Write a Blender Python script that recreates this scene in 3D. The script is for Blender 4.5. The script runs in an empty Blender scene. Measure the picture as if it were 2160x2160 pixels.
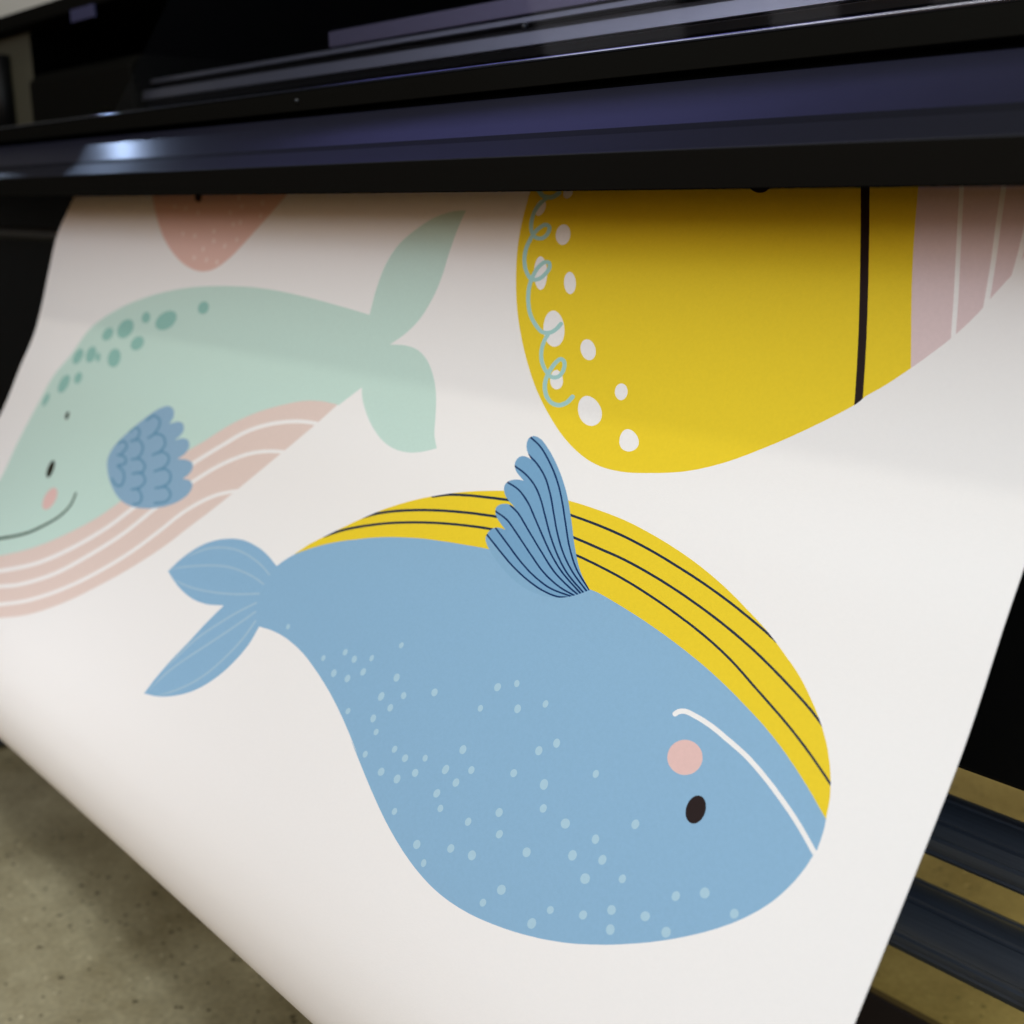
import bpy, bmesh, math, random
import numpy as np
from mathutils import Vector, Matrix, geometry
sc = bpy.context.scene
COL = sc.collection
R = math.radians
H = 0.95                      # height of the camera above the floor, metres
# Machine frame used below: X = metres along the printer (away to the left), o = metres towards
# the operator, z = metres above the camera's height.  W() turns it into world coordinates.
def W(X, o, z): return Vector((-X, -o, z + H))

# ------------------------------------------------------------------ camera
cam = bpy.data.cameras.new('camera'); camo = bpy.data.objects.new('camera', cam); COL.objects.link(camo)
cam.sensor_width = 36; cam.lens = 36 * 2450 / 2160
camo.location = W(0, 0, 0)
camo.rotation_euler = (R(90 - 14.8586), 0, math.atan2(0.71286, 0.65274))
cam.clip_start = .02; cam.clip_end = 60
cam.dof.use_dof = True; cam.dof.focus_distance = 0.88; cam.dof.aperture_fstop = 4.6
sc.camera = camo
# ------------------------------------------------------------------ world
w = bpy.data.worlds.new('World'); sc.world = w; w.use_nodes = True
bg = w.node_tree.nodes['Background']; bg.inputs[0].default_value = (.62, .68, .85, 1); bg.inputs[1].default_value = .035
sc.view_settings.view_transform = 'Standard'; sc.view_settings.look = 'None'
sc.view_settings.exposure = 0; sc.view_settings.gamma = 1; sc.view_settings.use_curve_mapping = False
# ------------------------------------------------------------------ room lights and added fills
def area(name, loc, target, size, size_y, power, col, spread=180):
    l = bpy.data.lights.new(name, 'AREA'); l.shape = 'RECTANGLE'; l.size = size; l.size_y = size_y
    l.energy = power; l.color = col; l.spread = R(spread)
    o = bpy.data.objects.new(name, l); COL.objects.link(o); o.location = loc
    o.rotation_euler = (target - loc).to_track_quat('-Z', 'Y').to_euler(); return o
area('ceiling_softbox', W(.2, .95, 1.2), W(.7, -.6, -.3), 2.0, 2.3, 34.5, (.885, .975, .985))
area('low_warm_bounce', W(.6, 1.5, .22), W(.9, -.7, -.05), 2.6, .9, 11, (1, .5, .13))
area('right_cool_fill', W(-1.3, .9, .5), W(.5, -.6, -.3), 1.0, 1.0, 15, (.52, .74, 1))  # added cool fill, tints the sheet's right side bluish
area('ceiling_tube', W(.8, .11, 2.0), W(.8, -.62, 0), 2.2, .10, 8.5, (1, .98, .88))
area('left_floor_fill', W(1.3, .45, 1.9), W(1.45, -.02, -.95), .5, .3, 2.2, (.92, .96, 1), 30)  # added narrow fill that brightens the floor at lower left
area('window_glow', W(2.2, -1.25, 1.7), W(.9, -.68, .07), .7, 2.2, 6, (.3, .3, 1))
area('back_room_light', W(.3, -3.0, .4), W(.5, -1.4, -.95), 1.6, .8, 10, (1, .76, .2), 110)
area('side_wall_fill', W(4.6, -2.6, 1.7), W(6, -2.3, .95), .8, .5, 4, (1, .98, .93), 120)  # added only to brighten the side wall
area('rail_fill', W(.2, -.76, .262), W(.55, -.84, .16), .6, .03, 1.2, (.82, .86, 1))  # added strip light that brightens the rails towards the right
area('rail_reflector', W(1.85, 1.3, .75), W(1.0, -.83, .16), 1.7, .8, 9, (.84, .86, 1))  # added glowing panel for the metal rails to mirror
for X_, wd, pw in ((2.52, .56, 1.3), (1.85, .2, .6), (1.35, .3, .8)):
    area('ceiling_tile', W(X_, -.1, 2.05), W(X_, -.1, 0), wd, .9, pw, (.95, .93, 1))
def spot(name, loc, target, power, angle, col, blend=.4, size=.004):
    l = bpy.data.lights.new(name, 'SPOT'); l.energy = power; l.spot_size = R(angle); l.spot_blend = blend; l.color = col; l.shadow_soft_size = size
    o = bpy.data.objects.new(name, l); COL.objects.link(o); o.location = loc
    o.rotation_euler = (target - loc).to_track_quat('-Z', 'Y').to_euler()
spot('trim_glint_spot', W(2.85, .8, 1.9), W(.67, -.70, .125), 40, 5, (.95, .95, 1), .8, .02)  # added narrow spot, makes the bright glint on the trim edge
spot('left_highlight_spot', W(1.89, -.735, .275), W(1.33, -.66, .06), .8, 31, (.5, .66, 1), .35, 0)  # added unseen spot, aimed for the highlight on the panel's left
spot('end_highlight_spot', W(3.0, -.9, .35), W(1.98, -.643, .045), 2.6, 9, (.55, .7, 1), .9, .0)  # added unseen spot for the second highlight near the lip
# ------------------------------------------------------------------ materials
def mat(name, col, rough=.5, spec=.5, metal=0, noise=0, nscale=40, bump=0, bscale=400, coat=0, stretch=None):
    m = bpy.data.materials.new(name); m.use_nodes = True; nt = m.node_tree; b = nt.nodes['Principled BSDF']
    b.inputs['Base Color'].default_value = (*col, 1); b.inputs['Roughness'].default_value = rough
    b.inputs['Specular IOR Level'].default_value = spec; b.inputs['Metallic'].default_value = metal
    b.inputs['Coat Weight'].default_value = coat
    tc = nt.nodes.new('ShaderNodeTexCoord'); mp = nt.nodes.new('ShaderNodeMapping'); nt.links.new(tc.outputs['Object'], mp.inputs[0])
    if stretch: mp.inputs['Scale'].default_value = stretch
    if noise:
        n = nt.nodes.new('ShaderNodeTexNoise'); n.inputs['Scale'].default_value = nscale; n.inputs['Detail'].default_value = 4
        nt.links.new(mp.outputs[0], n.inputs[0])
        mx = nt.nodes.new('ShaderNodeMix'); mx.data_type = 'RGBA'
        mx.inputs[6].default_value = (*[c * (1 - noise) for c in col], 1); mx.inputs[7].default_value = (*[min(1, c * (1 + noise)) for c in col], 1)
        nt.links.new(n.outputs['Fac'], mx.inputs[0]); nt.links.new(mx.outputs[2], b.inputs['Base Color'])
    if bump:
        n2 = nt.nodes.new('ShaderNodeTexNoise'); n2.inputs['Scale'].default_value = bscale; n2.inputs['Detail'].default_value = 3
        nt.links.new(mp.outputs[0], n2.inputs[0])
        bp = nt.nodes.new('ShaderNodeBump'); bp.inputs['Strength'].default_value = bump; bp.inputs['Distance'].default_value = .001
        nt.links.new(n2.outputs['Fac'], bp.inputs['Height']); nt.links.new(bp.outputs[0], b.inputs['Normal'])
    return m
def lin(r, g, b):
    f = lambda c: c / 12.92 if c <= .04045 else ((c + .055) / 1.055) ** 2.4
    return (f(r / 255), f(g / 255), f(b / 255))
# ------------------------------------------------------------------ helpers
def tag(o, label=None, cat=None, group=None, kind=None):
    if label: o['label'] = label
    if cat: o['category'] = cat
    if group: o['group'] = group
    if kind: o['kind'] = kind
    return o
def empty(name, loc, label, cat, group=None):
    o = bpy.data.objects.new(name, None); COL.objects.link(o); o.location = loc; o.empty_display_size = .1
    return tag(o, label, cat, group)
def link(name, bm, m, parent=None, smooth=False):
    bmesh.ops.recalc_face_normals(bm, faces=bm.faces)
    me = bpy.data.meshes.new(name); bm.to_mesh(me); bm.free()
    for k in (m if isinstance(m, (list, tuple)) else [m]): me.materials.append(k)
    if smooth:
        for p in me.polygons: p.use_smooth = True
    o = bpy.data.objects.new(name, me); COL.objects.link(o)
    if parent is not None:
        o.parent = parent; o.matrix_parent_inverse = Matrix.Translation(-parent.location)
    return o
def extrude(bm, prof, Xa, Xb, n=1):
    rings = []
    for i in range(n + 1):
        X = Xa + (Xb - Xa) * i / n
        rings.append([bm.verts.new(W(X, o, z)) for o, z in prof])
    k = len(prof)
    for a, b in zip(rings, rings[1:]):
        for i in range(k): bm.faces.new((a[i], a[(i + 1) % k], b[(i + 1) % k], b[i]))
    bm.faces.new(rings[0]); bm.faces.new(rings[-1][::-1])
def ext(name, prof, Xa, Xb, m, parent=None, bevel=.0015, seg=3):
    bm = bmesh.new(); extrude(bm, prof, Xa, Xb)
    o = link(name, bm, m, parent)
    if bevel:
        b = o.modifiers.new('bevel', 'BEVEL'); b.width = bevel; b.segments = seg; b.limit_method = 'ANGLE'; b.angle_limit = R(12)
        for p in o.data.polygons: p.use_smooth = True
        b.harden_normals = True
    return o
def box(o0, o1, z0, z1): return [(o0, z0), (o1, z0), (o1, z1), (o0, z1)]
# ------------------------------------------------------------------ the setting
def terrazzo():
    m = bpy.data.materials.new('terrazzo'); m.use_nodes = True; nt = m.node_tree; b = nt.nodes['Principled BSDF']
    tc = nt.nodes.new('ShaderNodeTexCoord'); L = nt.links.new; N = nt.nodes.new
    def ramp(src, p0, p1, c0, c1):
        r = N('ShaderNodeValToRGB'); r.color_ramp.elements[0].position = p0; r.color_ramp.elements[1].position = p1
        r.color_ramp.elements[0].color = (*c0, 1); r.color_ramp.elements[1].color = (*c1, 1); L(src, r.inputs[0]); return r.outputs[0]
    n = N('ShaderNodeTexNoise'); n.inputs['Scale'].default_value = 7; n.inputs['Detail'].default_value = 8; n.inputs['Roughness'].default_value = .65; L(tc.outputs['Object'], n.inputs[0])
    base = ramp(n.outputs['Fac'], .3, .72, lin(113, 104, 78), lin(154, 147, 120))
    n2 = N('ShaderNodeTexNoise'); n2.inputs['Scale'].default_value = 120; n2.inputs['Detail'].default_value = 3; L(tc.outputs['Object'], n2.inputs[0])
    fine = ramp(n2.outputs['Fac'], .3, .7, (.82, .82, .82), (1.1, 1.1, 1.1))
    mx = N('ShaderNodeMix'); mx.data_type = 'RGBA'; mx.blend_type = 'MULTIPLY'; mx.inputs[0].default_value = 1; L(base, mx.inputs[6]); L(fine, mx.inputs[7])
    out = mx.outputs[2]
    for sc_, thr, col, keep in ((70, .16, lin(40, 36, 24), .62), (38, .13, lin(48, 43, 30), .45), (55, .13, lin(176, 168, 140), .7)):
        v = N('ShaderNodeTexVoronoi'); v.inputs['Scale'].default_value = sc_; L(tc.outputs['Object'], v.inputs[0])
        if sc_ == 55:
            mp = N('ShaderNodeMapping'); mp.inputs['Location'].default_value = (3.3, 1.7, .4); L(tc.outputs['Object'], mp.inputs[0]); L(mp.outputs[0], v.inputs[0])
        nn = N('ShaderNodeTexNoise'); nn.inputs['Scale'].default_value = 260; L(tc.outputs['Object'], nn.inputs[0])
        ad = N('ShaderNodeMath'); ad.operation = 'MULTIPLY_ADD'; ad.inputs[1].default_value = .16; L(nn.outputs['Fac'], ad.inputs[0]); L(v.outputs['Distance'], ad.inputs[2])
        lt = ramp(ad.outputs[0], thr + .06, thr + .13, (1, 1, 1), (0, 0, 0))
        sp = N('ShaderNodeSeparateColor'); L(v.outputs['Color'], sp.inputs[0])
        g = N('ShaderNodeMath'); g.operation = 'GREATER_THAN'; g.inputs[1].default_value = keep; L(sp.outputs[0], g.inputs[0])
        ml = N('ShaderNodeMath'); ml.operation = 'MULTIPLY'; L(lt, ml.inputs[0]); L(g.outputs[0], ml.inputs[1])
        ml2 = N('ShaderNodeMath'); ml2.operation = 'MULTIPLY'; ml2.inputs[1].default_value = .75; L(ml.outputs[0], ml2.inputs[0])
        m2 = N('ShaderNodeMix'); m2.data_type = 'RGBA'; L(ml2.outputs[0], m2.inputs[0]); L(out, m2.inputs[6]); m2.inputs[7].default_value = (*col, 1); out = m2.outputs[2]
    L(out, b.inputs['Base Color']); b.inputs['Roughness'].default_value = .38
    return m
bm = bmesh.new(); bmesh.ops.create_grid(bm, x_segments=8, y_segments=8, size=6)
for v in bm.verts: v.co += Vector((-1, 2, 0))
tag(link('floor', bm, terrazzo()), 'speckled beige terrazzo floor under and around the printer', kind='structure')
M_wall = mat('wall_paint', lin(205, 202, 194), .8, noise=.03, nscale=6)
bm = bmesh.new(); bmesh.ops.create_cube(bm, size=1, matrix=Matrix.Translation((-1, 5.1, 1.6)) @ Matrix.Diagonal((12, .2, 3.2, 1)))
tag(link('back_wall', bm, M_wall), 'pale grey room wall far behind the printer', kind='structure')

bm = bmesh.new(); bmesh.ops.create_cube(bm, size=1, matrix=Matrix.Translation((-6.1, 1.4, 1.6)) @ Matrix.Diagonal((.2, 7.2, 3.2, 1)))
tag(link('side_wall', bm, M_wall), 'pale grey room wall beyond the left end of the printer', kind='structure')

# ------------------------------------------------------------------ printed sheet
PROFILE = [(-0.815, 0.085), (-0.81269, 0.08192), (-0.81037, 0.07885), (-0.80805, 0.07577), (-0.80572, 0.07269), (-0.8034, 0.06961), (-0.80107, 0.06654), (-0.79875, 0.06346), (-0.79643, 0.06038), (-0.79413, 0.05731), (-0.79183, 0.05423), (-0.78954, 0.05115), (-0.78726, 0.04808), (-0.785, 0.045), (-0.78277, 0.04195), (-0.7805, 0.03887), (-0.77822, 0.03576), (-0.77593, 0.03263), (-0.77365, 0.0295), (-0.77138, 0.02638), (-0.76914, 0.02328), (-0.76694, 0.02021), (-0.76479, 0.01718), (-0.76269, 0.0142), (-0.76068, 0.01129), (-0.75874, 0.00845), (-0.7569, 0.0057), (-0.75473, 0.00239), (-0.7527, -0.00078), (-0.75079, -0.00383), (-0.74896, -0.00683), (-0.74717, -0.0098), (-0.7454, -0.01279), (-0.74362, -0.01584), (-0.7418, -0.019), (-0.74006, -0.022), (-0.73831, -0.02496), (-0.73657, -0.02792), (-0.73483, -0.03092), (-0.73311, -0.03397), (-0.7314, -0.03711), (-0.72971, -0.04038), (-0.72804, -0.0438), (-0.7264, -0.0474), (-0.72505, -0.05059), (-0.72371, -0.05394), (-0.72238, -0.05743), (-0.72107, -0.06104), (-0.71978, -0.06475), (-0.71849, -0.06853), (-0.71722, -0.07238), (-0.71596, -0.07626), (-0.71471, -0.08016), (-0.71347, -0.08406), (-0.71224, -0.08793), (-0.71102, -0.09176), (-0.70981, -0.09552), (-0.7086, -0.0992), (-0.70738, -0.10292), (-0.70619, -0.10663), (-0.70503, -0.11031), (-0.70388, -0.11399), (-0.70275, -0.11765), (-0.70162, -0.1213), (-0.7005, -0.12494), (-0.69936, -0.12859), (-0.69822, -0.13222), (-0.69706, -0.13586), (-0.69587, -0.1395), (-0.69465, -0.14315), (-0.6934, -0.1468), (-0.69211, -0.15052), (-0.69082, -0.15425), (-0.68953, -0.15799), (-0.68823, -0.16173), (-0.68691, -0.16547), (-0.68557, -0.1692), (-0.68421, -0.17294), (-0.68282, -0.17666), (-0.68139, -0.18037), (-0.67992, -0.18406), (-0.6784, -0.18773), (-0.67683, -0.19138), (-0.6752, -0.195), (-0.67362, -0.19835), (-0.67199, -0.20163), (-0.67032, -0.20488), (-0.66861, -0.20808), (-0.66686, -0.21127), (-0.66507, -0.21444), (-0.66326, -0.21762), (-0.66142, -0.22082), (-0.65955, -0.22404), (-0.65767, -0.2273), (-0.65577, -0.23062), (-0.65385, -0.234), (-0.65193, -0.23745), (-0.65, -0.241), (-0.64829, -0.24421), (-0.64658, -0.24749), (-0.64487, -0.25084), (-0.64314, -0.25424), (-0.6414, -0.2577), (-0.63965, -0.2612), (-0.63789, -0.26474), (-0.63611, -0.2683), (-0.63431, -0.27189), (-0.6325, -0.2755), (-0.63066, -0.27911), (-0.6288, -0.28272), (-0.62692, -0.28634), (-0.62501, -0.28993), (-0.62307, -0.29351), (-0.6211, -0.29707), (-0.6191, -0.30059), (-0.61707, -0.30407), (-0.615, -0.3075), (-0.61295, -0.31081), (-0.61087, -0.31409), (-0.60875, -0.31735), (-0.6066, -0.32059), (-0.60442, -0.32382), (-0.60222, -0.32704), (-0.59998, -0.33024), (-0.59773, -0.33344), (-0.59545, -0.33663), (-0.59316, -0.33981), (-0.59084, -0.343), (-0.58851, -0.34618), (-0.58616, -0.34937), (-0.58381, -0.35257), (-0.58144, -0.35577), (-0.57906, -0.35899), (-0.57668, -0.36221), (-0.57429, -0.36546), (-0.57189, -0.36872), (-0.5695, -0.372), (-0.56726, -0.37507), (-0.56499, -0.37816), (-0.56269, -0.38127), (-0.56035, -0.38441), (-0.558, -0.38757), (-0.55562, -0.39074), (-0.55323, -0.39392), (-0.55082, -0.39711), (-0.5484, -0.4003), (-0.54598, -0.4035), (-0.54356, -0.40669), (-0.54114, -0.40988), (-0.53873, -0.41306), (-0.53633, -0.41623), (-0.53394, -0.41938), (-0.53157, -0.42252), (-0.52922, -0.42563), (-0.5269, -0.42872), (-0.5246, -0.43179), (-0.52234, -0.43482), (-0.52012, -0.43782), (-0.51794, -0.44078), (-0.5158, -0.4437), (-0.51337, -0.44704), (-0.51096, -0.45034), (-0.50858, -0.45362), (-0.50622, -0.45687), (-0.50389, -0.4601), (-0.50158, -0.4633), (-0.4993, -0.46648), (-0.49704, -0.46963), (-0.49481, -0.47275), (-0.49261, -0.47586), (-0.49044, -0.47894), (-0.48829, -0.482), (-0.48617, -0.48504), (-0.48408, -0.48806), (-0.48203, -0.49106), (-0.48, -0.49404), (-0.478, -0.497), (-0.47578, -0.50031), (-0.47359, -0.50357), (-0.47142, -0.50679), (-0.4693, -0.50997), (-0.4672, -0.51313), (-0.46515, -0.51627), (-0.46313, -0.51938), (-0.46116, -0.52248), (-0.45923, -0.52558), (-0.45735, -0.52867), (-0.45551, -0.53177), (-0.45373, -0.53488), (-0.452, -0.538), (-0.45017, -0.54138), (-0.44838, -0.54474), (-0.44663, -0.54809), (-0.44492, -0.55143), (-0.44327, -0.55477), (-0.44169, -0.55811), (-0.44018, -0.56146), (-0.43875, -0.56481), (-0.4374, -0.56819), (-0.43615, -0.57158), (-0.435, -0.575), (-0.43387, -0.57863), (-0.43282, -0.58226), (-0.43184, -0.58591), (-0.43096, -0.58956), (-0.43017, -0.59323), (-0.42949, -0.59692), (-0.42892, -0.60064), (-0.42848, -0.60439), (-0.42817, -0.60817), (-0.428, -0.612), (-0.42794, -0.61581), (-0.42797, -0.61972), (-0.42809, -0.6237), (-0.42831, -0.62773), (-0.42866, -0.63177), (-0.42914, -0.63581), (-0.42976, -0.63981), (-0.43055, -0.64376), (-0.43151, -0.64763), (-0.43265, -0.65138), (-0.434, -0.655), (-0.43556, -0.65854), (-0.43733, -0.66204), (-0.4393, -0.66549), (-0.44144, -0.66889), (-0.44374, -0.67221), (-0.44618, -0.67545), (-0.44875, -0.6786), (-0.45143, -0.68164), (-0.45421, -0.68456), (-0.45708, -0.68735), (-0.46, -0.69), (-0.46284, -0.69237), (-0.46582, -0.69466), (-0.46893, -0.69686), (-0.47214, -0.69896), (-0.47545, -0.70097), (-0.47883, -0.70287), (-0.48228, -0.70468), (-0.48578, -0.70637), (-0.48932, -0.70795), (-0.49288, -0.70942), (-0.49644, -0.71077), (-0.5, -0.712), (-0.50357, -0.71306), (-0.5072, -0.71392), (-0.51089, -0.71462), (-0.51462, -0.71518), (-0.51839, -0.71563), (-0.52218, -0.71599), (-0.52599, -0.71631), (-0.52981, -0.71659), (-0.53363, -0.71687), (-0.53744, -0.71718), (-0.54123, -0.71755), (-0.545, -0.718)]
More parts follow.
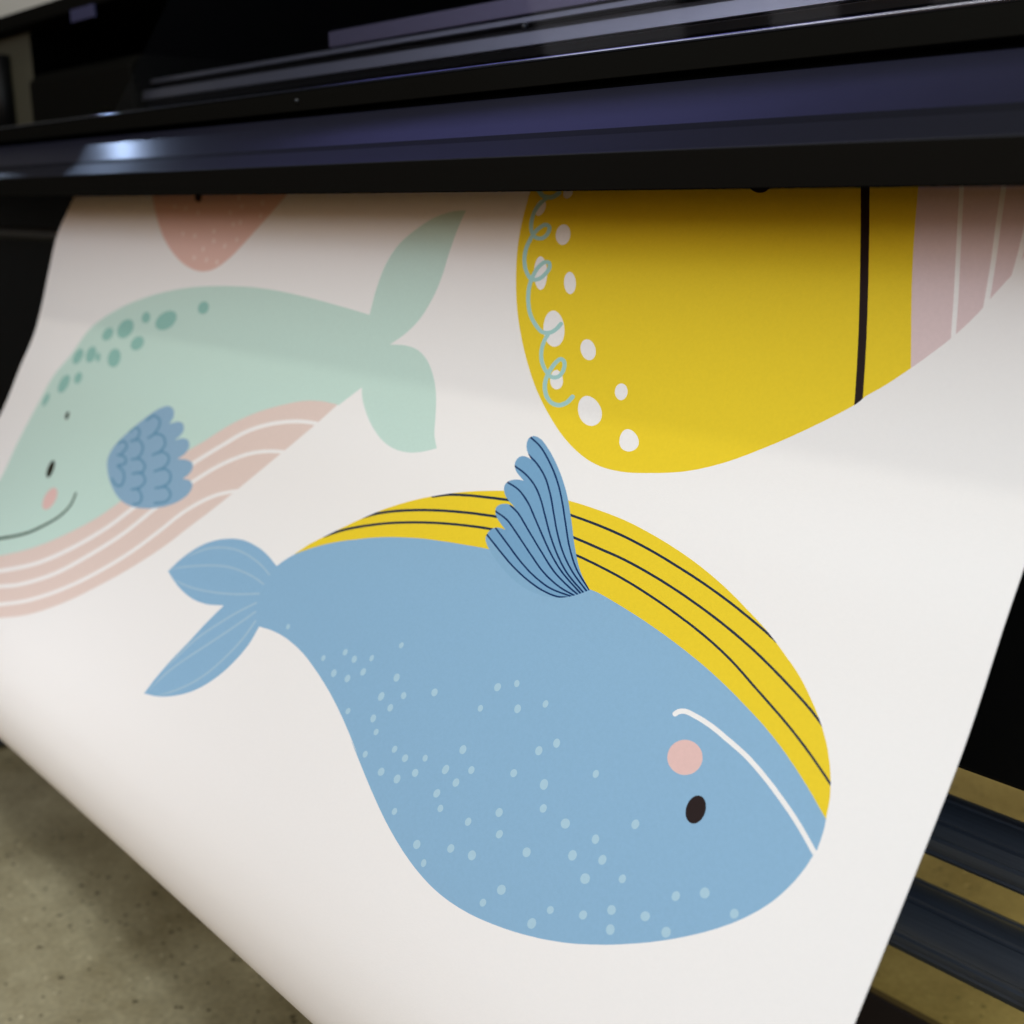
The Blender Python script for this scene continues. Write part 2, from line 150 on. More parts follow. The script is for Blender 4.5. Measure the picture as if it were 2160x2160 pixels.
ART = """
pinkdeep||pinkfish|1598.3,65.8 1596.7,71.2 1588.5,77.6 1580.1,83.8 1574.2,88.6 1568.1,93.3 1561.4,98.3 1553.6,104.1 1545.2,110.3 1536.6,116.7 1527.8,123 1519.7,128.7 1511.2,134.6 1502.4,140.4 1493.8,146.1 1485.2,151.4 1477.4,156 1469.8,160.4 1462.2,164.6 1454.6,168.6 1446.8,172.4 1438.6,176.1 1430.1,179.6 1421.5,183 1413,186 1404.9,188.5 1394.2,191.3 1383.8,193.4 1373.8,194.9 1365.8,195.7 1358,196.2 1350.3,196.1 1341.8,195.4 1333.4,194.1 1325.2,192.2 1319.1,190.2 1313.1,187.7 1307.2,185 1301.6,182 1296.2,179 1290.8,175.6 1285.7,172 1280.8,168.3 1276.3,164.4 1271.9,160.6 1267.6,156.5 1263.7,152.4 1260.1,148.2 1256.7,143.9 1253.4,139.6 1250.2,135.3 1247,131.1 1243.8,126.9 1240.6,122.6 1237.4,118.3 1234.7,114.4 1231.9,110.2 1229.3,106 1226.9,101.9 1224.7,98 1223,94.5 1221.2,90.6 1219.8,87.1 1218.7,83.5 1217.9,79.9 1217.3,76.1 1216.7,72.4 1226.3,72.2 1236.5,71.9 1247.2,71.6 1258.5,71.1 1270.2,70.7 1282.3,70.1 1294.8,69.5 1307.8,68.9 1321,68.2 1334.6,67.5 1348.3,66.8 1362.3,66.1 1376.5,65.4 1390.8,64.6 1405.1,63.9 1419.4,63.2 1433.7,62.6 1447.9,61.9 1461.9,61.4 1475.6,60.8 1489,60.4 1502,60 1514.6,59.8 1526.6,59.6 1538,59.5 1548.6,59.6 1558.5,59.8 1567.5,60.1 1575.5,60.6 1582.5,61.3 1588.3,62.1 1592.9,63.1 1596.3,64.3
black|||1440.5,88.7 1436,89.3 1431.1,91.1 1426.7,93.6 1423.6,96.5 1422.3,99.3 1423,101.4 1425.5,102.6 1429.5,102.5 1434.2,101.4 1438.8,99.2 1442.7,96.4 1445,93.5 1445.4,91 1443.9,89.2
palepink|||1312.6,105.7 1310.9,106.3 1309.3,107.7 1308.2,109.4 1308,111 1308.6,112.1 1310,112.4 1311.6,111.7 1313.2,110.4 1314.2,108.6 1314.5,107 1313.9,105.9
palepink|||1333.4,114.4 1331.7,115 1330.1,116.4 1329.1,118.1 1329,119.7 1329.6,120.8 1331,121.1 1332.7,120.4 1334.2,119.1 1335.2,117.4 1335.4,115.7 1334.8,114.6
palepink|||1416.1,114.8 1414.3,115.4 1412.6,116.8 1411.5,118.6 1411.3,120.3 1412,121.4 1413.5,121.7 1415.3,121 1417,119.6 1418.1,117.9 1418.3,116.2 1417.6,115
palepink|||1431.4,145.1 1429.6,145.7 1428,147.1 1427,148.8 1427,150.4 1427.9,151.6 1429.4,151.8 1431.2,151.2 1432.7,149.9 1433.6,148.2 1433.7,146.5 1432.9,145.4
palepink|||1397.1,147.4 1395.4,148 1393.9,149.4 1393,151.1 1393.1,152.7 1394,153.7 1395.5,154 1397.1,153.4 1398.6,152.1 1399.4,150.4 1399.4,148.8 1398.6,147.7
palepink|||1353.1,140.4 1351.4,141.1 1349.9,142.4 1349,144.1 1348.9,145.7 1349.6,146.8 1351,147 1352.7,146.4 1354.2,145.1 1355.1,143.4 1355.3,141.8 1354.5,140.7
palepink|||1313.6,130.1 1312,130.7 1310.5,132 1309.5,133.7 1309.3,135.3 1310,136.4 1311.3,136.6 1313,136 1314.5,134.7 1315.5,133 1315.6,131.4 1315,130.4
palepink|||1298.6,127.5 1297,128.1 1295.5,129.4 1294.6,131.1 1294.4,132.7 1295.1,133.7 1296.4,134 1298,133.4 1299.5,132.1 1300.4,130.4 1300.6,128.8 1299.9,127.8
palepink|||1258.5,118.3 1256.9,118.9 1255.5,120.2 1254.6,121.9 1254.5,123.4 1255.1,124.5 1256.4,124.7 1257.9,124.1 1259.3,122.8 1260.2,121.2 1260.4,119.6 1259.8,118.6
palepink|||1289.5,150.4 1288,151 1286.7,152.2 1286,153.8 1286.1,155.3 1286.9,156.4 1288.3,156.6 1289.8,156.1 1291,154.8 1291.7,153.2 1291.6,151.7 1290.9,150.7
palepink|||1343.8,153.5 1342.2,154.1 1340.8,155.4 1340.2,157 1340.3,158.5 1341.2,159.6 1342.7,159.8 1344.2,159.3 1345.5,158 1346.2,156.4 1346.1,154.8 1345.2,153.8
palepink|||1363.9,164.5 1362.4,165.1 1361.2,166.3 1360.7,167.9 1361.1,169.4 1362.1,170.5 1363.6,170.8 1365.2,170.2 1366.3,169 1366.8,167.4 1366.4,165.8 1365.4,164.8
palepink|||1312.8,159.3 1311.3,159.8 1310.1,161 1309.5,162.6 1309.8,164.1 1310.8,165.1 1312.2,165.4 1313.7,164.9 1314.8,163.6 1315.3,162.1 1315.1,160.6 1314.2,159.5
palepink|||1380.7,176.5 1379.1,177.1 1378,178.3 1377.7,179.9 1378.2,181.4 1379.3,182.5 1380.8,182.8 1382.4,182.2 1383.4,181 1383.8,179.4 1383.3,177.9 1382.2,176.8
palepink|||1348.3,178.2 1346.8,178.7 1345.8,179.9 1345.4,181.5 1345.8,183 1347,184 1348.5,184.3 1350,183.8 1351,182.6 1351.3,181 1350.9,179.5 1349.8,178.5
palepink|||1321.1,180.2 1319.7,180.7 1318.6,181.9 1318.3,183.4 1318.8,184.9 1319.9,185.9 1321.3,186.2 1322.8,185.7 1323.8,184.5 1324.1,182.9 1323.6,181.4 1322.6,180.4
palepink|||1268,100.8 1266.4,101.4 1264.8,102.8 1263.8,104.5 1263.5,106.1 1264.1,107.1 1265.3,107.4 1266.9,106.8 1268.5,105.4 1269.5,103.7 1269.8,102.1 1269.3,101
palepink|||1487.5,105.7 1485.5,106.4 1483.6,107.9 1482.3,109.8 1482,111.5 1482.8,112.7 1484.3,113 1486.3,112.3 1488.2,110.8 1489.4,109 1489.8,107.2 1489.1,106
palepink|||1331.3,93 1329.5,93.7 1327.8,95.1 1326.6,96.9 1326.2,98.6 1326.8,99.7 1328.1,99.9 1329.8,99.3 1331.5,97.8 1332.7,96 1333.1,94.4 1332.6,93.2
palepink|||1455.4,108.4 1453.4,109 1451.6,110.5 1450.4,112.4 1450.1,114.1 1450.9,115.2 1452.4,115.5 1454.3,114.8 1456.1,113.4 1457.3,111.5 1457.6,109.8 1456.9,108.6
mint||mint|1761.2,694.5 1761.4,689.2 1762.1,683.9 1762.9,678.7 1763.7,673.4 1764.3,668.1 1764.4,662.7 1763.8,657.3 1762.3,651.9 1759.7,646.5 1756,641.1 1751.5,635.8 1746.4,630.4 1741.2,625 1735.9,619.5 1731,614 1726.7,608.3 1723.3,602.5 1720.9,597.1 1718.7,591.5 1716.8,585.7 1715.2,579.9 1713.9,574 1712.8,568 1711.9,562 1711.3,556 1710.9,550.1 1710.7,544.2 1710.7,538.4 1711,532.4 1711.8,526.5 1712.9,520.5 1714.4,514.5 1716.1,508.6 1717.9,502.6 1719.7,496.6 1721.4,490.7 1722.9,484.8 1724,478.9 1724.8,472.6 1725.4,466.4 1725.6,460.2 1725.7,454 1725.4,447.9 1724.8,441.8 1723.9,435.7 1722.6,429.6 1721.2,423.5 1719.6,417.6 1718,411.6 1716.4,405.6 1714.6,399.6 1712.7,393.7 1710.6,387.8 1708.4,382.1 1705.9,376.6 1703.2,371.3 1699.7,365.6 1695.9,360.3 1691.8,355.1 1687.6,350.1 1683.4,345 1679.4,339.9 1675.5,334.5 1672.1,329.2 1669,323.6 1665.6,318 1662,312.4 1657.7,306.9 1652.8,301.5 1647.2,296.3 1640.6,291.4 1633.2,286.8 1625.2,282.4 1616.8,278.2 1608,274.2 1598.8,270.3 1589.5,266.6 1580,263 1570.3,259.5 1561.3,256.4 1552.1,253.4 1542.7,250.6 1533.1,247.9 1523.4,245.2 1513.6,242.7 1503.7,240.3 1493.8,238 1483.8,235.8 1473.2,233.5 1462.6,231.4 1451.8,229.3 1441,227.3 1430.2,225.5 1419.3,223.7 1408.5,222.1 1397.7,220.6 1387,219.2 1377.1,218 1367.2,217 1357.3,216 1347.4,215.1 1337.6,214.3 1327.7,213.6 1318,213 1308.3,212.4 1298.7,211.9 1289.2,211.4 1279.8,211 1270.4,210.6 1261.1,210.3 1251.9,210 1242.7,209.8 1233.6,209.7 1224.6,209.6 1215.6,209.6 1206.7,209.7 1197.9,209.8 1189.1,210 1180.3,210.3 1171.6,210.6 1162.9,211 1154.3,211.5 1145.8,212 1137.3,212.5 1128.9,213.1 1120.6,213.6 1112.4,214.2 1104,214.8 1095.7,215.4 1087.3,216.1 1079,216.8 1070.8,217.5 1062.7,218.3 1054.9,219 1047.3,219.7 1040,220.4 1033.1,221 1025.8,221.7 1018.8,222.4 1012.1,223.1 1005.7,223.8 999.3,224.4 993,225.1 986.6,225.8 986.4,221.7 986.2,217.6 986.1,213.5 986,209.5 985.8,205.4 985.4,201.5 984.8,197.6 984.1,193.4 983.4,189.2 982.5,185.2 981.5,181.2 980.4,177.2 979,173.4 977.5,169.7 975.9,166.1 974.2,162.5 972.3,159 970.3,155.6 968.1,152.3 965.6,149 962.8,145.9 959.8,142.8 956.6,139.9 953.2,137 949.8,134.2 946.1,131.4 942.2,128.6 938,125.9 933.8,123.4 929.4,121.1 925,119.1 920.4,117.4 915.6,116 910.7,114.8 905.9,113.9 901.3,113.1 895.6,112.5 890.1,112.3 884.6,112.1 884.8,115.9 885,119.6 885.2,123.3 885.3,127.1 885.3,131.2 885.2,134.7 884.9,138.4 884.7,142.2 884.4,146.1 884.2,149.9 884.1,153.6 884.1,157.3 884.1,161.2 884.1,165.1 884.2,169 884.3,172.8 884.6,176.5 885.2,180.2 885.9,183.8 886.6,187.3 887.5,190.8 888.6,194.3 889.8,197.8 891.2,201.4 892.7,204.7 894.4,208.2 896.2,211.7 898.1,215.2 900.2,218.7 902.4,221.9 904.8,225 907.8,228.4 911.1,231.6 914.6,234.6 918.2,237.6 922,240.4 925.8,243.1 929.8,245.6 933.9,248 938.1,250.4 942.2,252.9 936,252.5 929.9,252 923.9,251.6 918,251.6 912.6,251.9 907.4,252.3 902.2,253.1 897.3,254.2 892.4,255.8 887.6,257.9 883.1,260.3 878.9,262.9 874.7,266.1 870.8,269.6 867.3,273.3 864.1,277 861.6,280.1 859.4,283.2 857.4,286.5 855.5,289.8 853.7,293.1 851.9,296.9 850.3,300.9 848.7,304.9 847.1,309 845.6,312.9 844,316.7 842.6,320.5 841.1,324.2 839.4,327.8 837.5,331.2 835,334.4 832.4,337.4 829.7,340.4 827,343.3 831.8,345.2 836.8,347.2 842,349 846.4,350.3 851.1,351.5 855.9,352.6 860.9,353.4 866.1,353.9 871.6,354.2 877.2,354.2 882.8,353.9 888.4,353.2 894.2,352.2 899.9,350.9 905.7,349.2 910.7,347.4 915.8,345.3 920.8,342.9 925.8,340.4 930.5,337.9 935,335.2 939.4,332.4 943.6,329.5 947.6,326.6 951.2,323.7 955.2,320.3 958.7,316.9 961.9,313.6 964.6,310.3 966.9,306.9 968.7,303.6 970.4,300.3 974.7,303.6 979,306.8 983.2,310.1 987.4,313.4 991.6,316.7 995.8,320.1 999.8,323.4 1000.8,323.5 1001.8,323.5 1008,325.4 1014.2,327.4 1020.4,329.4 1026.6,331.4 1032.9,333.5 1039.2,335.5 1045.5,337.6 1051.8,339.7 1058.2,341.8 1064.6,343.9 1071.1,346 1077.6,348.2 1084.2,350.3 1090.8,352.5 1097.4,354.7 1104.1,356.9 1110.9,359.1 1117.7,361.4 1122,365.2 1126.3,369 1130.7,372.8 1135.2,376.6 1139.8,380.5 1144.4,384.4 1149,388.3 1153.7,392.2 1158.4,396.1 1163.1,400 1167.9,404 1172.6,408 1177.3,412 1182.1,416 1186.8,420 1191.4,424.1 1196.1,428.2 1200.6,432.3 1205.2,436.4 1209.6,440.6 1214,444.7 1218.3,448.9 1222.5,453.1 1226.6,457.4 1230.7,461.6 1234.8,465.9 1238.8,470.1 1242.7,474.4 1246.6,478.8 1250.5,483.1 1254.4,487.4 1258.2,491.8 1264.5,495.3 1270.9,498.9 1277.3,502.4 1283.7,506.1 1290.2,509.7 1296.6,513.3 1303.2,517 1309.8,520.7 1316.5,524.4 1323.1,528.1 1329.8,531.8 1336.5,535.6 1343.3,539.4 1350,543.2 1356.8,547.1 1363.6,550.9 1370.5,554.8 1377.3,558.7 1384.2,562.6 1391.2,566.6 1398.2,570.6 1405.2,574.6 1412.2,578.6 1419.4,582.6 1426.5,586.7 1433.7,590.8 1441,594.9 1450.1,598.1 1459.3,601.3 1468.6,604.5 1477.9,607.8 1487.4,611.1 1496.9,614.4 1506.6,617.8 1516.3,621.1 1526.1,624.5 1536,628 1546,631.4 1556,634.9 1566.2,638.4 1575.6,642.3 1585,646.2 1594.6,650.1 1604.2,654.1 1613.9,658.1 1623.8,662.1 1633.7,666.2 1643.8,670.3 1654,674.4 1664.4,678.6 1674.8,682.8 1685.3,687 1696,691.3 1706.7,695.7 1717.6,700 1728.7,704.4 1740,708.9 1746.9,704.1 1754,699.3
pink||pinkbelly|1770.6,688.3 1757.8,684.8 1745.1,681.5 1732.6,678.2 1720.1,674.9 1707.9,671.6 1695.7,668.3 1683.7,665 1671.8,661.5 1660.7,658.3 1649.7,655 1638.7,651.7 1627.8,648.4 1617,645.1 1606.4,641.7 1596,638.3 1585.9,634.9 1576,631.5 1566.2,628 1556.6,624.4 1547.2,620.9 1537.9,617.3 1528.8,613.7 1519.9,610 1511.3,606.3 1502.8,602.6 1494.7,598.8 1486.5,594.7 1478.5,590.6 1470.6,586.4 1463,582.1 1455.6,577.8 1448.4,573.6 1441.5,569.4 1434.8,565.2 1428.3,561.2 1422.2,557.4 1416.3,553.5 1410.5,549.8 1405,546 1399.7,542.3 1394.5,538.6 1389.5,534.9 1384.6,531.2 1379.4,527 1374.5,522.8 1369.7,518.6 1365.2,514.4 1360.8,510.2 1356.4,506 1352.1,501.8 1348,497.8 1344,493.9 1340.2,489.9 1336.3,486 1332.4,482 1328.4,478 1324.2,474 1319.8,469.9 1315.3,465.7 1310.7,461.5 1305.9,457.2 1301.1,453 1296.2,448.8 1291.4,444.7 1286.5,440.7 1281.4,436.5 1276.1,432.2 1270.9,428 1265.6,423.9 1260.5,420 1255.5,416.3 1250.7,413 1245.2,409.7 1240.2,406.9 1235.1,404.1 1229.4,400.8 1224.7,397.8 1219.6,394.6 1214.3,391.1 1208.8,387.5 1203.3,383.8 1197.6,380.2 1192,376.8 1186.5,373.6 1180.4,370.2 1174.3,366.9 1168.2,363.8 1162,360.7 1155.9,357.8 1149.6,354.9 1143.4,352.2 1137.2,349.6 1130.8,347.2 1124.4,344.8 1118,342.6 1111.6,340.4 1105.3,338.4 1099.2,336.5 1093,334.6 1087,332.8 1081,331.1 1075,329.5 1069.1,328.1 1063.2,326.9 1056.8,325.8 1050.5,324.8 1044.2,324.1 1037.9,323.5 1031.6,323 1024.1,322.7 1016.5,322.7 1009,322.8 1001.6,322.8 1004.7,326.2 1007.8,329.5 1010.8,332.8 1013.8,336.2 1016.8,339.6 1019.8,343 1022.7,346.4 1026.1,349.8 1029.4,353.2 1032.7,356.6 1036.1,360 1039.5,363.4 1043,366.8 1046.5,370.2 1050.2,373.8 1054,377.3 1057.9,381 1062,384.7 1065.8,388.3 1069.9,392 1074.1,395.9 1078.4,399.8 1082.8,403.8 1087.2,407.9 1091.7,412 1096.1,416 1100.5,420.1 1104.8,424.1 1108.9,428.1 1112.9,431.9 1116.7,435.6 1120.2,439.1 1124.6,443.5 1128.7,447.7 1132.6,451.8 1136.4,455.8 1140,459.7 1143.6,463.5 1147.2,467.4 1150.8,471.3 1154.4,475.1 1157.9,478.9 1161.5,482.6 1165.1,486.4 1168.6,490.1 1172.1,493.7 1175.5,497.4 1178.8,501 1182.4,505.1 1185.8,509 1189.1,512.9 1192.5,516.8 1196.2,520.8 1200.4,525.2 1204.2,528.8 1208.1,532.7 1212.3,536.7 1216.7,540.8 1221.3,545 1225.9,549.2 1230.7,553.4 1235.5,557.7 1240.3,561.8 1245.1,565.9 1249.8,569.8 1254.6,573.7 1259.4,577.6 1264.3,581.5 1269.3,585.4 1274.4,589.2 1279.6,593.1 1284.8,596.9 1290.1,600.8 1295.5,604.6 1300.9,608.4 1306.3,612.2 1311.8,616 1317.3,619.9 1322.9,623.7 1328.7,627.5 1334.5,631.3 1340.5,635 1346.6,638.7 1352.8,642.4 1359.8,646.4 1367.1,650.4 1374.5,654.4 1382.1,658.4 1389.8,662.3 1397.7,666.2 1405.7,669.9 1413.7,673.5 1421.7,676.9 1430.4,680.4 1438.9,683.6 1447.6,686.7 1456.3,689.6 1465.3,692.6 1474.8,695.6 1484.7,698.8 1494.1,701.8 1504,704.8 1514.4,708 1525.1,711.2 1536.2,714.4 1547.4,717.6 1558.9,720.9 1570.4,724.1 1582,727.2 1594.3,730.6 1606.8,733.8 1619.3,737.1 1632.1,740.3 1645.1,743.6 1658.3,746.9 1671.8,750.3 1685.7,753.8 1690.4,749.1 1695.3,744.4 1700.6,739.8 1706,735.1 1711.6,730.5 1717.3,725.8 1723.3,721.1 1729.4,716.5 1735.9,711.8 1742.5,707.2 1749.3,702.5 1756.3,697.8 1763.4,693
white|pinkbelly||1744.2,706 1730.6,702.7 1717.1,699.4 1703.5,696.1 1690.1,692.9 1676.9,689.7 1664,686.5 1651.5,683.4 1639.5,680.3 1628,677.2 1617.3,674.1 1605.9,670.7 1595.4,667.3 1585.6,664 1576.3,660.7 1567,657.4 1557.8,654 1548.1,650.5 1539,647.2 1529.7,643.9 1520.3,640.6 1510.8,637.1 1501.3,633.6 1492,630 1483,626.4 1474.2,622.7 1465.8,618.9 1457.5,615 1449.6,610.9 1441.9,606.8 1434.4,602.6 1427.2,598.4 1420.2,594.1 1413.4,589.8 1406.7,585.5 1400.1,581.2 1394.1,577.1 1388.2,573 1382.3,568.8 1376.6,564.6 1371,560.4 1365.6,556.2 1360.3,551.9 1355.2,547.8 1350.3,543.7 1345.6,539.6 1340.6,535.2 1335.9,530.9 1331.5,526.6 1327.3,522.4 1323.2,518.1 1319.1,513.8 1315,509.5 1310.7,505 1306.8,501 1303,496.8 1299.2,492.6 1295.3,488.4 1291.4,484.1 1287.4,479.8 1283.5,475.6 1279.4,471.4 1275.3,467.4 1271.2,463.4 1266.6,459.3 1262,455.2 1257.3,451.2 1252.6,447.2 1247.7,443.3 1242.8,439.5 1237.8,435.7 1232.7,432 1227.6,428.4 1222.4,424.8 1217.1,421.3 1211.8,417.8 1206.5,414.4 1201.2,411.1 1195.8,407.8 1190.5,404.6 1185.1,401.3 1179.8,398 1174.5,394.8 1169.3,391.5 1164.2,388.3 1159,385.2 1153.8,382.2 1148.5,379.4 1143,376.8 1137,374.1 1130.8,371.5 1124.5,369.1 1118.2,366.9 1111.8,364.7 1105.4,362.7 1098.9,360.9 1092.4,359.2 1085.9,357.6 1079.3,356.1 1072.7,354.8 1066.1,353.6 1059.5,352.6 1053.1,351.6 1046.2,350.9 1039.2,350.3 1032.3,349.9 1025.4,349.6 1018.4,349.3 1011.6,348.9 1010,348.6 1009,347.7 1009,346.7 1009.9,345.7 1011.5,345 1013.4,344.8 1020.2,345.2 1027.1,345.5 1034.1,345.8 1041.2,346.2 1048.5,346.7 1055.8,347.5 1062.5,348.4 1069.3,349.5 1076.1,350.7 1083,352.1 1089.8,353.6 1096.5,355.2 1103.2,356.9 1109.9,358.8 1116.5,360.9 1123.1,363.1 1129.6,365.4 1136.1,367.9 1142.5,370.6 1148.8,373.4 1154.5,376.1 1160,379 1165.4,382.1 1170.7,385.3 1176,388.5 1181.2,391.8 1186.5,395 1191.8,398.3 1197.2,401.5 1202.6,404.8 1208,408.1 1213.4,411.5 1218.8,414.9 1224.2,418.4 1229.6,421.9 1235,425.6 1240.2,429.2 1245.4,432.9 1250.5,436.7 1255.6,440.6 1260.6,444.5 1265.5,448.5 1270.3,452.6 1275,456.7 1279.6,460.8 1283.9,464.9 1288.2,469 1292.3,473.2 1296.3,477.5 1300.3,481.8 1304.3,486 1308.2,490.3 1312.1,494.5 1315.9,498.7 1319.8,502.7 1324.1,507.2 1328.2,511.6 1332.3,515.8 1336.4,520.1 1340.7,524.3 1345.1,528.5 1349.7,532.8 1354.6,537.2 1359.4,541.2 1364.3,545.2 1369.4,549.4 1374.6,553.5 1380.1,557.7 1385.7,561.9 1391.4,566.1 1397.2,570.3 1403.1,574.4 1409.1,578.4 1415.6,582.7 1422.3,587 1429.1,591.2 1436.1,595.4 1443.2,599.6 1450.6,603.7 1458.2,607.8 1466,611.8 1474.1,615.6 1482.3,619.3 1490.9,622.9 1499.8,626.4 1509,629.9 1518.4,633.4 1527.8,636.8 1537.3,640.2 1546.7,643.5 1555.9,646.8 1565.6,650.3 1574.9,653.7 1584.1,657 1593.4,660.2 1602.9,663.4 1613.2,666.6 1624.3,670 1634.8,673 1646,676 1657.8,679 1670.2,682.1 1683.1,685.2 1696.3,688.4 1709.8,691.6 1723.4,694.9 1737.1,698.2 1750.7,701.5 1753.5,702.6 1754.6,704 1753.9,705.4 1751.4,706.3 1747.8,706.6
white|pinkbelly||1722,722.3 1708.2,719 1694.4,715.7 1680.6,712.4 1667.1,709.2 1653.8,706 1640.9,702.9 1628.4,699.8 1616.4,696.7 1605.1,693.7 1594.4,690.6 1582.8,687.1 1572,683.6 1561.8,680.1 1552.1,676.7 1542.8,673.4 1534,670.3 1525.4,667.4 1516.2,664.6 1507.6,662 1499.1,659.5 1490.4,656.6 1481.1,653.3 1473.2,650.2 1465,646.8 1456.6,643.2 1448,639.4 1439.5,635.5 1431,631.4 1422.8,627.3 1414.9,623.2 1407.5,619.1 1400.9,615.3 1394.5,611.3 1388.4,607.3 1382.5,603.3 1376.8,599.2 1371.2,595.1 1365.7,591 1360.4,586.9 1355.1,582.8 1349.8,578.7 1344.5,574.5 1339.2,570.3 1333.9,566 1328.7,561.8 1323.6,557.5 1318.6,553.2 1313.6,549 1308.9,544.8 1304.3,540.5 1299.9,536.3 1295.4,531.9 1291.2,527.4 1287.1,522.9 1283.2,518.5 1279.4,514 1275.7,509.7 1272.1,505.5 1268.6,501.4 1265,497.6 1260.7,493 1256.6,488.7 1252.5,484.5 1248.4,480.4 1244.2,476.4 1239.9,472.4 1235.6,468.4 1231.2,464.6 1226.8,460.8 1222.2,457.1 1217.4,453.2 1212.3,449.3 1207.7,445.9 1202.9,442.3 1197.9,438.7 1192.8,435 1187.5,431.5 1182.1,428 1176.6,424.7 1171.1,421.5 1164.9,418.3 1158.6,415.1 1152.1,412 1145.6,409 1139.2,406.3 1133,403.8 1127,401.5 1120.6,399.4 1114.4,397.5 1108.3,395.9 1102.2,394.4 1096,393 1089.4,391.7 1082.5,390.6 1075.6,389.6 1069.2,388.7 1063.8,388.2 1056.8,387.7 1050.5,387.5 1048.8,387.2 1047.7,386.5 1047.4,385.5 1048.1,384.5 1049.6,383.8 1051.4,383.6 1057.9,383.8 1065.3,384.2 1071.2,384.8 1077.8,385.7 1084.9,386.7 1092.1,387.9 1099,389.2 1105.5,390.6 1111.9,392.1 1118.3,393.8 1124.8,395.8 1131.5,398 1137.8,400.4 1144.3,403 1150.9,405.8 1157.5,408.8 1164.2,411.9 1170.7,415.2 1177.1,418.5 1182.8,421.8 1188.5,425.2 1194.1,428.7 1199.5,432.3 1204.8,436 1209.9,439.6 1214.8,443.2 1219.5,446.7 1224.7,450.6 1229.6,454.5 1234.3,458.3 1238.8,462.1 1243.3,466 1247.7,469.9 1252.1,474 1256.4,478.1 1260.6,482.2 1264.7,486.4 1268.9,490.8 1273.3,495.4 1276.9,499.3 1280.5,503.4 1284.2,507.7 1287.8,512 1291.6,516.5 1295.6,520.9 1299.6,525.4 1303.9,529.8 1308.3,534.1 1312.7,538.3 1317.3,542.5 1322,546.7 1326.9,550.9 1331.9,555.2 1337.1,559.4 1342.3,563.7 1347.6,567.9 1352.9,572.1 1358.3,576.3 1363.6,580.4 1368.9,584.5 1374.2,588.6 1379.7,592.7 1385.2,596.8 1390.9,600.8 1396.8,604.8 1402.8,608.7 1409,612.6 1415.5,616.3 1422.8,620.3 1430.6,624.4 1438.7,628.4 1447.1,632.4 1455.6,636.3 1464,640 1472.4,643.6 1480.4,646.9 1488.1,649.9 1496.9,653.1 1505.3,655.7 1513.6,658.2 1522.4,660.8 1531.9,663.8 1540.8,666.7 1549.8,669.9 1559.1,673.2 1568.7,676.5 1578.8,680 1589.4,683.4 1600.7,686.8 1611.1,689.7 1622.2,692.6 1634,695.6 1646.3,698.7 1659.2,701.8 1672.4,704.9 1685.9,708.1 1699.6,711.3 1713.4,714.6 1727.3,717.9 1730,719 1731.4,720.4 1730.9,721.6 1728.8,722.5 1725.5,722.8
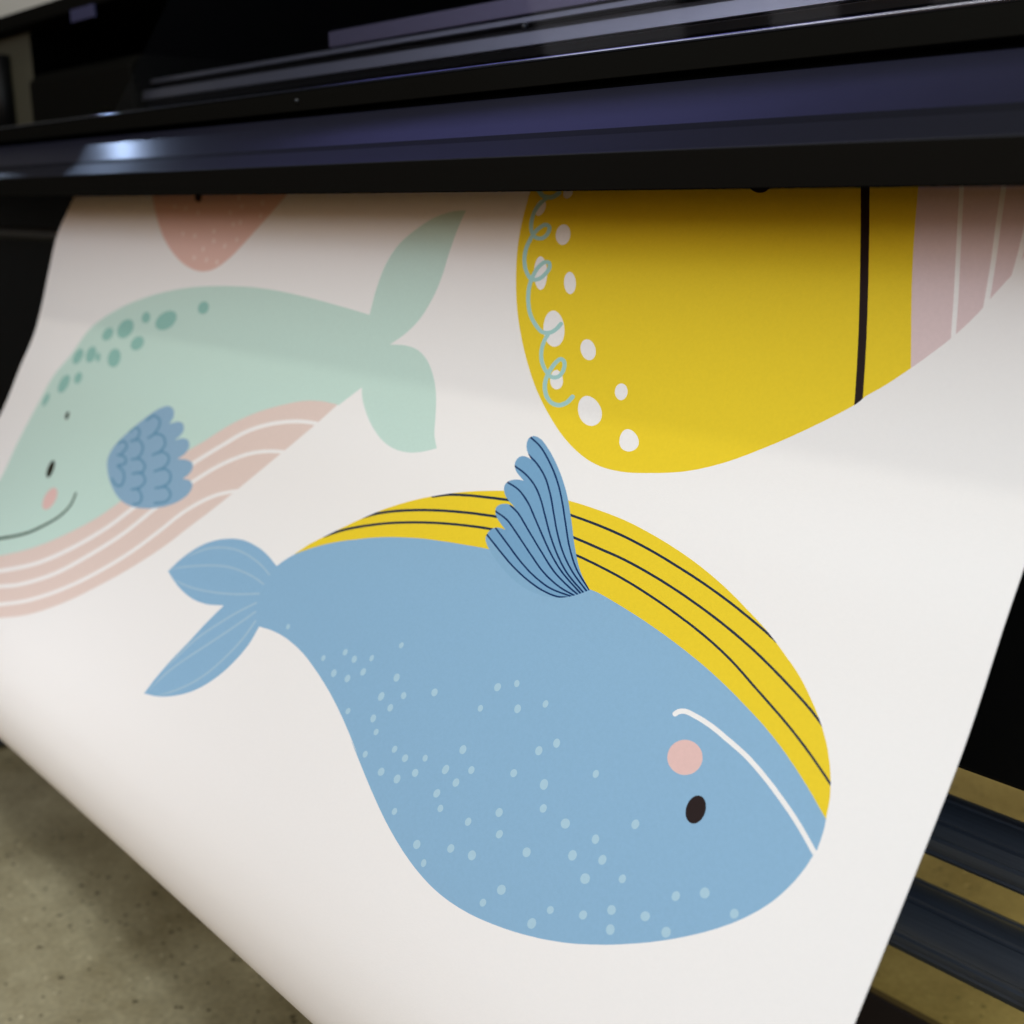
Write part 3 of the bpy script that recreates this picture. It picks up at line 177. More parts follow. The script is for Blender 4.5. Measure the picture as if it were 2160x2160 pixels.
white|pinkbelly||1696.3,743.6 1682.4,739.9 1668.6,736.4 1654.8,732.8 1641.2,729.3 1627.8,725.9 1614.9,722.5 1602.4,719.2 1590.5,715.9 1579.2,712.8 1568.6,709.6 1557.3,706.2 1546.8,702.8 1536.9,699.4 1527.4,696.1 1518.3,692.9 1509.2,689.7 1500,686.5 1490.8,683.3 1481.7,680.2 1472.6,677.2 1463.6,674.1 1454.7,670.9 1445.8,667.5 1436.9,663.9 1428.8,660.4 1420.8,656.8 1412.7,653.1 1404.8,649.2 1396.9,645.3 1389.2,641.3 1381.6,637.3 1374.3,633.3 1367.2,629.3 1360.8,625.6 1354.6,621.9 1348.5,618.1 1342.5,614.4 1336.6,610.6 1330.9,606.7 1325.3,602.9 1319.8,599 1314.4,595.2 1309.1,591.3 1303.8,587.3 1298.5,583.2 1293.2,579.1 1288.1,575 1283.1,570.8 1278.2,566.7 1273.4,562.6 1268.8,558.5 1264.3,554.5 1260.1,550.6 1255.6,546.3 1251.3,542.1 1247.2,537.9 1243.3,533.8 1239.5,529.7 1235.7,525.6 1231.9,521.5 1228,517.4 1224.1,513.2 1220.4,508.9 1216.8,504.6 1213.2,500.4 1209.6,496.2 1205.8,492.1 1201.9,488.1 1197.7,484.3 1193.5,480.8 1189.1,477.2 1184.6,473.8 1179.9,470.4 1175.1,467.2 1170.4,464.2 1165.6,461.4 1161,458.9 1155.2,456.1 1149.6,453.6 1143.9,451.4 1138,449.4 1132.1,447.3 1126.1,445.4 1120,443.7 1113.7,442 1107.4,440.3 1101.2,438.6 1099.9,437.9 1099.4,437 1099.9,436 1101.2,435.3 1103,434.9 1104.8,435.1 1111,436.8 1117.3,438.5 1123.7,440.2 1130.1,442 1136.4,443.9 1142.5,446 1148.6,448.1 1154.6,450.4 1160.6,453 1166.6,455.9 1171.5,458.5 1176.5,461.4 1181.4,464.5 1186.4,467.8 1191.2,471.2 1195.9,474.8 1200.4,478.3 1204.8,482 1209.1,485.9 1213.1,490 1217,494.2 1220.7,498.4 1224.3,502.7 1228,507 1231.7,511.2 1235.5,515.4 1239.4,519.5 1243.3,523.6 1247.1,527.7 1250.9,531.8 1254.9,535.9 1258.9,540.1 1263.2,544.2 1267.6,548.5 1271.9,552.4 1276.4,556.4 1281,560.4 1285.7,564.5 1290.6,568.6 1295.7,572.8 1300.8,576.9 1306,581 1311.3,585 1316.7,589 1321.9,592.9 1327.3,596.7 1332.8,600.6 1338.4,604.4 1344.1,608.2 1349.9,611.9 1355.8,615.7 1361.9,619.4 1368.1,623.1 1374.5,626.7 1381.5,630.7 1388.8,634.6 1396.3,638.6 1404,642.5 1411.8,646.4 1419.7,650.2 1427.6,653.9 1435.6,657.5 1443.5,660.9 1452.2,664.4 1460.8,667.6 1469.6,670.8 1478.5,673.8 1487.6,676.8 1496.8,679.9 1506.1,683.1 1515.4,686.4 1524.6,689.6 1533.7,692.8 1543.1,696 1552.8,699.3 1563.2,702.6 1574.2,706 1584.6,709 1595.6,712.2 1607.3,715.3 1619.6,718.6 1632.5,721.9 1645.7,725.3 1659.3,728.8 1673.1,732.3 1687,735.9 1700.9,739.5 1703.6,740.5 1705,741.8 1704.6,743.1 1702.7,743.9 1699.7,744.1
teal|||1326.1,233.1 1322.6,234 1319.7,235.4 1317.6,237.2 1316.6,239.4 1316.6,241.7 1317.6,243.9 1319.7,245.9 1322.6,247.4 1326.1,248.5 1329.9,248.9 1333.8,248.7 1337.3,247.8 1340.3,246.4 1342.4,244.5 1343.5,242.3 1343.5,240 1342.4,237.8 1340.3,235.8 1337.3,234.2 1333.8,233.2 1329.9,232.8
teal|||1398.2,252.1 1396,253.3 1394.2,254.7 1393.1,256.4 1392.5,258.2 1392.6,260.1 1393.2,262.1 1394.5,264.1 1396.3,266.2 1398.6,268.1 1401.5,270 1404.8,271.7 1408.4,273.2 1412.3,274.6 1416.3,275.6 1420.5,276.4 1424.6,276.8 1428.7,277 1432.5,276.8 1436,276.4 1439.2,275.6 1441.9,274.5 1444,273.2 1445.6,271.6 1446.6,269.8 1446.9,267.9 1446.5,265.9 1445.5,263.8 1443.9,261.7 1441.7,259.7 1438.9,257.7 1435.7,255.9 1432.1,254.3 1428.2,252.9 1424.1,251.8 1419.9,250.9 1415.7,250.3 1411.7,250.1 1407.8,250.1 1404.2,250.5 1401,251.1
teal|||1476.4,256 1472.4,256.6 1468.9,258 1466.4,260 1464.9,262.4 1464.7,265 1465.9,267.4 1468.2,269.4 1471.5,270.8 1475.4,271.4 1479.5,271.2 1483.3,270.2 1486.4,268.5 1488.6,266.3 1489.4,263.7 1488.9,261.2 1487.1,259 1484.1,257.2 1480.4,256.2
teal|||1517.5,270 1514.1,271 1511.2,272.3 1508.9,274 1507.2,276 1506.3,278.1 1506,280.5 1506.5,282.9 1507.8,285.3 1509.6,287.7 1512.1,289.9 1515.2,291.9 1518.7,293.6 1522.5,295 1526.6,296 1530.8,296.6 1535,296.8 1539,296.5 1542.8,295.8 1546.1,294.6 1548.9,293.1 1551.1,291.3 1552.5,289.1 1553.2,286.8 1553.1,284.4 1552.2,281.9 1550.5,279.4 1548.2,277.1 1545.2,275 1541.8,273.1 1537.9,271.6 1533.8,270.4 1529.6,269.7 1525.4,269.4 1521.3,269.5
teal|||1570.9,285.2 1567.7,286.2 1565.2,287.7 1563.5,289.6 1562.9,291.9 1563.2,294.3 1564.5,296.7 1566.8,299 1569.7,301 1573.3,302.7 1577.3,303.8 1581.4,304.4 1585.4,304.3 1589.1,303.6 1592.2,302.4 1594.4,300.6 1595.7,298.5 1596,296.1 1595.1,293.6 1593.2,291.2 1590.4,289 1587,287.2 1583,285.8 1578.8,285 1574.7,284.8
teal|||1473.1,290.4 1469.8,291.6 1467.3,293.3 1465.8,295.4 1465.2,297.6 1465.8,300 1467.3,302.3 1469.7,304.5 1472.9,306.4 1476.8,307.9 1481,309 1485.5,309.4 1489.9,309.3 1493.9,308.6 1497.4,307.4 1500.1,305.7 1501.8,303.6 1502.4,301.3 1502,298.9 1500.3,296.5 1497.7,294.3 1494.3,292.4 1490.2,291 1485.8,290 1481.3,289.6 1477,289.7
teal|||1539.6,312.1 1535.7,312.5 1531.9,313.3 1528.4,314.6 1525.2,316.3 1522.4,318.3 1520.2,320.6 1518.6,323.1 1517.6,325.7 1517.3,328.2 1517.7,330.7 1518.8,332.9 1520.6,334.9 1523,336.4 1526,337.6 1529.5,338.3 1533.2,338.5 1537.2,338.2 1541.2,337.4 1545,336.1 1548.6,334.4 1551.7,332.3 1554.2,330 1556.1,327.5 1557.2,324.9 1557.4,322.3 1556.8,319.8 1555.3,317.6 1553.2,315.6 1550.4,314 1547.1,312.9 1543.4,312.3
teal|||1611.7,315.6 1608.2,316.1 1604.9,317.2 1602,318.8 1599.5,320.8 1597.6,323.2 1596.2,325.8 1595.6,328.5 1595.8,331.2 1596.6,333.6 1598.2,335.8 1600.5,337.6 1603.3,338.9 1606.5,339.6 1610,339.7 1613.6,339.2 1617.2,338.2 1620.4,336.6 1623.3,334.5 1625.5,332.1 1627,329.4 1627.6,326.7 1627.4,324 1626.2,321.6 1624.4,319.4 1621.8,317.6 1618.7,316.4 1615.3,315.7
teal|||1589.4,322.3 1586.2,322.8 1583.1,324.2 1580.4,326.4 1578.6,328.9 1577.9,331.5 1578.4,333.8 1580.1,335.3 1582.8,335.9 1586,335.4 1589.2,334 1592,331.8 1593.9,329.2 1594.6,326.6 1593.9,324.4 1592.1,322.9
teal|||1647,322.5 1643.8,323.1 1641,324.4 1638.7,326.1 1636.9,328.2 1635.7,330.7 1635.2,333.3 1635.4,336 1636.2,338.6 1637.8,341 1639.9,343.1 1642.5,344.7 1645.5,345.8 1648.8,346.4 1652.1,346.4 1655.4,345.7 1658.3,344.5 1660.9,342.8 1662.9,340.6 1664.3,338.1 1664.9,335.5 1664.7,332.8 1663.8,330.1 1662,327.7 1659.7,325.6 1656.8,324 1653.6,322.9 1650.3,322.4
teal|||1654.6,363.8 1651.7,364.3 1649,365.4 1646.7,366.9 1644.8,368.7 1643.3,371 1642.5,373.4 1642.2,376 1642.6,378.7 1643.5,381.4 1645,383.9 1646.9,386.3 1649.3,388.3 1652,390 1654.9,391.2 1658,392 1661,392.2 1664,392 1666.7,391.2 1669.2,390 1671.2,388.3 1672.8,386.3 1673.8,383.9 1674.4,381.3 1674.3,378.6 1673.6,375.9 1672.5,373.2 1670.8,370.8 1668.7,368.6 1666.3,366.7 1663.6,365.2 1660.6,364.2 1657.6,363.8
teal|||1620.7,355.9 1616.8,356.6 1613.2,358 1610.4,360.1 1608.5,362.6 1607.8,365.3 1608.3,367.9 1610,370.2 1612.8,371.9 1616.3,373 1620.1,373.2 1624,372.6 1627.5,371.2 1630.3,369.1 1632.1,366.6 1632.8,363.9 1632.4,361.2 1630.7,358.9 1628,357.2 1624.6,356.1
teal|||1695.3,396.8 1693.2,397.2 1691.5,398.4 1690.1,400 1689.2,402.2 1688.9,404.7 1689,407.3 1689.7,410 1690.9,412.5 1692.5,414.7 1694.4,416.4 1696.5,417.6 1698.7,418.2 1700.8,418 1702.8,417.2 1704.4,415.8 1705.7,413.9 1706.4,411.6 1706.5,409 1706.1,406.3 1705.1,403.6 1703.6,401.3 1701.8,399.3 1699.7,397.8 1697.5,397
eye|||1610.3,414 1607.7,414.6 1605.4,416.2 1603.9,418.6 1603.5,421.3 1604.2,423.7 1605.9,425.3 1608.4,425.9 1611,425.3 1613.4,423.7 1614.9,421.3 1615.4,418.6 1614.6,416.2 1612.8,414.6
eye|||1583.4,485 1581.3,485.2 1579.1,486 1576.9,487.2 1574.7,488.8 1572.7,490.8 1570.9,493.1 1569.4,495.6 1568.2,498.1 1567.4,500.6 1567.1,503 1567.2,505.2 1567.8,507 1568.7,508.5 1570.1,509.5 1571.8,510.1 1573.7,510.1 1575.8,509.7 1578,508.7 1580.3,507.3 1582.4,505.5 1584.4,503.4 1586.1,501 1587.5,498.5 1588.5,495.9 1589,493.4 1589.2,491.1 1588.8,489.1 1588,487.4 1586.8,486.1 1585.2,485.3
cheek|||1533.7,518.7 1530.9,519 1528.2,519.7 1525.6,520.7 1523.1,522.1 1520.9,523.8 1519,525.7 1517.4,527.9 1516.2,530.2 1515.3,532.6 1514.9,535.1 1514.9,537.5 1515.3,539.9 1516.1,542.2 1517.3,544.3 1518.9,546.1 1520.8,547.7 1523,548.9 1525.4,549.8 1528,550.4 1530.8,550.5 1533.5,550.3 1536.3,549.7 1539,548.7 1541.5,547.3 1543.8,545.7 1545.8,543.7 1547.5,541.6 1548.8,539.2 1549.7,536.8 1550.2,534.2 1550.2,531.7 1549.8,529.3 1548.9,527 1547.6,524.9 1545.9,523 1543.9,521.5 1541.6,520.2 1539.1,519.3 1536.5,518.8
darkgreen|||1474.4,514.1 1472.8,519.4 1471.2,524.5 1471,529.7 1472.2,534.1 1474.5,538.8 1477.6,543.4 1481.5,548 1485.7,552 1490.6,556 1496.1,560 1502,563.9 1508,567.9 1514.2,571.9 1520.4,575.8 1527,579.7 1534.2,583.6 1542.2,587.4 1549.8,590.7 1558.2,594 1567.2,597.4 1576.7,600.7 1586.6,604 1596.6,607.2 1606.6,610.4 1616.5,613.4 1626.4,616.3 1636.4,619.2 1646.8,622 1657.6,624.9 1669,627.7 1681.2,630.7 1692.5,633.3 1704.5,636 1717.2,638.6 1730.4,641.4 1744.2,644.1 1758.2,647 1772.6,649.8 1787.1,652.7 1801.6,655.6 1816.1,658.5 1818.6,659.4 1819.7,660.6 1819,661.9 1816.7,662.8 1813.5,663.1 1810.2,662.8 1795.9,659.8 1781.5,656.8 1767.1,653.8 1752.9,651 1738.9,648.1 1725.2,645.2 1712,642.4 1699.3,639.6 1687.2,636.9 1675.8,634.2 1663.6,631.1 1652.1,628.2 1641.3,625.2 1630.9,622.3 1620.8,619.4 1611,616.3 1601.1,613.2 1591.1,610 1581.1,606.7 1571.3,603.3 1561.8,599.9 1552.7,596.5 1544.2,593 1536.5,589.6 1528.4,585.6 1521.1,581.6 1514.5,577.6 1508.3,573.6 1502.2,569.6 1496.3,565.6 1490.5,561.5 1485,557.4 1480,553.3 1475.9,549.2 1472,544.4 1468.9,539.6 1466.7,534.8 1465.4,530 1465.8,524.5 1467.5,519.3 1469.2,514 1469.8,513.5 1470.9,513.1 1472.2,512.9 1473.4,513.1 1474.2,513.5
finblue||minfin|1439.2,457.8 1440.9,452.4 1440.7,446.8 1439.1,441.2 1436.8,436.7 1433.4,432.2 1429.2,427.6 1424.3,422.8 1420,418.8 1415,414.4 1409.6,409.9 1403.8,405.4 1398,401 1392.4,396.9 1387.1,393.1 1380.2,388.4 1373.6,384.1 1367.1,380.2 1360.5,376.9 1353.5,373.8 1346.5,371.3 1339.6,370 1331.4,370.4 1324.3,372.2 1319.4,376.1 1317.1,381 1317.5,384.4 1319.3,387.8 1321,391.3 1314.7,389 1308.4,386.7 1302.4,385.4 1295.2,385.2 1289,386.2 1284.3,389.2 1281.7,393.1 1282.6,397.4 1285.8,401.6 1290.2,405.2 1295.2,408.6 1288.6,406.4 1282,404.3 1275.8,403 1268.8,402.8 1262.8,403.8 1258,406.6 1255.3,410.4 1255.6,415.1 1258.6,420 1262.2,423 1266.9,426 1271.6,428.9 1264,427.8 1256.4,426.8 1249.3,426.3 1240.8,426.6 1233.9,428.1 1230.4,431.3 1229.1,435.1 1230.3,439.2 1233.2,443.1 1236.8,446.2 1240.9,449.1 1231.6,448.1 1223.2,448 1217.3,449.8 1213.1,452.5 1211.4,456.6 1212.1,461.4 1213.9,465 1216.8,468.6 1220.8,472.3 1225.2,475.6 1230.5,478.8 1236.4,482 1242.9,485 1248.9,487.4 1255.4,489.7 1262.3,491.9 1269.5,493.9 1276.9,495.7 1284.5,497.4 1292.6,499 1300.8,500.3 1309.2,501.3 1317.4,501.9 1326.6,502.1 1335.9,501.8 1345.2,501.1 1354.4,499.8 1364.5,497.6 1374.8,494.6 1384.7,491.2 1394,487.7 1402,484.2 1409.5,480.5 1416.4,476.6 1422.7,472.7 1429.5,467.9 1435.2,462.9
scale|minfin||1378.8,395.4 1376.7,394.2 1374.7,392.7 1372.8,391.3 1370.9,390 1369.1,389 1367.3,388.2 1365.7,387.9 1363.4,387.8 1360.5,388 1357.4,388.5 1354.3,389.2 1351.7,390 1349.8,390.8 1348.6,391.6 1347.6,392.8 1346.9,394.1 1346.5,395.6 1346.3,397.2 1346.3,398.6 1346.5,400 1347.1,401.4 1348,402.9 1349,404.4 1350.2,406 1351.3,407.5 1352.3,409.1 1352.3,409.7 1351.7,410.3 1350.6,410.6 1349.3,410.7 1348.1,410.4 1347.4,409.9 1346.5,408.4 1345.4,406.9 1344.2,405.3 1343.1,403.7 1342.2,402.1 1341.5,400.5 1341.2,398.9 1341.2,397.2 1341.4,395.5 1342,393.8 1342.8,392.2 1344.2,390.6 1346.1,389.2 1348.8,388 1352.2,387 1355.8,386.2 1359.7,385.6 1363.6,385.4 1367.2,385.5 1370.3,386.1 1372.9,387.2 1375.2,388.5 1377.2,389.9 1379.2,391.3 1381.1,392.6 1383.1,393.9 1383.5,394.4 1383.3,395.1 1382.5,395.6 1381.2,395.9 1379.9,395.8
scale|minfin||1357.5,416.5 1355.5,415.3 1353.6,414 1351.7,412.6 1349.9,411.4 1348.1,410.4 1346.2,409.6 1344.2,409 1341.4,408.6 1338.2,408.3 1334.8,408.2 1331.4,408.3 1328.4,408.6 1325.9,409.1 1324,409.7 1322,410.7 1320.1,411.9 1318.4,413.3 1317,414.7 1316,416.1 1315.3,417.4 1315.2,418.6 1315.6,419.9 1316.3,421.2 1317.3,422.7 1318.5,424.2 1319.8,425.8 1321,427.4 1322,428.9 1322,429.5 1321.4,430.1 1320.3,430.4 1319,430.5 1317.9,430.2 1317.2,429.7 1316.3,428.2 1315.2,426.8 1313.9,425.2 1312.7,423.6 1311.6,422.1 1310.8,420.5 1310.3,418.8 1310.5,417.2 1311.3,415.6 1312.5,413.9 1314.2,412.2 1316.1,410.7 1318.4,409.2 1320.9,408 1323.7,407 1327.2,406.3 1331,405.9 1335,405.8 1339.1,405.9 1343,406.2 1346.5,406.8 1349.4,407.6 1351.8,408.7 1354,409.9 1356,411.2 1357.8,412.5 1359.7,413.8 1361.6,414.9 1362.1,415.5 1361.9,416.1 1361.1,416.6 1359.8,416.9 1358.5,416.8
scale|minfin||1330.6,434.7 1328.1,433.6 1325.6,432.4 1323.2,431.2 1320.7,430.1 1318.4,429.2 1316.1,428.4 1313.8,428 1311.1,427.8 1307.9,427.8 1304.7,427.9 1301.7,428.2 1299,428.7 1297.1,429.3 1295.4,430.1 1293.9,431.2 1292.6,432.5 1291.8,433.9 1291.3,435.3 1291.4,436.5 1291.8,437.8 1292.7,439.2 1293.8,440.7 1295.1,442.3 1296.4,443.9 1297.6,445.6 1298.7,447.2 1298.7,447.8 1298.1,448.3 1297,448.7 1295.8,448.8 1294.7,448.5 1294,448.1 1293,446.5 1291.9,445 1290.6,443.3 1289.3,441.7 1288.1,440.1 1287.2,438.5 1286.6,436.9 1286.6,435.3 1287.1,433.6 1288.2,431.8 1289.7,430.2 1291.7,428.7 1294.3,427.5 1297.2,426.6 1300.6,426 1304.3,425.6 1308.1,425.4 1311.8,425.4 1315.4,425.7 1318.6,426.3 1321.5,427.2 1324.2,428.3 1326.8,429.5 1329.2,430.7 1331.7,431.8 1334.1,432.9 1334.8,433.4 1334.8,434 1334.2,434.6 1333.1,434.9 1331.8,435
scale|minfin||1309.1,453.1 1306.7,452.1 1304.3,451 1301.9,449.9 1299.7,448.8 1297.4,447.9 1295.2,447.1 1293.1,446.6 1291.1,446.3 1288.4,446.2 1285.4,446.4 1282.2,446.8 1279.2,447.3 1276.6,448 1274.6,448.8 1272.8,449.9 1271.2,451.3 1269.9,452.9 1268.9,454.6 1268.3,456.3 1268.2,457.7 1268.6,458.8 1269.6,460 1271,461.2 1272.7,462.4 1274.6,463.7 1276.4,465 1278.1,466.3 1278.4,466.8 1278,467.4 1277.2,467.9 1276,468.1 1274.8,468 1273.9,467.6 1272.4,466.4 1270.6,465.2 1268.8,463.9 1266.9,462.6 1265.3,461.2 1264.1,459.7 1263.5,458.2 1263.6,456.3 1264.3,454.3 1265.4,452.4 1267,450.5 1269,448.7 1271.4,447.3 1274.3,446.2 1277.6,445.2 1281.2,444.6 1285,444.1 1288.7,443.9 1292.3,444 1295.3,444.4 1298.1,445.1 1300.7,446 1303.1,447 1305.5,448.1 1307.8,449.2 1310.1,450.2 1312.5,451.2 1313.1,451.7 1313.1,452.3 1312.5,452.8 1311.4,453.2 1310.2,453.3
scale|minfin||1288.2,471.8 1285.4,471 1282.5,470.1 1279.7,469.2 1277,468.3 1274.4,467.5 1271.9,466.9 1269.6,466.5 1267.6,466.5 1264.8,466.8 1261.6,467.4 1258.4,468.3 1255.5,469.4 1253.1,470.5 1251.6,471.6 1250.8,472.7 1250.4,474.1 1250.4,475.7 1250.8,477.3 1251.7,478.8 1252.9,480.1 1254.2,481 1255.9,481.8 1258.2,482.5 1260.7,483.3 1263.5,484 1266.4,484.7 1269.5,485.4 1272.4,486.1 1275.2,486.9 1275.9,487.3 1276.1,487.9 1275.7,488.5 1274.8,488.9 1273.6,489.1 1272.4,488.9 1269.8,488.2 1266.9,487.5 1264,486.8 1261,486 1258.1,485.3 1255.3,484.5 1252.8,483.6 1250.6,482.6 1248.8,481.4 1247.3,479.8 1246.3,478 1245.8,476.2 1245.8,474.3 1246.3,472.4 1247.6,470.7 1249.8,469.2 1252.7,467.7 1256.2,466.4 1260,465.4 1263.9,464.6 1267.7,464.2 1271,464.2 1274.1,464.7 1277,465.4 1279.9,466.3 1282.8,467.2 1285.5,468.1 1288.2,469 1291,469.8 1291.8,470.2 1292,470.8 1291.6,471.4 1290.6,471.8 1289.4,472
scale|minfin||1410.4,415.5 1408.6,413.8 1407,412 1405.4,410.3 1403.8,409.2 1402.6,408.7 1400.1,408.7 1396.6,409.1 1393.1,410 1390.7,410.9 1389.5,411.9 1388.7,413.4 1388.4,415.1 1388.4,416.7 1389,418.2 1390.1,419.8 1391.5,421.4 1392.8,423.1 1392.9,423.7 1392.3,424.3 1391.2,424.7 1389.8,424.8 1388.6,424.6 1387.8,424.1 1386.5,422.4 1385.1,420.7 1383.8,418.9 1383.2,417.1 1383.2,415.1 1383.6,413.1 1384.6,411.2 1386.8,409.4 1390.4,407.9 1394.9,406.8 1399.7,406.2 1404.4,406.3 1407.9,407.4 1410.2,409 1411.9,410.9 1413.5,412.7 1415.2,414.3 1415.5,415 1415,415.6 1413.9,416 1412.6,416.2 1411.2,416
scale|minfin||1398.9,427.4 1396.1,426.4 1393.4,425.3 1390.9,424.3 1388.5,423.4 1386.3,422.9 1384.4,422.7 1381.9,422.9 1379,423.4 1375.8,424.3 1372.7,425.3 1370.1,426.5 1368.1,427.6 1366.6,428.8 1365.4,430.3 1364.6,431.9 1364,433.6 1363.8,435.3 1363.7,436.8 1364.2,438.2 1365.1,439.6 1366.3,441.1 1367.7,442.6 1368.9,444.1 1369,444.7 1368.4,445.3 1367.2,445.7 1365.9,445.8 1364.7,445.6 1364,445.1 1362.8,443.6 1361.5,442.2 1360.2,440.6 1359.1,438.9 1358.6,437.1 1358.6,435.4 1358.9,433.5 1359.5,431.6 1360.5,429.7 1362,427.9 1363.9,426.3 1366.5,424.8 1369.6,423.5 1373.2,422.3 1377,421.2 1380.8,420.5 1384.7,420.2 1388.3,420.6 1391.5,421.3 1394.4,422.3 1397.1,423.4 1399.7,424.5 1402.3,425.4 1403.1,425.9 1403.2,426.5 1402.6,427.1 1401.5,427.5 1400.1,427.6
scale|minfin||1377.1,448.8 1373.9,448 1370.7,447.2 1367.6,446.3 1364.7,445.7 1362,445.2 1359.5,445.2 1356.6,445.4 1353.3,445.9 1349.8,446.7 1346.6,447.6 1344,448.6 1342.1,449.6 1340.8,450.8 1339.8,452.2 1339.3,453.8 1339.2,455.3 1339.5,456.5 1340.5,457.4 1342.2,458.4 1344.5,459.3 1346.7,460.4 1347.3,460.9 1347.2,461.5 1346.5,462.1 1345.3,462.4 1344,462.4 1342.9,462.2 1340.8,461.2 1338.4,460.1 1336.2,458.9 1334.6,457.4 1334.2,455.7 1334.2,453.8 1334.9,451.9 1336.1,450.1 1338.1,448.4 1340.7,447 1344,445.7 1347.8,444.6 1351.8,443.7 1355.8,443 1359.7,442.7 1363.5,442.9 1367.1,443.4 1370.5,444.2 1373.6,445 1376.7,445.8 1379.8,446.6 1380.7,447 1381.1,447.6 1380.7,448.2 1379.7,448.7 1378.4,448.9
scale|minfin||1357.5,465.2 1354.3,464.3 1351.1,463.2 1348.1,462.1 1345.2,461.3 1342.6,460.8 1340.2,460.7 1338.1,460.9 1335.4,461.5 1332.5,462.4 1329.7,463.4 1327.2,464.5 1325.3,465.6 1324,466.6 1323.3,467.6 1323,468.9 1323.2,470.4 1323.7,471.8 1324.5,473.2 1325.4,474.4 1326.5,475.4 1328.1,476.3 1330,477.2 1332.1,478.1 1334.1,479.1 1334.7,479.6 1334.6,480.2 1333.8,480.8 1332.6,481.1 1331.4,481.1 1330.3,480.8 1328.4,479.9 1326.3,479 1324.2,478 1322.3,476.9 1320.8,475.6 1319.7,474.2 1318.9,472.6 1318.3,470.9 1318.1,469.2 1318.4,467.5 1319.5,465.8 1321.4,464.4 1323.8,463 1326.8,461.7 1330,460.5 1333.4,459.4 1336.9,458.7 1340.4,458.3 1344.3,458.4 1347.9,459.1 1351.3,460.1 1354.5,461.2 1357.5,462.2 1360.6,463.1 1361.4,463.6 1361.6,464.2 1361.1,464.8 1360.1,465.2 1358.7,465.4
scale|minfin||1340,483.8 1337.1,483.1 1334.3,482.3 1331.7,481.6 1329.4,481.2 1327.3,481.2 1325,481.5 1322.3,482.1 1319.3,483 1316.5,484.1 1314.1,485.3 1312.4,486.4 1310.8,487.8 1309.6,489.4 1308.8,491.1 1308.6,492.6 1309,493.8 1310,494.5 1312,495.3 1314.6,496 1317.6,496.7 1320.3,497.5 1321.1,498 1321.3,498.6 1320.8,499.1 1319.8,499.6 1318.5,499.7 1317.3,499.6 1314.7,498.8 1311.8,498.1 1308.9,497.3 1306.2,496.2 1304.4,494.8 1303.7,493 1303.9,491.1 1304.8,489 1306.3,487 1308.3,485.3 1310.6,483.8 1313.5,482.5 1316.8,481.2 1320.2,480.1 1323.8,479.3 1327.4,478.8 1331,478.9 1334.3,479.4 1337.3,480.2 1340,481 1342.7,481.7 1343.6,482.1 1343.9,482.7 1343.5,483.3 1342.5,483.8 1341.2,484
scale|minfin||1429.3,434.7 1426.8,433.5 1424.4,432.2 1422.1,431 1420.2,430.3 1418.9,430.1 1416.9,430.3 1414,431.1 1411.1,432.3 1408.6,433.6 1407.3,434.7 1407,435.7 1407.4,436.9 1408.3,438.4 1409.6,440.1 1411,441.9 1412.5,443.6 1413.6,445.4 1413.6,446 1412.9,446.6 1411.7,447 1410.3,447 1409,446.8 1408.3,446.3 1407.3,444.6 1406,442.9 1404.5,441.2 1403.1,439.4 1402.1,437.6 1401.6,435.9 1402.2,434.1 1404.3,432.2 1407.4,430.6 1411.1,429.1 1415.1,428.1 1419.2,427.6 1423,428 1426,429.1 1428.6,430.4 1431,431.7 1433.4,432.8 1434.1,433.4 1434,434 1433.2,434.6 1431.9,435 1430.5,435
scale|minfin||1418.6,449.2 1415,449 1411.3,448.7 1407.7,448.4 1404.5,448.3 1401.9,448.3 1400,448.6 1397.8,449.3 1395.5,450.5 1393.5,452 1392.2,453.3 1391.9,454.3 1392.6,455 1394.4,455.9 1397.2,456.9 1400.6,458 1404.2,459 1407.3,460.2 1408,460.7 1408.1,461.3 1407.4,461.9 1406.3,462.3 1404.9,462.4 1403.6,462.2 1400.7,461.1 1397.3,460 1393.8,459 1390.6,457.8 1388,456.5 1386.6,454.8 1387.1,452.9 1388.9,451 1391.4,449.2 1394.4,447.6 1397.9,446.4 1401.5,445.9 1405.3,445.8 1409,446 1412.8,446.3 1416.4,446.6 1419.8,446.7 1421.1,447 1421.8,447.5 1421.9,448.1 1421.2,448.7 1420,449.1
scale|minfin||1403.5,463.2 1399.9,463.7 1396.4,464 1393.1,464.4 1390.1,465 1387.6,465.7 1385.3,466.6 1382.9,467.8 1380.6,469.3 1378.6,470.8 1376.8,472.3 1375.5,473.8 1374.4,475.4 1373.5,477.3 1372.9,479.2 1372.8,480.9 1373.1,482.2 1373.7,482.9 1375.5,483.3 1378.7,483.5 1382.5,483.4 1386.1,483 1388.7,482.5 1391.5,481.6 1394.5,480.5 1397.6,479.3 1400.8,478.2 1402.1,477.9 1403.5,477.9 1404.5,478.3 1405,478.9 1404.7,479.5 1403.7,480 1400.6,481.1 1397.5,482.3 1394.3,483.5 1390.8,484.6 1387.1,485.4 1382.6,485.8 1377.8,486 1373.3,485.7 1369.7,484.7 1368,483.1 1367.6,481.3 1367.7,479.3 1368.4,477.2 1369.4,475.1 1370.6,473.2 1372.1,471.5 1374.1,469.8 1376.4,468.1 1379,466.4 1381.8,465 1384.8,463.8 1388.3,462.8 1392,462.1 1395.7,461.7 1399.2,461.3 1402.6,460.8 1404,460.8 1405.1,461.1 1405.7,461.6 1405.6,462.3 1404.7,462.8
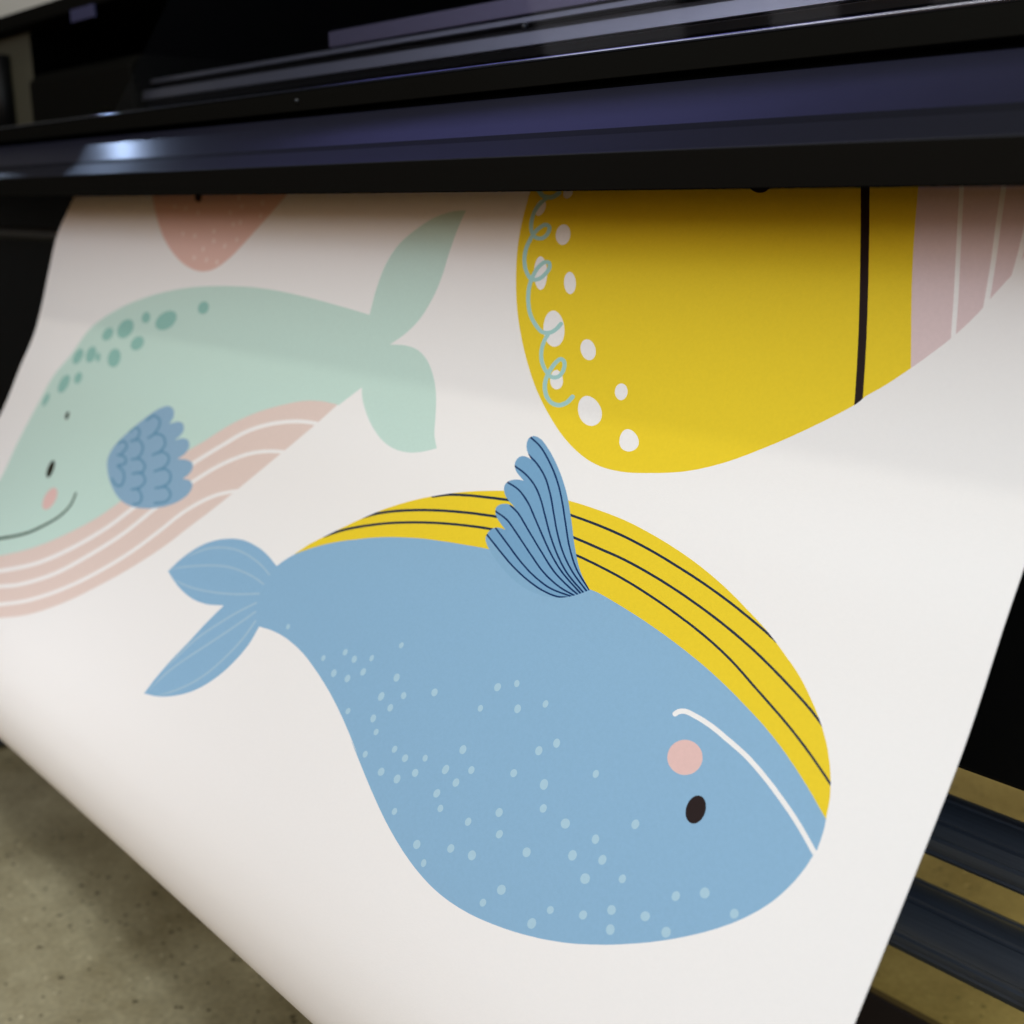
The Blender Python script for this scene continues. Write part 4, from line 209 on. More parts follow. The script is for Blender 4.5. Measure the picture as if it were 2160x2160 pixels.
yellow||yellowbody|805,54.2 804.9,58 804.8,61.8 804.7,65.5 804.6,69.2 804.6,72.9 804.9,76.4 805.3,79.9 805.8,83.3 806.1,86.8 806.1,90.4 805.6,94 804.9,97.6 804.1,101.3 803.2,105.1 802.2,109 801.4,112.7 800.6,116.5 799.7,120.4 798.8,124.3 797.7,128.3 796.6,132.2 795.4,135.9 794.2,139.6 793,143.3 791.7,147 790.5,150.6 789.3,154.2 788.1,157.7 786.9,161.6 785.6,165.3 784.4,169 783.1,172.7 781.9,176.4 780.6,180.1 779.4,183.4 778.3,186.7 777,190 775.8,193.3 774.5,196.6 773.1,199.9 771.6,203.2 770.1,206.5 768.5,209.8 766.8,213 765,216.3 763.2,219.5 761.4,222.7 759.5,225.8 757.4,229.3 755.3,232.8 753.1,236.2 750.8,239.6 748.5,243 746,246.5 743.8,249.5 741.5,252.5 739.1,255.5 736.7,258.5 734.2,261.6 731.6,264.6 728.9,267.5 726.3,270.3 723.3,273.4 720.2,276.4 717.1,279.3 714,282.1 710.7,285 707.4,287.8 704,290.5 700.8,293 697.5,295.5 694.1,298 690.6,300.5 687.1,302.9 683.6,305.2 680.1,307.3 676.5,309.4 672.8,311.4 669,313.3 665.3,315.1 661.5,316.8 657.7,318.4 653.9,319.9 650.2,321.2 645.5,322.7 640.9,324 636.4,325 631.8,325.9 627.2,326.6 623.3,327 619.3,327.2 615.3,327.3 611.4,327.3 607.5,327.2 603.8,327.1 600.1,326.8 596.7,326.5 593.2,326.1 589.6,325.6 585.6,324.9 582.4,324.4 578.9,323.8 575.2,323.1 571.3,322.4 567.3,321.7 563.3,320.9 559.3,320.1 555.3,319.2 551.5,318.3 547.7,317.4 544.2,316.4 540.7,315.3 537.2,314.2 533.8,313.1 530.5,311.9 527.2,310.6 523.9,309.4 520.7,308.1 517.6,306.7 514.4,305.4 511.3,304 508.1,302.5 505,301 501.9,299.5 498.9,297.9 495.9,296.3 492.8,294.7 489.9,293.1 486.9,291.4 484,289.8 481,288.2 478.4,286.7 475.8,285.2 473.2,283.8 470.6,282.3 468.1,280.8 465.5,279.3 463,277.8 460.4,276.2 457.8,274.6 455.2,273 452.6,271.4 450,269.8 447.3,268 444.5,266.2 441.6,264.4 438.7,262.5 435.8,260.6 433,258.7 430.2,256.8 427.5,255 425,253.3 422.7,251.6 420.6,250.1 418.8,248.8 417.3,247.5 415.2,245.5 413.8,243.7 412.1,242 410.3,240.5 408.2,239 406,237.5 403.7,235.9 401.3,234.1 399.5,232.7 397.6,231.1 395.6,229.5 393.6,227.8 391.6,226 389.6,224.3 387.6,222.6 385.8,220.9 384,219.3 382.2,217.6 380.4,215.9 378.6,214.3 376.9,212.7 375.3,211.1 373.7,209.5 372.1,208 370.4,206.3 368.8,204.7 367.2,203.2 365.7,201.6 364.2,200 362.7,198.4 361,196.5 359.3,194.6 357.7,192.6 356,190.7 354.5,188.7 353,186.8 351.6,184.8 350.2,182.8 348.8,180.9 347.6,179 346.5,177.2 345.4,175.4 344.5,173.7 343.7,172 342.7,170.2 341.7,168.5 340.7,166.7 339.6,164.9 338.5,163.1 337.5,161.3 336.4,159.3 335.2,157.4 334.1,155.4 333.2,153.2 332.5,151.3 331.8,149.3 331.3,147.2 330.7,145.1 330.2,142.8 329.7,140.4 329.2,138.2 328.6,136 328.1,133.6 327.6,131.2 327.1,128.7 326.6,126.2 326.3,123.6 326,121.1 325.9,118.6 325.9,116.1 325.9,113.6 326.1,111 326.2,108.3 326.4,105.6 326.7,102.9 326.9,100.2 327.2,97.6 327.5,94.7 327.8,91.7 328.2,88.8 328.6,85.8 329.1,82.9 329.5,79.9 330,76.9 330.4,73.8 335.8,73.6 341.3,73.4 346.8,73.2 352.4,73 358.1,72.7 363.8,72.5 369.6,72.2 375.4,72 381.4,71.8 387.3,71.5 393.4,71.3 399.5,71 405.7,70.8 411.9,70.5 418.3,70.2 424.7,70 431.1,69.7 437.7,69.4 444.3,69.2 451,68.9 457.8,68.6 464.7,68.3 471.6,68 478.7,67.7 485.8,67.4 493,67.2 500.3,66.8 507.7,66.5 515.2,66.2 522.8,65.9 530.5,65.6 538.2,65.3 546.1,65 554.1,64.6 562.2,64.3 570.4,64 578.6,63.6 587,63.3 595.6,62.9 604.2,62.6 612.9,62.2 621.8,61.8 630.8,61.4 639.9,61.1 649.2,60.7 658.5,60.3 668,59.9 677.7,59.5 687.4,59.1 697.4,58.7 707.4,58.3 717.6,57.9 728,57.4 738.5,57 749.2,56.6 760,56.1 771,55.6 782.2,55.2 793.5,54.7
pinkrose|yellowbody||427.3,70.8 426,74.3 424.8,77.7 423.6,81.1 422.4,84.6 421.2,88 420,91.6 419,94.7 418,97.9 417,101.1 416,104.3 415,107.6 414.1,110.9 413.1,114.1 412.2,117.4 411.3,120.3 410.5,123.2 409.6,126.1 408.8,129.1 407.9,132.1 407,135.1 406.1,138.1 405.2,141 404.3,144 403.4,146.9 402.6,149.7 401.8,152.5 401,155.3 400.2,158.1 399.4,160.8 398.7,163.6 398,166.3 397.3,169 396.6,171.6 395.9,174.3 395.2,177 394.5,179.7 393.8,182.3 393.2,185 392.5,187.7 391.8,190.3 391.1,192.9 390.5,195.5 389.8,198.1 389.2,200.6 388.6,203.2 387.9,205.8 387.3,208.3 386.7,210.8 386,213.3 385.4,215.8 384.8,218.3 384.2,220.7 383.6,223.2 381.3,225.1 379,227 376.7,228.9 374.5,230.8 372.2,232.7 370,234.6 367.8,236.4 365.6,238.3 363.3,240.1 361.1,242 359,243.8 356.8,245.6 354.6,247.4 352.4,249.2 350.2,247.7 348.1,246.2 345.9,244.7 343.8,243.2 341.7,241.7 339.5,240.2 337.4,238.7 335.3,237.2 333.2,235.8 331.1,234.3 329,232.8 327,231.4 324.9,229.9 322.8,228.5 320.8,227.1 318.8,225.6 316.7,224.2 314.7,222.8 312.7,221.4 310.7,220 308.7,218.6 306.7,217.2 304.8,215.8 302.8,214.4 300.9,213 298.9,211.6 297,210.3 295,208.9 293.1,207.6 291.2,206.2 289.3,204.9 287.4,203.5 285.5,202.2 283.6,200.9 281.7,199.6 282,197.1 282.3,194.6 282.5,192.1 282.8,189.6 283.1,187.1 283.3,184.6 283.6,182.1 283.9,179.6 284.2,177.1 284.5,174.6 284.8,172.1 285.1,169.6 285.4,167.1 285.8,164.5 286.1,162 286.5,159.4 286.9,156.8 287.3,154.2 287.7,151.6 288.1,148.9 288.6,146.2 289.1,143.5 289.6,140.8 290.1,138.1 290.6,135.3 291.1,132.6 291.6,129.8 292.2,127 292.7,124.3 293.2,121.5 293.7,118.7 294.2,115.9 294.8,113.1 295.3,110.3 295.9,107.4 296.4,104.6 297,101.7 297.6,98.8 298.2,95.8 298.9,92.9 299.5,89.9 300.1,86.9 300.8,83.9 301.4,80.8 302.1,77.8 302.8,74.7 305.3,74.6 307.8,74.6 310.4,74.5 312.9,74.4 315.5,74.3 318.1,74.2 320.7,74.2 323.3,74.1 325.9,74 328.6,73.9 331.2,73.8 333.9,73.7 336.6,73.7 339.3,73.6 342,73.5 344.7,73.4 347.4,73.3 350.2,73.2 353,73.2 355.7,73.1 358.5,73 361.3,72.9 364.2,72.8 367,72.7 369.9,72.6 372.7,72.5 375.6,72.4 378.5,72.4 381.5,72.3 384.4,72.2 387.4,72.1 390.3,72 393.3,71.9 396.3,71.8 399.3,71.7 402.4,71.6 405.4,71.5 408.5,71.4 411.6,71.3 414.7,71.2 417.8,71.1 420.9,71 424.1,70.9
white|yellowbody||397.3,71.7 396.2,74.7 395.2,77.6 394.2,80.6 393.2,83.5 392.2,86.4 391.2,89.4 390.2,92.4 389.2,95.4 388.2,98.4 387.2,101.5 386.2,104.5 385.3,107.6 384.3,110.7 383.4,113.8 382.4,117 381.6,119.8 380.7,122.6 379.9,125.5 379,128.3 378.1,131.2 377.2,134.2 376.4,137.1 375.5,140 374.6,142.8 373.8,145.7 373,148.5 372.2,151.3 371.5,154 370.7,156.8 370,159.5 369.4,162.2 368.7,164.8 368.1,167.4 367.6,170 367,172.5 366.4,175.3 365.9,178.1 365.4,181 364.9,183.7 364.4,186.4 363.9,189 363.4,191.6 363,194 362.4,196.8 361.9,199.4 361.4,201.8 360.9,204.3 360.4,206.8 360,207.6 359.3,208.1 358.4,208.2 357.7,208 357.2,207.4 357.2,206.6 357.7,204.2 358.2,201.7 358.7,199.2 359.2,196.7 359.8,193.9 360.2,191.5 360.7,189 361.2,186.4 361.6,183.7 362.1,181 362.7,178.2 363.2,175.3 363.8,172.5 364.3,170 364.9,167.4 365.5,164.8 366.1,162.2 366.8,159.5 367.5,156.8 368.2,154 369,151.3 369.8,148.5 370.6,145.7 371.4,142.9 372.2,140 373.1,137.2 374,134.2 374.8,131.3 375.7,128.4 376.6,125.6 377.4,122.7 378.2,119.9 379.1,117.1 380,114 381,110.9 381.9,107.8 382.9,104.7 383.8,101.7 384.8,98.6 385.8,95.6 386.8,92.6 387.8,89.6 388.8,86.6 389.8,83.7 390.8,80.8 391.8,77.9 392.8,74.9 393.8,72 394.4,71 395.3,70.2 396.2,69.9 397,70.1 397.4,70.7
white|yellowbody||367.6,72.5 366.7,75.4 365.9,78.3 365,81.2 364.1,84 363.3,86.8 362.4,89.7 361.6,92.6 360.9,95.5 360.2,98.4 359.5,101.4 358.9,104.4 358.3,107.4 357.6,110.4 357,113.4 356.4,116.5 355.8,119.3 355.2,122 354.6,124.9 354,127.7 353.3,130.6 352.7,133.4 352.1,136.3 351.5,139.1 350.9,141.9 350.4,144.6 349.8,147.5 349.3,150.5 348.8,153.4 348.4,156.3 348,159.2 347.6,161.9 347.3,164.6 347.1,167 346.8,169.3 346.6,172 346.4,174.4 346.2,176.7 346,179 345.8,181.3 345.5,182.2 344.8,182.8 343.9,183.2 343.1,183 342.5,182.5 342.3,181.7 342.5,179.4 342.7,177.1 342.8,174.8 343.1,172.4 343.3,169.7 343.6,167.4 343.8,164.9 344.1,162.3 344.5,159.6 344.9,156.7 345.3,153.8 345.8,150.9 346.3,147.9 346.8,145 347.4,142.3 347.9,139.5 348.5,136.6 349.1,133.8 349.8,130.9 350.4,128.1 351,125.3 351.6,122.5 352.2,119.7 352.7,117 353.4,114 354,111 354.6,108 355.2,105 355.9,102 356.6,99 357.2,96 358,93.1 358.8,90.1 359.6,87.2 360.5,84.4 361.3,81.5 362.2,78.7 363.1,75.8 364,73 364.5,71.9 365.4,71 366.4,70.6 367.3,70.8 367.7,71.5
white|yellowbody||347.2,73 346.5,76.1 345.8,79.1 345.1,82.1 344.4,85.1 343.7,88 343,91 342.3,94.1 341.7,97.1 341.1,100 340.5,102.8 339.9,105.7 339.3,108.6 338.7,111.6 338.2,114.5 337.7,117.3 337.2,120.1 336.8,122.8 336.4,125.4 336,128.4 335.7,131.3 335.4,134.1 335.1,137 334.8,139.7 334.6,142.4 334.4,145 334.2,147.4 334.1,150.1 334,152.6 333.9,155 333.9,157.3 333.8,159.7 333.6,160.7 332.9,161.5 331.9,162 331,162 330.3,161.4 330,160.6 330.1,158.2 330.1,155.9 330.2,153.5 330.2,151 330.4,148.2 330.6,145.8 330.8,143.3 331,140.6 331.2,137.9 331.5,135 331.8,132.1 332.2,129.2 332.5,126.2 332.9,123.5 333.4,120.8 333.8,118 334.3,115.1 334.9,112.2 335.4,109.3 336,106.4 336.6,103.5 337.2,100.6 337.8,97.8 338.4,94.8 339.1,91.7 339.8,88.8 340.4,85.8 341.1,82.8 341.8,79.8 342.5,76.8 343.2,73.8 343.8,72.6 344.7,71.6 345.7,71.2 346.6,71.3 347.2,71.9
lineblk|yellowbody||473.3,69.4 471.8,72.9 470.4,76.4 468.9,79.9 467.5,83.4 466,87.1 464.3,91 463.1,94.1 461.8,97.2 460.5,100.5 459.1,103.8 457.8,107.2 456.4,110.6 455.1,114.1 453.8,117.5 452.4,121 451.1,124.6 449.8,128.1 448.7,131 447.6,134.1 446.4,137.2 445.3,140.4 444.1,143.6 443,146.8 441.9,150 440.8,153.1 439.8,156.3 438.8,159.4 437.9,162.4 437.1,165.4 436.3,168.3 435.5,171.1 434.8,173.9 434.1,176.5 433.3,179.7 432.6,182.7 431.9,185.7 431.2,188.6 430.5,191.5 429.9,194.3 429.2,197.1 428.6,199.9 428,202.7 427.4,205.5 426.8,208.3 426.2,211.1 425.6,213.9 425,216.7 424.4,219.6 423.8,222.4 423.2,225.2 422.7,227.9 422.2,230.6 421.7,233.2 421.2,235.7 420.8,238 420.2,241 419.8,243.7 419.3,246.4 418.9,249 418.4,251.5 418,254.2 417.3,255.5 416,256.4 414.5,256.7 413.1,256.2 412.2,255.2 412,253.8 412.4,251.2 412.9,248.7 413.3,246.1 413.7,243.5 414.2,240.7 414.7,237.7 415.2,235.4 415.6,232.9 416.1,230.3 416.6,227.6 417.1,224.9 417.6,222.1 418.2,219.3 418.8,216.4 419.4,213.6 420,210.8 420.5,208 421.1,205.2 421.7,202.4 422.3,199.6 423,196.8 423.6,194 424.2,191.2 424.8,188.4 425.5,185.4 426.2,182.5 427,179.4 427.7,176.3 428.4,173.7 429.1,170.9 429.8,168.1 430.6,165.2 431.4,162.2 432.3,159.2 433.3,156.1 434.3,153 435.3,149.8 436.4,146.6 437.5,143.5 438.6,140.3 439.7,137.1 440.9,134 442,131 443,128 444.3,124.5 445.6,121 446.9,117.5 448.2,114 449.5,110.6 450.8,107.2 452.2,103.8 453.4,100.6 454.7,97.3 456,94.2 457.2,91.2 458.8,87.3 460.3,83.6 461.7,80.1 463.1,76.7 464.5,73.2 466,69.7 467.3,67.7 469.2,66.2 471.3,65.6 472.9,66 473.7,67.4
lineblk|||558.5,75.1 556.6,75.3 554.5,75.8 552.5,76.5 550.4,77.6 548.5,78.8 546.8,80.2 545.2,81.8 543.9,83.4 542.8,85.1 542.1,86.8 541.8,88.5 541.7,90.1 542,91.5 542.7,92.8 543.6,93.8 544.9,94.6 546.4,95.2 548.1,95.4 549.9,95.4 551.9,95.1 553.9,94.5 556,93.7 557.9,92.6 559.8,91.3 561.5,89.8 563,88.2 564.2,86.5 565.1,84.8 565.7,83 565.9,81.4 565.8,79.8 565.3,78.4 564.5,77.2 563.4,76.3 562,75.6 560.4,75.2
white|||757.7,156.7 756.5,156.8 755.3,157.1 754,157.7 752.6,158.6 751.3,159.7 749.9,161 748.6,162.4 747.4,164 746.2,165.8 745.2,167.6 744.2,169.5 743.4,171.5 742.8,173.4 742.3,175.3 742,177.2 741.9,178.9 741.9,180.6 742.2,182 742.5,183.3 743,184.4 743.7,185.4 744.5,186 745.4,186.5 746.4,186.6 747.6,186.6 748.7,186.2 749.9,185.7 751.2,184.9 752.4,183.8 753.7,182.6 754.9,181.2 756,179.6 757.1,177.9 758.1,176 759,174.2 759.8,172.2 760.4,170.2 761,168.3 761.3,166.4 761.6,164.6 761.6,162.9 761.5,161.4 761.3,160 760.9,158.9 760.3,158 759.6,157.3 758.7,156.8
white|||716.6,169.2 715.4,169.3 714.1,169.6 712.7,170.2 711.4,171.1 710.1,172.1 708.8,173.4 707.7,174.8 706.8,176.3 706,177.9 705.4,179.5 705.1,181.1 705,182.6 705.1,184.1 705.4,185.3 705.9,186.4 706.6,187.3 707.6,187.9 708.6,188.3 709.8,188.4 711,188.2 712.4,187.7 713.7,187 715,186.1 716.2,185 717.4,183.6 718.4,182.2 719.3,180.6 719.9,179 720.4,177.3 720.7,175.8 720.7,174.2 720.6,172.9 720.1,171.7 719.5,170.7 718.7,170 717.8,169.4
white|||743.2,125.3 741.4,125.6 739.6,126.3 737.8,127.2 736,128.4 734.4,129.9 733,131.5 731.8,133.3 730.8,135.1 730.2,136.9 729.9,138.7 730,140.3 730.4,141.8 731.1,143 732.1,144 733.4,144.7 734.9,145 736.5,145.1 738.3,144.8 740.1,144.2 741.9,143.2 743.6,142 745.3,140.6 746.7,139 747.9,137.2 748.9,135.4 749.5,133.5 749.8,131.7 749.8,130 749.4,128.6 748.7,127.3 747.7,126.3 746.4,125.6 744.9,125.3
white|||783.1,100.7 781.5,101.4 780,102.4 778.6,103.7 777.4,105.3 776.5,107.1 776,108.9 775.7,110.8 775.8,112.5 776.3,114.1 777,115.4 778.1,116.3 779.4,117 780.8,117.2 782.3,117 783.8,116.4 785.3,115.4 786.7,114.1 787.8,112.5 788.7,110.8 789.3,108.9 789.5,107 789.5,105.3 789.1,103.7 788.3,102.3 787.3,101.3 786,100.7 784.6,100.5
white|||756.2,87.2 754.3,88.1 752.6,89.4 751.2,91.1 750.2,93 749.8,94.8 749.9,96.6 750.6,98 751.8,99 753.3,99.5 755.1,99.5 757,98.9 758.8,97.8 760.4,96.3 761.6,94.5 762.3,92.6 762.5,90.7 762.1,89.1 761.2,87.8 759.8,87 758.1,86.8
white|||725.5,203.8 723.9,203.7 722.2,204 720.5,204.5 718.7,205.2 717,206.2 715.2,207.4 713.6,208.8 712,210.4 710.5,212.1 709.1,213.9 708,215.8 707,217.8 706.2,219.8 705.7,221.8 705.4,223.7 705.3,225.6 705.5,227.4 706,229 706.7,230.4 707.6,231.7 708.8,232.8 710.1,233.6 711.6,234.2 713.2,234.6 715,234.7 716.8,234.5 718.7,234 720.5,233.4 722.3,232.4 724.1,231.2 725.8,229.9 727.3,228.3 728.7,226.6 729.9,224.7 731,222.7 731.8,220.7 732.4,218.7 732.9,216.6 733,214.6 733,212.7 732.8,210.9 732.3,209.2 731.6,207.8 730.7,206.5 729.6,205.4 728.4,204.6 727,204.1
white|||679.5,225.4 678,225.1 676.4,225.1 674.7,225.4 673,226 671.4,226.8 669.8,227.8 668.4,229 667.1,230.4 666.1,231.8 665.3,233.4 664.8,234.9 664.5,236.4 664.6,237.8 665,239 665.7,240.1 666.6,241 667.8,241.7 669.1,242.1 670.7,242.2 672.3,242.1 674,241.7 675.7,241 677.3,240.1 678.8,239 680.2,237.7 681.4,236.3 682.3,234.8 683,233.2 683.4,231.7 683.4,230.2 683.2,228.9 682.7,227.7 681.8,226.7 680.8,225.9
white|||705.5,254.1 704.1,254 702.7,254.4 701.2,255 699.7,255.8 698.3,256.9 697,258.2 695.9,259.7 695,261.2 694.4,262.8 694.1,264.4 694.1,265.9 694.5,267.2 695.2,268.4 696.3,269.3 697.6,270 699.1,270.4 700.8,270.5 702.5,270.2 704.1,269.7 705.7,268.8 707.1,267.7 708.2,266.4 709.2,264.9 709.8,263.3 710.1,261.6 710.2,260 710,258.5 709.5,257.1 708.8,255.9 707.8,255 706.7,254.4
white|||629.1,257.3 627.6,257.4 626,257.8 624.5,258.5 623.2,259.4 622.1,260.7 621.2,262 620.7,263.5 620.5,265 620.6,266.5 621.1,267.8 621.9,269 622.9,269.8 624.2,270.5 625.7,270.8 627.2,270.7 628.8,270.3 630.3,269.6 631.6,268.7 632.8,267.4 633.7,266 634.2,264.6 634.4,263 634.3,261.6 633.8,260.2 633,259.1 631.9,258.2 630.6,257.6
white|||666,272.5 664.6,272 663,271.8 661.4,271.7 659.6,271.8 657.8,272.2 655.9,272.7 654.1,273.4 652.2,274.2 650.4,275.2 648.7,276.3 647.1,277.6 645.6,278.9 644.4,280.3 643.3,281.8 642.4,283.3 641.9,284.8 641.5,286.3 641.5,287.8 641.7,289.2 642.1,290.5 642.9,291.7 643.8,292.8 645,293.7 646.4,294.5 647.9,295.1 649.6,295.5 651.4,295.6 653.3,295.6 655.2,295.4 657.1,294.9 659,294.2 660.8,293.4 662.5,292.3 664.1,291.1 665.6,289.8 666.9,288.3 668,286.8 668.9,285.2 669.6,283.6 670,282 670.3,280.4 670.3,278.9 670.1,277.5 669.7,276.2 669,275 668.2,274 667.2,273.2
white|||612.3,293 611,292.7 609.5,292.6 607.9,292.8 606.2,293.2 604.5,293.8 602.8,294.6 601.2,295.6 599.6,296.7 598.3,298 597.2,299.3 596.4,300.7 595.9,302.1 595.7,303.5 596,304.8 596.6,306.1 597.6,307.3 598.9,308.3 600.4,309.2 602.2,309.8 604,310.1 606,310.2 607.9,310 609.7,309.6 611.4,308.9 612.9,307.9 614.2,306.7 615.2,305.4 616,303.9 616.4,302.3 616.7,300.7 616.7,299.2 616.4,297.7 616,296.4 615.3,295.2 614.5,294.2 613.5,293.5
aqua|||798.7,91 796.8,92.3 794.8,93.8 792.7,95.3 790.3,96.9 787.5,98.2 784.2,99.4 780.9,100.1 777.8,100.5 775,100.6 772.2,100.3 769.9,99.6 767.9,98.8 766.4,97.7 765.2,96.5 764.2,95.4 763.9,94.4 764.4,93.1 765.7,92 767.3,91.2 768.9,91.1 770,91.6 771.1,92.7 772,93.7 773.1,94.5 774.5,95.1 776.1,95.6 777.9,95.8 779.9,95.7 782.2,95.4 784.6,94.9 786.6,94.2 787.9,93.5 789.5,92.5 791.2,91.2 793.2,89.7 795.3,88.3 797,87.4 798.7,87.2 799.9,87.6 800.4,88.5 799.9,89.8
aqua|||781.9,96.6 783,97.9 784.2,99.1 785.4,100.3 786.6,101.6 787.7,103 788.6,104.5 789.2,106 789.8,107.6 790.3,109.2 790.6,110.9 790.8,112.7 790.8,114.4 790.7,116.3 790.4,118.2 790,120.2 789.5,122.1 788.8,124 788.1,125.8 787.1,127.7 786.1,129.6 784.8,131.5 783.4,133.3 781.7,135 779.8,136.6 777.6,138.1 775.2,139.5 772.7,140.5 770,141.2 767.2,141.5 764.6,141.4 762.2,141 760.2,140 758.6,138.6 757.4,137 756.8,135.2 756.6,133.3 756.9,131.3 757.6,129.1 759.3,127 762.2,125.3 765.2,124.3 768.2,124 770.7,124.6 772.7,125.6 774.4,126.8 775.8,128.1 777,129.3 778.1,130.8 778.9,132.2 779.7,133.8 780.2,135.3 780.7,136.9 781.1,138.5 781.4,140.1 781.6,141.8 781.8,143.2 782,144.7 782.1,146.3 782.2,147.9 782.2,149.5 782,151.2 781.7,152.9 781.4,154.7 780.9,156.4 780.3,158.2 779.6,160 778.9,161.8 778,163.5 777,165.3 776,167 774.8,168.8 773.5,170.4 772.1,172 770.5,173.6 768.7,175.3 766.8,176.9 764.5,178.3 762,179.4 759.1,179.9 756.3,179.9 753.7,179.6 751.3,179 749.3,178.2 747.4,177.1 745.7,175.9 744.3,174.6 743,173.4 742,172.1 741.1,170.8 740.4,169.4 740,168 739.8,166.5 740.2,164.6 741.2,162.7 743.2,160.8 746.1,159.9 748.8,159.7 751.2,160 753.1,160.7 754.7,161.7 756.1,162.9 757.3,164.1 758.4,165.3 759.4,166.6 760.2,168 760.9,169.4 761.5,170.7 762.1,172.1 762.6,173.5 763.1,175 763.5,176.4 763.8,177.9 764,179.4 764.2,180.9 764.2,182.5 764.3,184 764.2,185.6 764,187.3 763.8,188.8 763.4,190.4 763.1,192 762.6,193.6 762.1,195.3 761.6,196.9 760.9,198.5 760.2,200.1 759.5,201.7 758.7,203.3 757.8,204.9 756.9,206.5 755.8,208 754.6,209.5 753.4,211 752,212.4 750.6,213.8 749.1,215.1 747.5,216.4 746,217.7 744.4,218.8 742.7,220 740.9,221.2 739,222.4 737,223.4 734.9,224.4 732.6,225 730.2,225.4 727.7,225.4 725.4,225.3 723.2,225 721.2,224.5 719.2,223.7 717.4,222.8 715.8,221.7 714.4,220.6 713.1,219.4 711.9,218 710.9,216.7 709.9,215.4 709.6,214.6 710,213.7 711,213 712.2,212.7 713.5,212.8 714.3,213.4 715.4,214.7 716.4,216 717.4,217.2 718.4,218.2 719.6,219.1 720.9,220 722.2,220.7 723.6,221.2 725.1,221.5 726.8,221.8 728.5,221.9 730.1,221.9 731.6,221.7 732.9,221.3 734.4,220.6 736,219.8 737.6,218.8 739.2,217.6 740.9,216.5 742.3,215.4 743.8,214.3 745.2,213.2 746.5,211.9 747.8,210.7 749,209.4 750.1,208.1 751.2,206.8 752.1,205.4 753,204 753.8,202.5 754.5,201 755.2,199.5 755.9,198 756.5,196.5 757,195 757.5,193.4 757.9,191.9 758.2,190.4 758.5,188.9 758.8,187.6 758.9,186 759,184.5 759,183.1 758.9,181.7 758.8,180.3 758.6,179 758.3,177.6 757.9,176.3 757.5,174.9 757,173.6 756.5,172.3 755.9,171 755.3,169.8 754.6,168.7 753.8,167.6 752.8,166.6 751.7,165.5 750.5,164.5 749.4,163.8 748.6,163.5 747.3,163.3 746.1,163.4 745.9,163.4 745.6,163.7 745.2,164.7 744.9,165.9 745,166.8 745.3,167.8 745.9,168.9 746.6,170.1 747.5,171.1 748.6,172.2 749.8,173.4 751.2,174.4 752.7,175.2 754.1,175.8 755.8,176.2 757.6,176.4 759.3,176.4 760.7,176.2 761.8,175.7 763.3,174.7 764.8,173.5 766.4,172 767.9,170.5 769.1,169.2 770.2,167.7 771.2,166.2 772.2,164.6 773.1,163 773.9,161.5 774.5,159.9 775.1,158.3 775.6,156.7 776.1,155.1 776.4,153.5 776.6,152 776.8,150.5 776.8,149.1 776.7,147.7 776.6,146.2 776.4,144.8 776.2,143.4 776,141.8 775.7,140.3 775.3,138.8 774.9,137.4 774.4,136.1 773.7,134.6 773,133.3 772.1,132.1 771.1,131 769.8,129.9 768.4,128.8 767,128.1 766,127.9 764.8,128 763.4,128.4 762.8,128.7 762.5,129.2 762.1,130.5 761.9,132 762,133.4 762.5,134.6 763.3,135.8 764.5,136.8 765.7,137.4 767,137.7 768.7,137.7 770.6,137.5 772.1,137.1 773.5,136.6 775,135.7 776.5,134.6 777.9,133.5 779,132.3 780.2,130.9 781.2,129.3 782.1,127.7 782.9,126 783.6,124.4 784.2,122.7 784.7,121 785,119.2 785.3,117.5 785.4,115.9 785.3,114.3 785.2,112.8 784.9,111.3 784.5,109.8 783.9,108.4 783.3,107.1 782.6,105.8 781.6,104.6 780.5,103.4 779.3,102.2 778.1,101 776.9,99.7 776.7,98.9 777.2,97.8 778.2,96.9 779.6,96.3 781,96.2
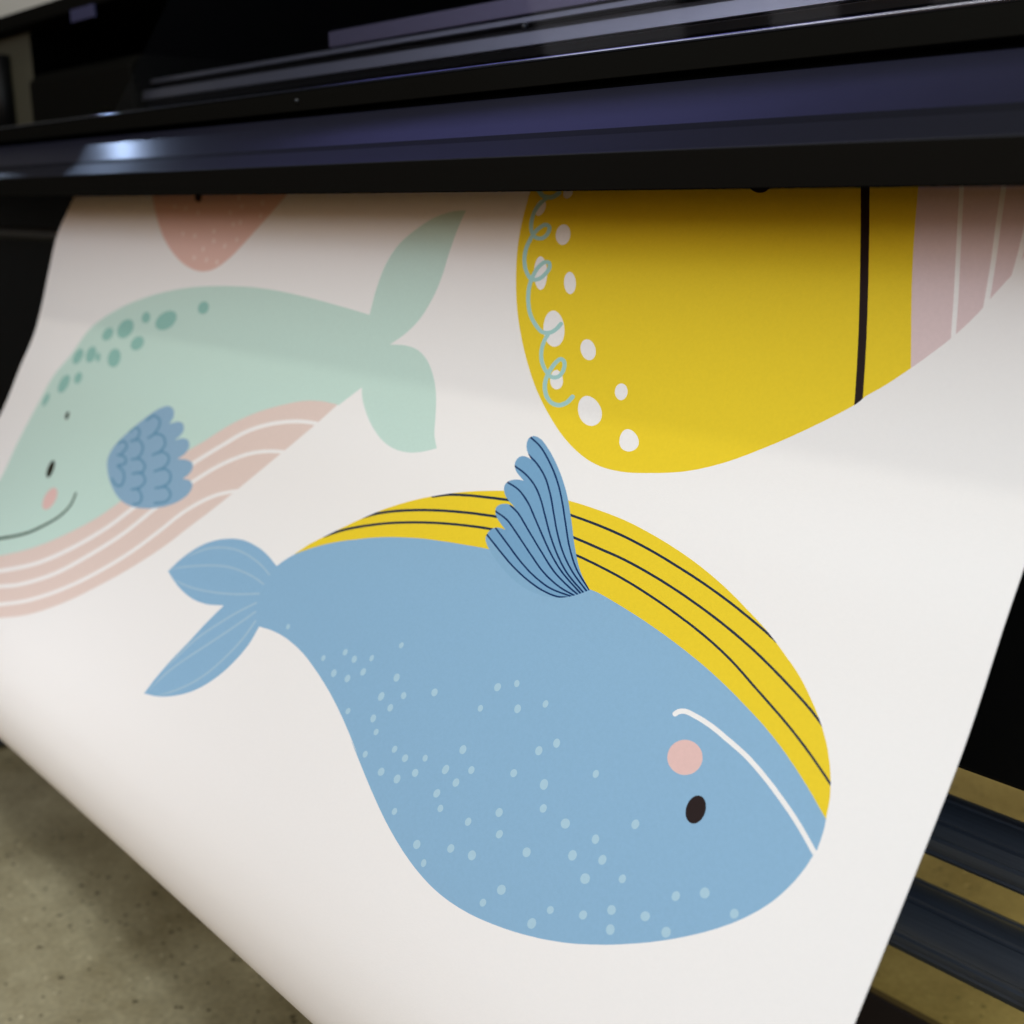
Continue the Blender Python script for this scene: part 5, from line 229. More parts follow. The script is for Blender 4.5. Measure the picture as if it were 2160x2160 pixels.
aqua|||726.3,223 726.9,224.2 727.6,225.4 728.3,226.7 729,228 729.6,229.4 730,230.9 730.4,232.4 730.7,234.1 730.8,235.8 730.9,237.5 730.8,239.2 730.5,240.8 730.1,242.5 729.6,244.2 729,245.8 728.2,247.4 727.3,249 726.3,250.5 725.2,251.9 724,253.2 722.6,254.5 721.2,255.8 719.8,257 718.3,258 716.4,259.3 714.2,260.6 711.8,261.7 709.2,262.4 706.5,262.5 703.9,262.3 701.4,261.7 699.3,260.8 697.7,259.6 696.5,258.2 695.6,256.6 694.9,255 694.5,253.4 694.4,251.8 694.4,250.1 694.7,248.4 695.3,246.8 696.4,245.2 698.3,243.9 700.7,242.9 703.5,242.6 706,243.3 707.7,244.5 709.2,245.8 710.5,247.2 711.6,248.5 712.6,250 713.5,251.6 714.2,253.1 715,254.6 715.7,256.2 716.3,257.7 716.9,259.3 717.3,261 717.6,262.7 717.7,264.3 717.6,265.8 717.4,267.4 717,269 716.5,270.6 715.8,272.3 714.9,274 713.8,275.6 712.6,277.3 711.2,278.8 709.7,280.1 708,281.3 706.2,282.4 704.3,283.4 702.2,284.2 700,284.8 697.8,285.2 695.5,285.4 693.2,285.4 691,285.2 688.9,284.7 686.9,284 685.1,283.2 683.4,282.3 681.9,281.3 680.5,280.2 679.4,279 678.5,277.8 677.6,276.6 676.7,275.5 676.4,274.6 676.8,273.6 677.8,272.9 679.1,272.6 680.4,272.8 681.4,273.4 682.3,274.6 683.2,275.7 684,276.8 684.8,277.8 685.8,278.6 687,279.3 688.3,280 689.7,280.7 691.1,281.2 692.5,281.5 693.9,281.6 695.6,281.6 697.2,281.4 698.8,281.2 700.3,280.8 701.7,280.3 703.1,279.6 704.5,278.7 705.8,277.7 707,276.7 708.1,275.5 709.1,274.2 710,272.8 710.8,271.3 711.4,269.9 711.8,268.6 712.1,267.3 712.3,265.9 712.4,264.6 712.3,263.2 712.1,261.8 711.8,260.4 711.2,259 710.6,257.5 710,256 709.3,254.5 708.6,253.1 707.8,251.7 707,250.4 706,249.3 705,248.1 703.8,247 702.8,246.3 702.5,246.2 702,246.2 701.1,246.6 700.4,247.2 700,247.7 699.6,248.8 699.3,250.1 699.3,251.4 699.4,252.7 699.7,253.9 700.2,255.2 700.9,256.4 701.7,257.4 702.5,258 703.8,258.6 705.3,258.9 707,259.1 708.5,259 709.9,258.6 711.5,257.9 713.2,256.8 715,255.7 716.3,254.7 717.6,253.7 718.8,252.6 719.9,251.5 721,250.3 721.9,249.1 722.8,247.8 723.6,246.5 724.3,245 724.9,243.6 725.4,242.1 725.7,240.7 725.9,239.2 726,237.7 726,236.2 725.8,234.7 725.6,233.2 725.3,231.8 724.9,230.5 724.4,229.3 723.8,228.1 723.1,226.9 722.5,225.6 721.8,224.3 721.8,223.5 722.3,222.7 723.3,222.2 724.5,222 725.6,222.3
yellow||yband|970.5,482.8 967.3,479.6 964.1,476.5 960.9,473.4 957.7,470.3 954.3,467.4 950.1,464.2 945.9,461.1 941.5,458.1 936.9,455 933.2,452.4 929.3,449.6 925.3,446.9 921.2,444.1 917.1,441.4 913.1,438.8 909.2,436.2 905.3,433.8 901.4,431.3 897.4,428.9 893.4,426.5 889.4,424.1 885.2,421.7 881,419.4 876.8,417 872.5,414.7 868.1,412.4 863.5,410.1 859,408 854.2,405.8 849.4,403.6 844.4,401.5 839.6,399.4 835,397.5 830.6,395.8 826.1,394 821.9,392.4 817.8,391 813.6,389.5 809.2,388 804.8,386.6 800.2,385 795.5,383.6 790.8,382.1 786.1,380.7 781.6,379.4 776.6,378 771.7,376.7 766.8,375.4 762.1,374.2 757.5,373.2 752.5,372 747.8,371 743.1,370 738.4,369.1 733.8,368.2 729.3,367.3 724.6,366.4 719.6,365.6 715.5,365 711.2,364.3 706.7,363.6 702.1,363 697.4,362.4 692.6,361.8 687.8,361.4 683.3,361 678.7,360.8 674,360.6 669.2,360.4 664.4,360.3 659.7,360.2 655,360.1 650.4,360.1 646,360.1 641.7,360.2 637.4,360.3 633.2,360.4 629,360.6 625,360.8 620.9,361 617,361.3 613,361.5 608.6,361.8 604.3,362.1 600.1,362.4 595.9,362.8 591.8,363.2 587.6,363.6 583.4,364.1 579.2,364.7 575,365.3 570.7,366 566.6,366.7 562.4,367.5 558.2,368.3 554.1,369.1 550.5,369.8 546.8,370.6 543.2,371.4 539.6,372.2 536,373 532.5,373.9 528.9,374.8 525.4,375.7 521.8,376.6 518.2,377.6 514.7,378.6 511.2,379.6 507.6,380.7 504.2,381.8 500.7,382.9 497.2,384.1 494,385.2 490.8,386.3 487.6,387.5 484.4,388.7 481.3,389.9 478.2,391.1 475.2,392.3 472.2,393.6 469.4,394.8 466.2,396.2 463,397.6 460,399 457.1,400.4 454.2,401.8 451.3,403.2 448.5,404.5 445.4,406 442.4,407.4 439.5,408.8 436.6,410.2 433.7,411.7 430.9,413.2 428.4,414.6 426,416 423.5,417.5 421.1,419 418.8,420.5 416.4,422 414,423.5 411.6,425.1 409.1,426.7 406.6,428.2 404.2,429.8 401.8,431.4 399.4,433.1 397.1,434.8 394.7,436.6 392.4,438.5 390.1,440.5 387.9,442.4 385.7,444.4 383.5,446.4 381.4,448.3 379.2,450.4 377.1,452.5 375,454.6 373,456.6 371.1,458.7 369.2,460.7 367.4,462.9 365.6,465.1 363.9,467.3 362.2,469.4 360.6,471.6 359.1,473.8 357.7,476 356.3,478.3 354.9,480.5 353.7,482.6 352.5,484.9 351.3,487.1 350.2,489.4 349.2,491.6 348.4,493.6 347.6,495.6 346.8,497.6 346.1,499.6 345.4,501.7 344.8,504 344.2,506.5 343.7,508.9 343.2,511.4 342.6,513.8 345.3,514.5 348,515.2 350.6,515.9 353.4,516.6 356.1,517.4 358.8,518.1 361.6,518.8 364.6,517.8 367.7,516.8 370.8,515.8 373.9,514.8 377,513.7 380.2,512.7 383.3,511.6 386.5,510.6 389.8,509.5 393,508.4 396.2,507.4 399.5,506.3 402.8,505.2 406.2,504.1 409.5,503 412.9,501.9 416.3,500.8 419.7,499.6 423.2,498.5 426.6,497.4 430.1,496.2 433.6,495 437.2,493.9 440.7,492.7 444.3,491.5 447.9,490.3 451.6,489.1 455.2,487.9 458.9,486.7 462.6,485.5 466.4,484.2 470.2,483 474,481.7 477.8,480.5 481.6,479.2 485.5,477.9 489.4,476.6 493.3,475.3 497.3,474 501.2,472.7 505.3,471.4 509.3,470 513.4,468.7 517.5,467.4 521.6,466 525.7,464.6 529.9,463.2 534.1,461.8 538.3,460.4 542.6,459 546.9,457.6 551.2,456.2 555.6,454.7 559.9,453.2 564.4,451.8 568.8,450.3 573.2,448.8 577.7,447.3 582.3,445.8 586.8,444.3 591,444 595.3,443.8 599.5,443.6 603.8,443.3 608.1,443.1 612.5,442.8 616.8,442.6 621.3,442.3 625.7,442.1 630.2,441.8 634.7,441.6 639.2,441.3 643.8,441 648.4,440.8 653,440.5 657.6,440.2 662.3,440 667.1,439.7 671.8,439.4 676.6,439.2 681.4,438.9 686.3,438.6 691.2,438.3 696.1,438 701.1,437.8 706.1,437.5 711.2,437.2 716.2,436.9 721.1,437.7 726,438.5 730.9,439.3 735.8,440.2 740.8,441 745.8,441.8 750.9,442.6 756,443.5 761.1,444.3 766.2,445.2 771.4,446.1 776.6,446.9 781.9,447.8 787.2,448.7 792.5,449.6 797.8,450.5 803.2,451.4 808.6,452.3 814.1,453.2 819.6,454.1 825.1,455 830.7,456.1 836.3,457.2 842,458.2 847.7,459.3 853.5,460.4 859.2,461.5 865.1,462.6 870.9,463.7 876.8,464.9 882.8,466 888.8,467.1 894.8,468.3 900.8,469.4 907,470.6 913.1,471.8 919.3,473 925.5,474.2 931.8,475.4 938.2,476.6 944.5,477.8 950.9,479 957.4,480.3 963.9,481.5
navy|yband||806.6,388.8 802.1,387.5 797.7,386.2 793.3,384.9 788.6,383.7 783.8,382.7 778.8,381.8 773.6,380.9 768.5,380.2 763.3,379.4 758.3,378.7 753.3,378.1 748.3,377.5 743.3,377 738.2,376.4 734,376 729.7,375.5 725.5,375.1 721.2,374.7 716.8,374.2 712.2,373.8 707.8,373.4 703.3,372.9 698.6,372.5 694,372 689.3,371.6 684.6,371.2 679.9,371 675.3,370.8 670.7,370.8 666,370.9 661.2,371 656.5,371.3 651.9,371.6 647.2,371.8 642.7,372.1 638.2,372.4 633.6,372.6 629.1,372.9 624.7,373.1 620.4,373.4 616,373.7 611.7,374 607.4,374.4 603.1,374.8 598.9,375.2 594.6,375.6 590.4,376.1 586.2,376.6 582,377.1 577.9,377.6 574.2,378.1 570.6,378.7 566.9,379.3 563.3,379.9 559.7,380.5 556.1,381.1 552.5,381.8 549,382.4 545.4,383.1 541.8,383.8 538.2,384.6 534.7,385.3 531.2,386.1 527.7,386.9 524.2,387.7 520.7,388.5 517.3,389.2 513.8,390.1 510.4,390.9 506.9,391.7 503.5,392.5 500.2,393.4 496.8,394.2 493.5,395.1 490,396 486.6,397 483.2,397.9 479.8,398.9 476.4,399.9 473.2,400.9 470,401.8 466.9,402.8 463.4,403.9 459.9,405 456.6,406.2 453.3,407.3 450.2,408.3 447.4,409.3 444.3,410.4 441.5,411.4 438.7,412.3 435.9,413.4 433.1,414.4 430.3,415.5 427.5,416.7 424.6,417.8 421.8,419 421.3,419 420.8,418.9 420.5,418.5 420.4,418 420.6,417.6 421,417.3 423.8,416.2 426.6,415 429.5,413.9 432.3,412.8 435.1,411.7 438,410.7 440.7,409.7 443.5,408.7 446.6,407.6 449.5,406.6 452.6,405.6 455.8,404.4 459.2,403.3 462.6,402.2 466.2,401 469.3,400.1 472.5,399.1 475.8,398.1 479.1,397.1 482.5,396.2 486,395.2 489.4,394.2 492.8,393.3 496.2,392.4 499.6,391.5 503,390.7 506.4,389.8 509.8,389 513.2,388.2 516.7,387.4 520.2,386.6 523.7,385.8 527.1,385 530.6,384.2 534.2,383.4 537.7,382.7 541.3,381.9 544.9,381.2 548.5,380.5 552.1,379.8 555.7,379.2 559.3,378.5 562.9,377.9 566.6,377.3 570.2,376.7 573.9,376.1 577.6,375.6 581.8,375 586,374.5 590.2,374 594.4,373.5 598.7,373.1 603,372.7 607.3,372.3 611.7,371.9 616,371.6 620.3,371.3 624.7,371 629.2,370.8 633.7,370.5 638.3,370.2 642.7,370 647.2,369.7 651.9,369.4 656.6,369.1 661.4,368.8 666.1,368.7 670.9,368.6 675.7,368.6 680.4,368.7 685.1,369 689.9,369.4 694.7,369.8 699.4,370.2 704,370.7 708.5,371.1 712.9,371.6 717.5,372 721.9,372.4 726.2,372.8 730.5,373.2 734.7,373.7 739,374.1 744.1,374.7 749.1,375.2 754.2,375.8 759.2,376.4 764.3,377.1 769.5,377.8 774.7,378.6 780,379.5 785.1,380.4 790,381.4 794.8,382.6 799.4,383.9 803.8,385.3 808.3,386.6 809,387 809.3,387.6 809.1,388.2 808.5,388.7 807.6,388.9
navy|yband||895.4,427.7 892.1,426.4 888.3,425 883.8,423 878.6,420.9 872.9,418.7 868.5,417.2 863.8,415.8 858.7,414.2 853.4,412.8 848.1,411.3 842.8,410 837.9,408.7 832.9,407.6 827.8,406.4 822.7,405.3 817.6,404.2 812.5,403.2 807.5,402.2 802.4,401.3 797.4,400.4 792.3,399.5 787.2,398.7 782.2,397.9 777.4,397.2 772.8,396.5 767.4,395.8 762.4,395.1 757.4,394.4 752.4,393.8 747.4,393.2 742.9,392.7 738.6,392.3 734.2,391.8 729.8,391.4 725.1,390.9 720,390.5 715.8,390.1 711.2,389.7 706.5,389.2 701.6,388.8 696.6,388.4 691.6,388 686.6,387.6 681.7,387.3 676.8,387 672.1,386.9 667.6,386.8 662.8,386.8 658,387 653.3,387.2 648.6,387.5 644,387.8 639.5,388.2 635.1,388.6 630.8,388.9 626.7,389.2 622.5,389.6 618.6,389.9 614.7,390.3 611,390.6 607.3,391 603.5,391.4 599.6,391.7 595.5,392.2 591.3,392.6 587,393 582.8,393.4 578.6,393.8 574.5,394.3 570.4,394.8 566.7,395.4 563.1,395.9 559.5,396.5 555.9,397.1 552.3,397.7 548.7,398.4 545.2,399 541.6,399.7 538.1,400.4 534.5,401.1 531,401.8 527.5,402.6 524,403.4 520.5,404.1 517.1,404.9 513.6,405.7 510.1,406.6 506.7,407.4 503.2,408.3 499.8,409.2 496.4,410.1 493,411 489.6,411.9 486.3,412.8 482.9,413.8 479.5,414.8 476.2,415.8 472.8,416.8 469.5,417.8 466.2,418.8 462.9,419.9 459.6,421 456.7,422 453.7,423 450.8,424 447.9,425 445,426.1 442.1,427.1 439.2,428.2 436.3,429.3 433.5,430.4 430.5,431.6 427.6,432.8 424.7,434 421.8,435.2 418.9,436.4 416,437.7 413.2,439 410.3,440.2 407.5,441.5 404.9,442.7 402.2,443.9 399.4,445.2 396.7,446.4 394,447.7 391.4,449 388.8,450.2 386.4,451.4 384.1,452.6 381.9,453.7 379.5,455 377.2,456.3 375.1,457.5 373,458.7 371,459.9 368.9,461.2 368.4,461.3 368,461.2 367.6,460.9 367.5,460.5 367.6,460 367.9,459.7 370,458.5 372.1,457.3 374.1,456.1 376.3,454.8 378.5,453.5 381,452.2 383.2,451.1 385.5,449.9 388,448.7 390.6,447.4 393.2,446.2 395.9,444.9 398.6,443.6 401.3,442.4 404,441.1 406.6,439.9 409.5,438.6 412.3,437.4 415.2,436.1 418.1,434.8 421,433.6 423.9,432.4 426.8,431.1 429.7,429.9 432.6,428.8 435.5,427.6 438.4,426.5 441.3,425.4 444.2,424.4 447.1,423.3 450,422.3 453,421.2 455.9,420.2 458.9,419.2 462.2,418.2 465.5,417.1 468.8,416 472.1,415 475.5,414 478.8,413 482.2,412 485.6,411.1 489,410.1 492.4,409.2 495.8,408.3 499.2,407.4 502.6,406.5 506,405.6 509.5,404.7 513,403.9 516.5,403.1 519.9,402.3 523.4,401.5 526.9,400.7 530.4,399.9 534,399.2 537.6,398.5 541.1,397.8 544.7,397.1 548.2,396.4 551.8,395.8 555.4,395.1 559,394.5 562.7,393.9 566.4,393.4 570,392.8 574.2,392.3 578.4,391.8 582.6,391.3 586.8,390.9 591,390.5 595.2,390.1 599.4,389.7 603.3,389.3 607,388.9 610.8,388.5 614.5,388.2 618.4,387.8 622.4,387.5 626.6,387.1 630.7,386.8 634.9,386.4 639.3,386 643.8,385.7 648.5,385.3 653.2,385 658,384.8 662.9,384.6 667.8,384.6 672.4,384.7 677.2,384.8 682.1,385.1 687.1,385.4 692.2,385.8 697.2,386.2 702.2,386.6 707.1,387 711.8,387.4 716.4,387.8 720.6,388.2 725.7,388.6 730.4,389.1 734.9,389.5 739.3,390 743.6,390.4 748.1,390.9 753.2,391.5 758.2,392.1 763.2,392.8 768.3,393.4 773.7,394.2 778.4,394.9 783.2,395.6 788.2,396.4 793.3,397.2 798.4,398 803.6,399 808.7,399.9 813.8,400.9 818.9,401.9 824.1,403 829.2,404.1 834.4,405.2 839.4,406.4 844.4,407.6 849.8,409 855.2,410.5 860.5,412 865.6,413.5 870.5,415 875,416.5 881,418.7 886.2,420.9 890.7,422.8 894.4,424.2 897.8,425.5 898.5,425.9 898.7,426.6 898.3,427.2 897.5,427.7 896.4,427.8
navy|yband||938.2,457 935.8,455.8 933.1,454.4 929.7,452.6 925.7,450.5 921.2,448.2 916.5,446 911.8,444 906.7,441.9 901.4,439.9 896,437.9 890.3,435.9 885.5,434.2 880.5,432.6 875.4,431 870.3,429.4 865,427.8 859.8,426.3 854.7,424.9 849.6,423.6 844.6,422.3 839.5,421.1 834.4,419.9 829.3,418.7 824.2,417.6 819.2,416.5 814.2,415.5 809.1,414.5 804.1,413.5 799.1,412.6 794.2,411.7 789.2,410.8 784.3,410 779.3,409.2 774.4,408.4 769.5,407.7 764.6,407 759.7,406.3 754.9,405.7 750.2,405.1 745.2,404.5 740.4,403.9 735.7,403.4 730.9,402.9 725.8,402.4 720.3,401.9 716,401.6 711.4,401.2 706.6,400.9 701.6,400.5 696.6,400.2 691.4,399.8 686.3,399.5 681.1,399.3 676.1,399.1 671.2,398.9 666.5,398.8 662,398.8 657.3,399 652.6,399.2 648,399.4 643.5,399.8 639,400.2 634.7,400.6 630.4,401 626.3,401.4 622.4,401.8 618.6,402.2 614.1,402.6 609.9,403 605.8,403.5 601.9,403.9 597.9,404.4 593.8,404.9 590.2,405.4 586.4,405.9 582.7,406.4 579,407 575.2,407.5 571.5,408.1 567.7,408.7 564.1,409.4 560.4,410 556.7,410.7 553,411.4 549.4,412.2 545.8,412.9 542.2,413.7 538.6,414.5 535,415.3 531.4,416.1 527.8,416.9 524.2,417.8 520.7,418.6 517.1,419.5 513.6,420.4 510.1,421.4 506.6,422.3 503.1,423.2 499.6,424.2 496.1,425.1 492.6,426.1 489.2,427.1 485.8,428.2 482.4,429.2 479,430.3 475.9,431.3 472.7,432.4 469.6,433.4 466.5,434.6 463.5,435.7 460.4,436.8 457.4,438 454.4,439.2 451.5,440.4 448.6,441.6 445.6,442.9 442.7,444.3 439.8,445.6 436.9,447 434.1,448.4 431.4,449.7 428.8,451 426.3,452.2 423.6,453.4 421,454.6 418.6,455.8 416.2,456.9 413.7,458.1 411.2,459.3 408.6,460.5 406.1,461.7 403.5,462.9 400.8,464.2 398.2,465.4 395.6,466.8 392.9,468.1 390.4,469.4 387.9,470.6 385.4,472 382.9,473.3 380.4,474.7 377.9,476.1 375.3,477.5 372.8,479 370.4,480.3 367.9,481.8 365.3,483.4 362.6,485 360,486.6 357.5,488.2 355.2,489.6 353,491 351.2,492.2 349.7,493.1 347.5,494.6 345.8,495.8 345.4,495.9 345,495.8 344.6,495.6 344.5,495.2 344.6,494.8 344.8,494.5 346.6,493.3 348.7,491.8 350.3,490.9 352.1,489.7 354.2,488.3 356.6,486.9 359.1,485.3 361.7,483.7 364.3,482.1 367,480.5 369.5,479 371.9,477.6 374.4,476.1 377,474.7 379.5,473.3 382,471.9 384.6,470.6 387.1,469.2 389.6,467.9 392.1,466.6 394.7,465.3 397.4,464 400,462.7 402.6,461.5 405.2,460.2 407.8,459 410.3,457.8 412.9,456.6 415.3,455.4 417.7,454.3 420.1,453.2 422.7,452 425.4,450.7 427.9,449.5 430.5,448.2 433.2,446.9 436,445.5 438.9,444.1 441.8,442.8 444.7,441.4 447.7,440.1 450.6,438.8 453.6,437.6 456.6,436.4 459.6,435.2 462.7,434 465.8,432.9 468.9,431.8 472,430.7 475.1,429.7 478.2,428.6 481.7,427.5 485.1,426.5 488.5,425.4 492,424.4 495.5,423.4 499,422.5 502.5,421.5 506,420.5 509.5,419.6 513,418.7 516.5,417.8 520,416.9 523.6,416 527.2,415.1 530.8,414.3 534.4,413.5 538,412.7 541.6,411.9 545.2,411.1 548.9,410.3 552.5,409.6 556.2,408.9 559.9,408.2 563.6,407.5 567.3,406.8 571,406.2 574.8,405.6 578.6,405.1 582.3,404.5 586.1,404 589.8,403.5 593.4,403 597.6,402.4 601.6,402 605.6,401.5 609.6,401 613.8,400.6 618.4,400.2 622.1,399.8 626.1,399.4 630.2,399 634.4,398.5 638.8,398.1 643.3,397.7 647.9,397.4 652.6,397.1 657.3,396.9 662,396.8 666.6,396.8 671.4,396.8 676.4,397 681.5,397.2 686.6,397.4 691.8,397.7 697,398 702.1,398.4 707.1,398.7 711.9,399.1 716.5,399.4 720.8,399.8 726.4,400.2 731.5,400.7 736.4,401.2 741.1,401.7 745.9,402.3 750.9,402.9 755.7,403.5 760.5,404.2 765.4,404.8 770.3,405.5 775.3,406.2 780.3,407 785.2,407.8 790.2,408.6 795.2,409.5 800.2,410.4 805.2,411.3 810.3,412.3 815.4,413.3 820.4,414.3 825.5,415.4 830.6,416.5 835.8,417.7 840.9,418.9 846,420.1 851.2,421.4 856.3,422.7 861.5,424.2 866.8,425.7 872.1,427.2 877.3,428.8 882.5,430.5 887.5,432.1 892.4,433.7 898.1,435.8 903.7,437.8 909.1,439.8 914.2,441.9 919.1,444 923.9,446.2 928.5,448.5 932.6,450.7 936,452.4 938.7,453.8 941.1,455 941.6,455.5 941.6,456.2 941.1,456.8 940.2,457.2 939.1,457.2
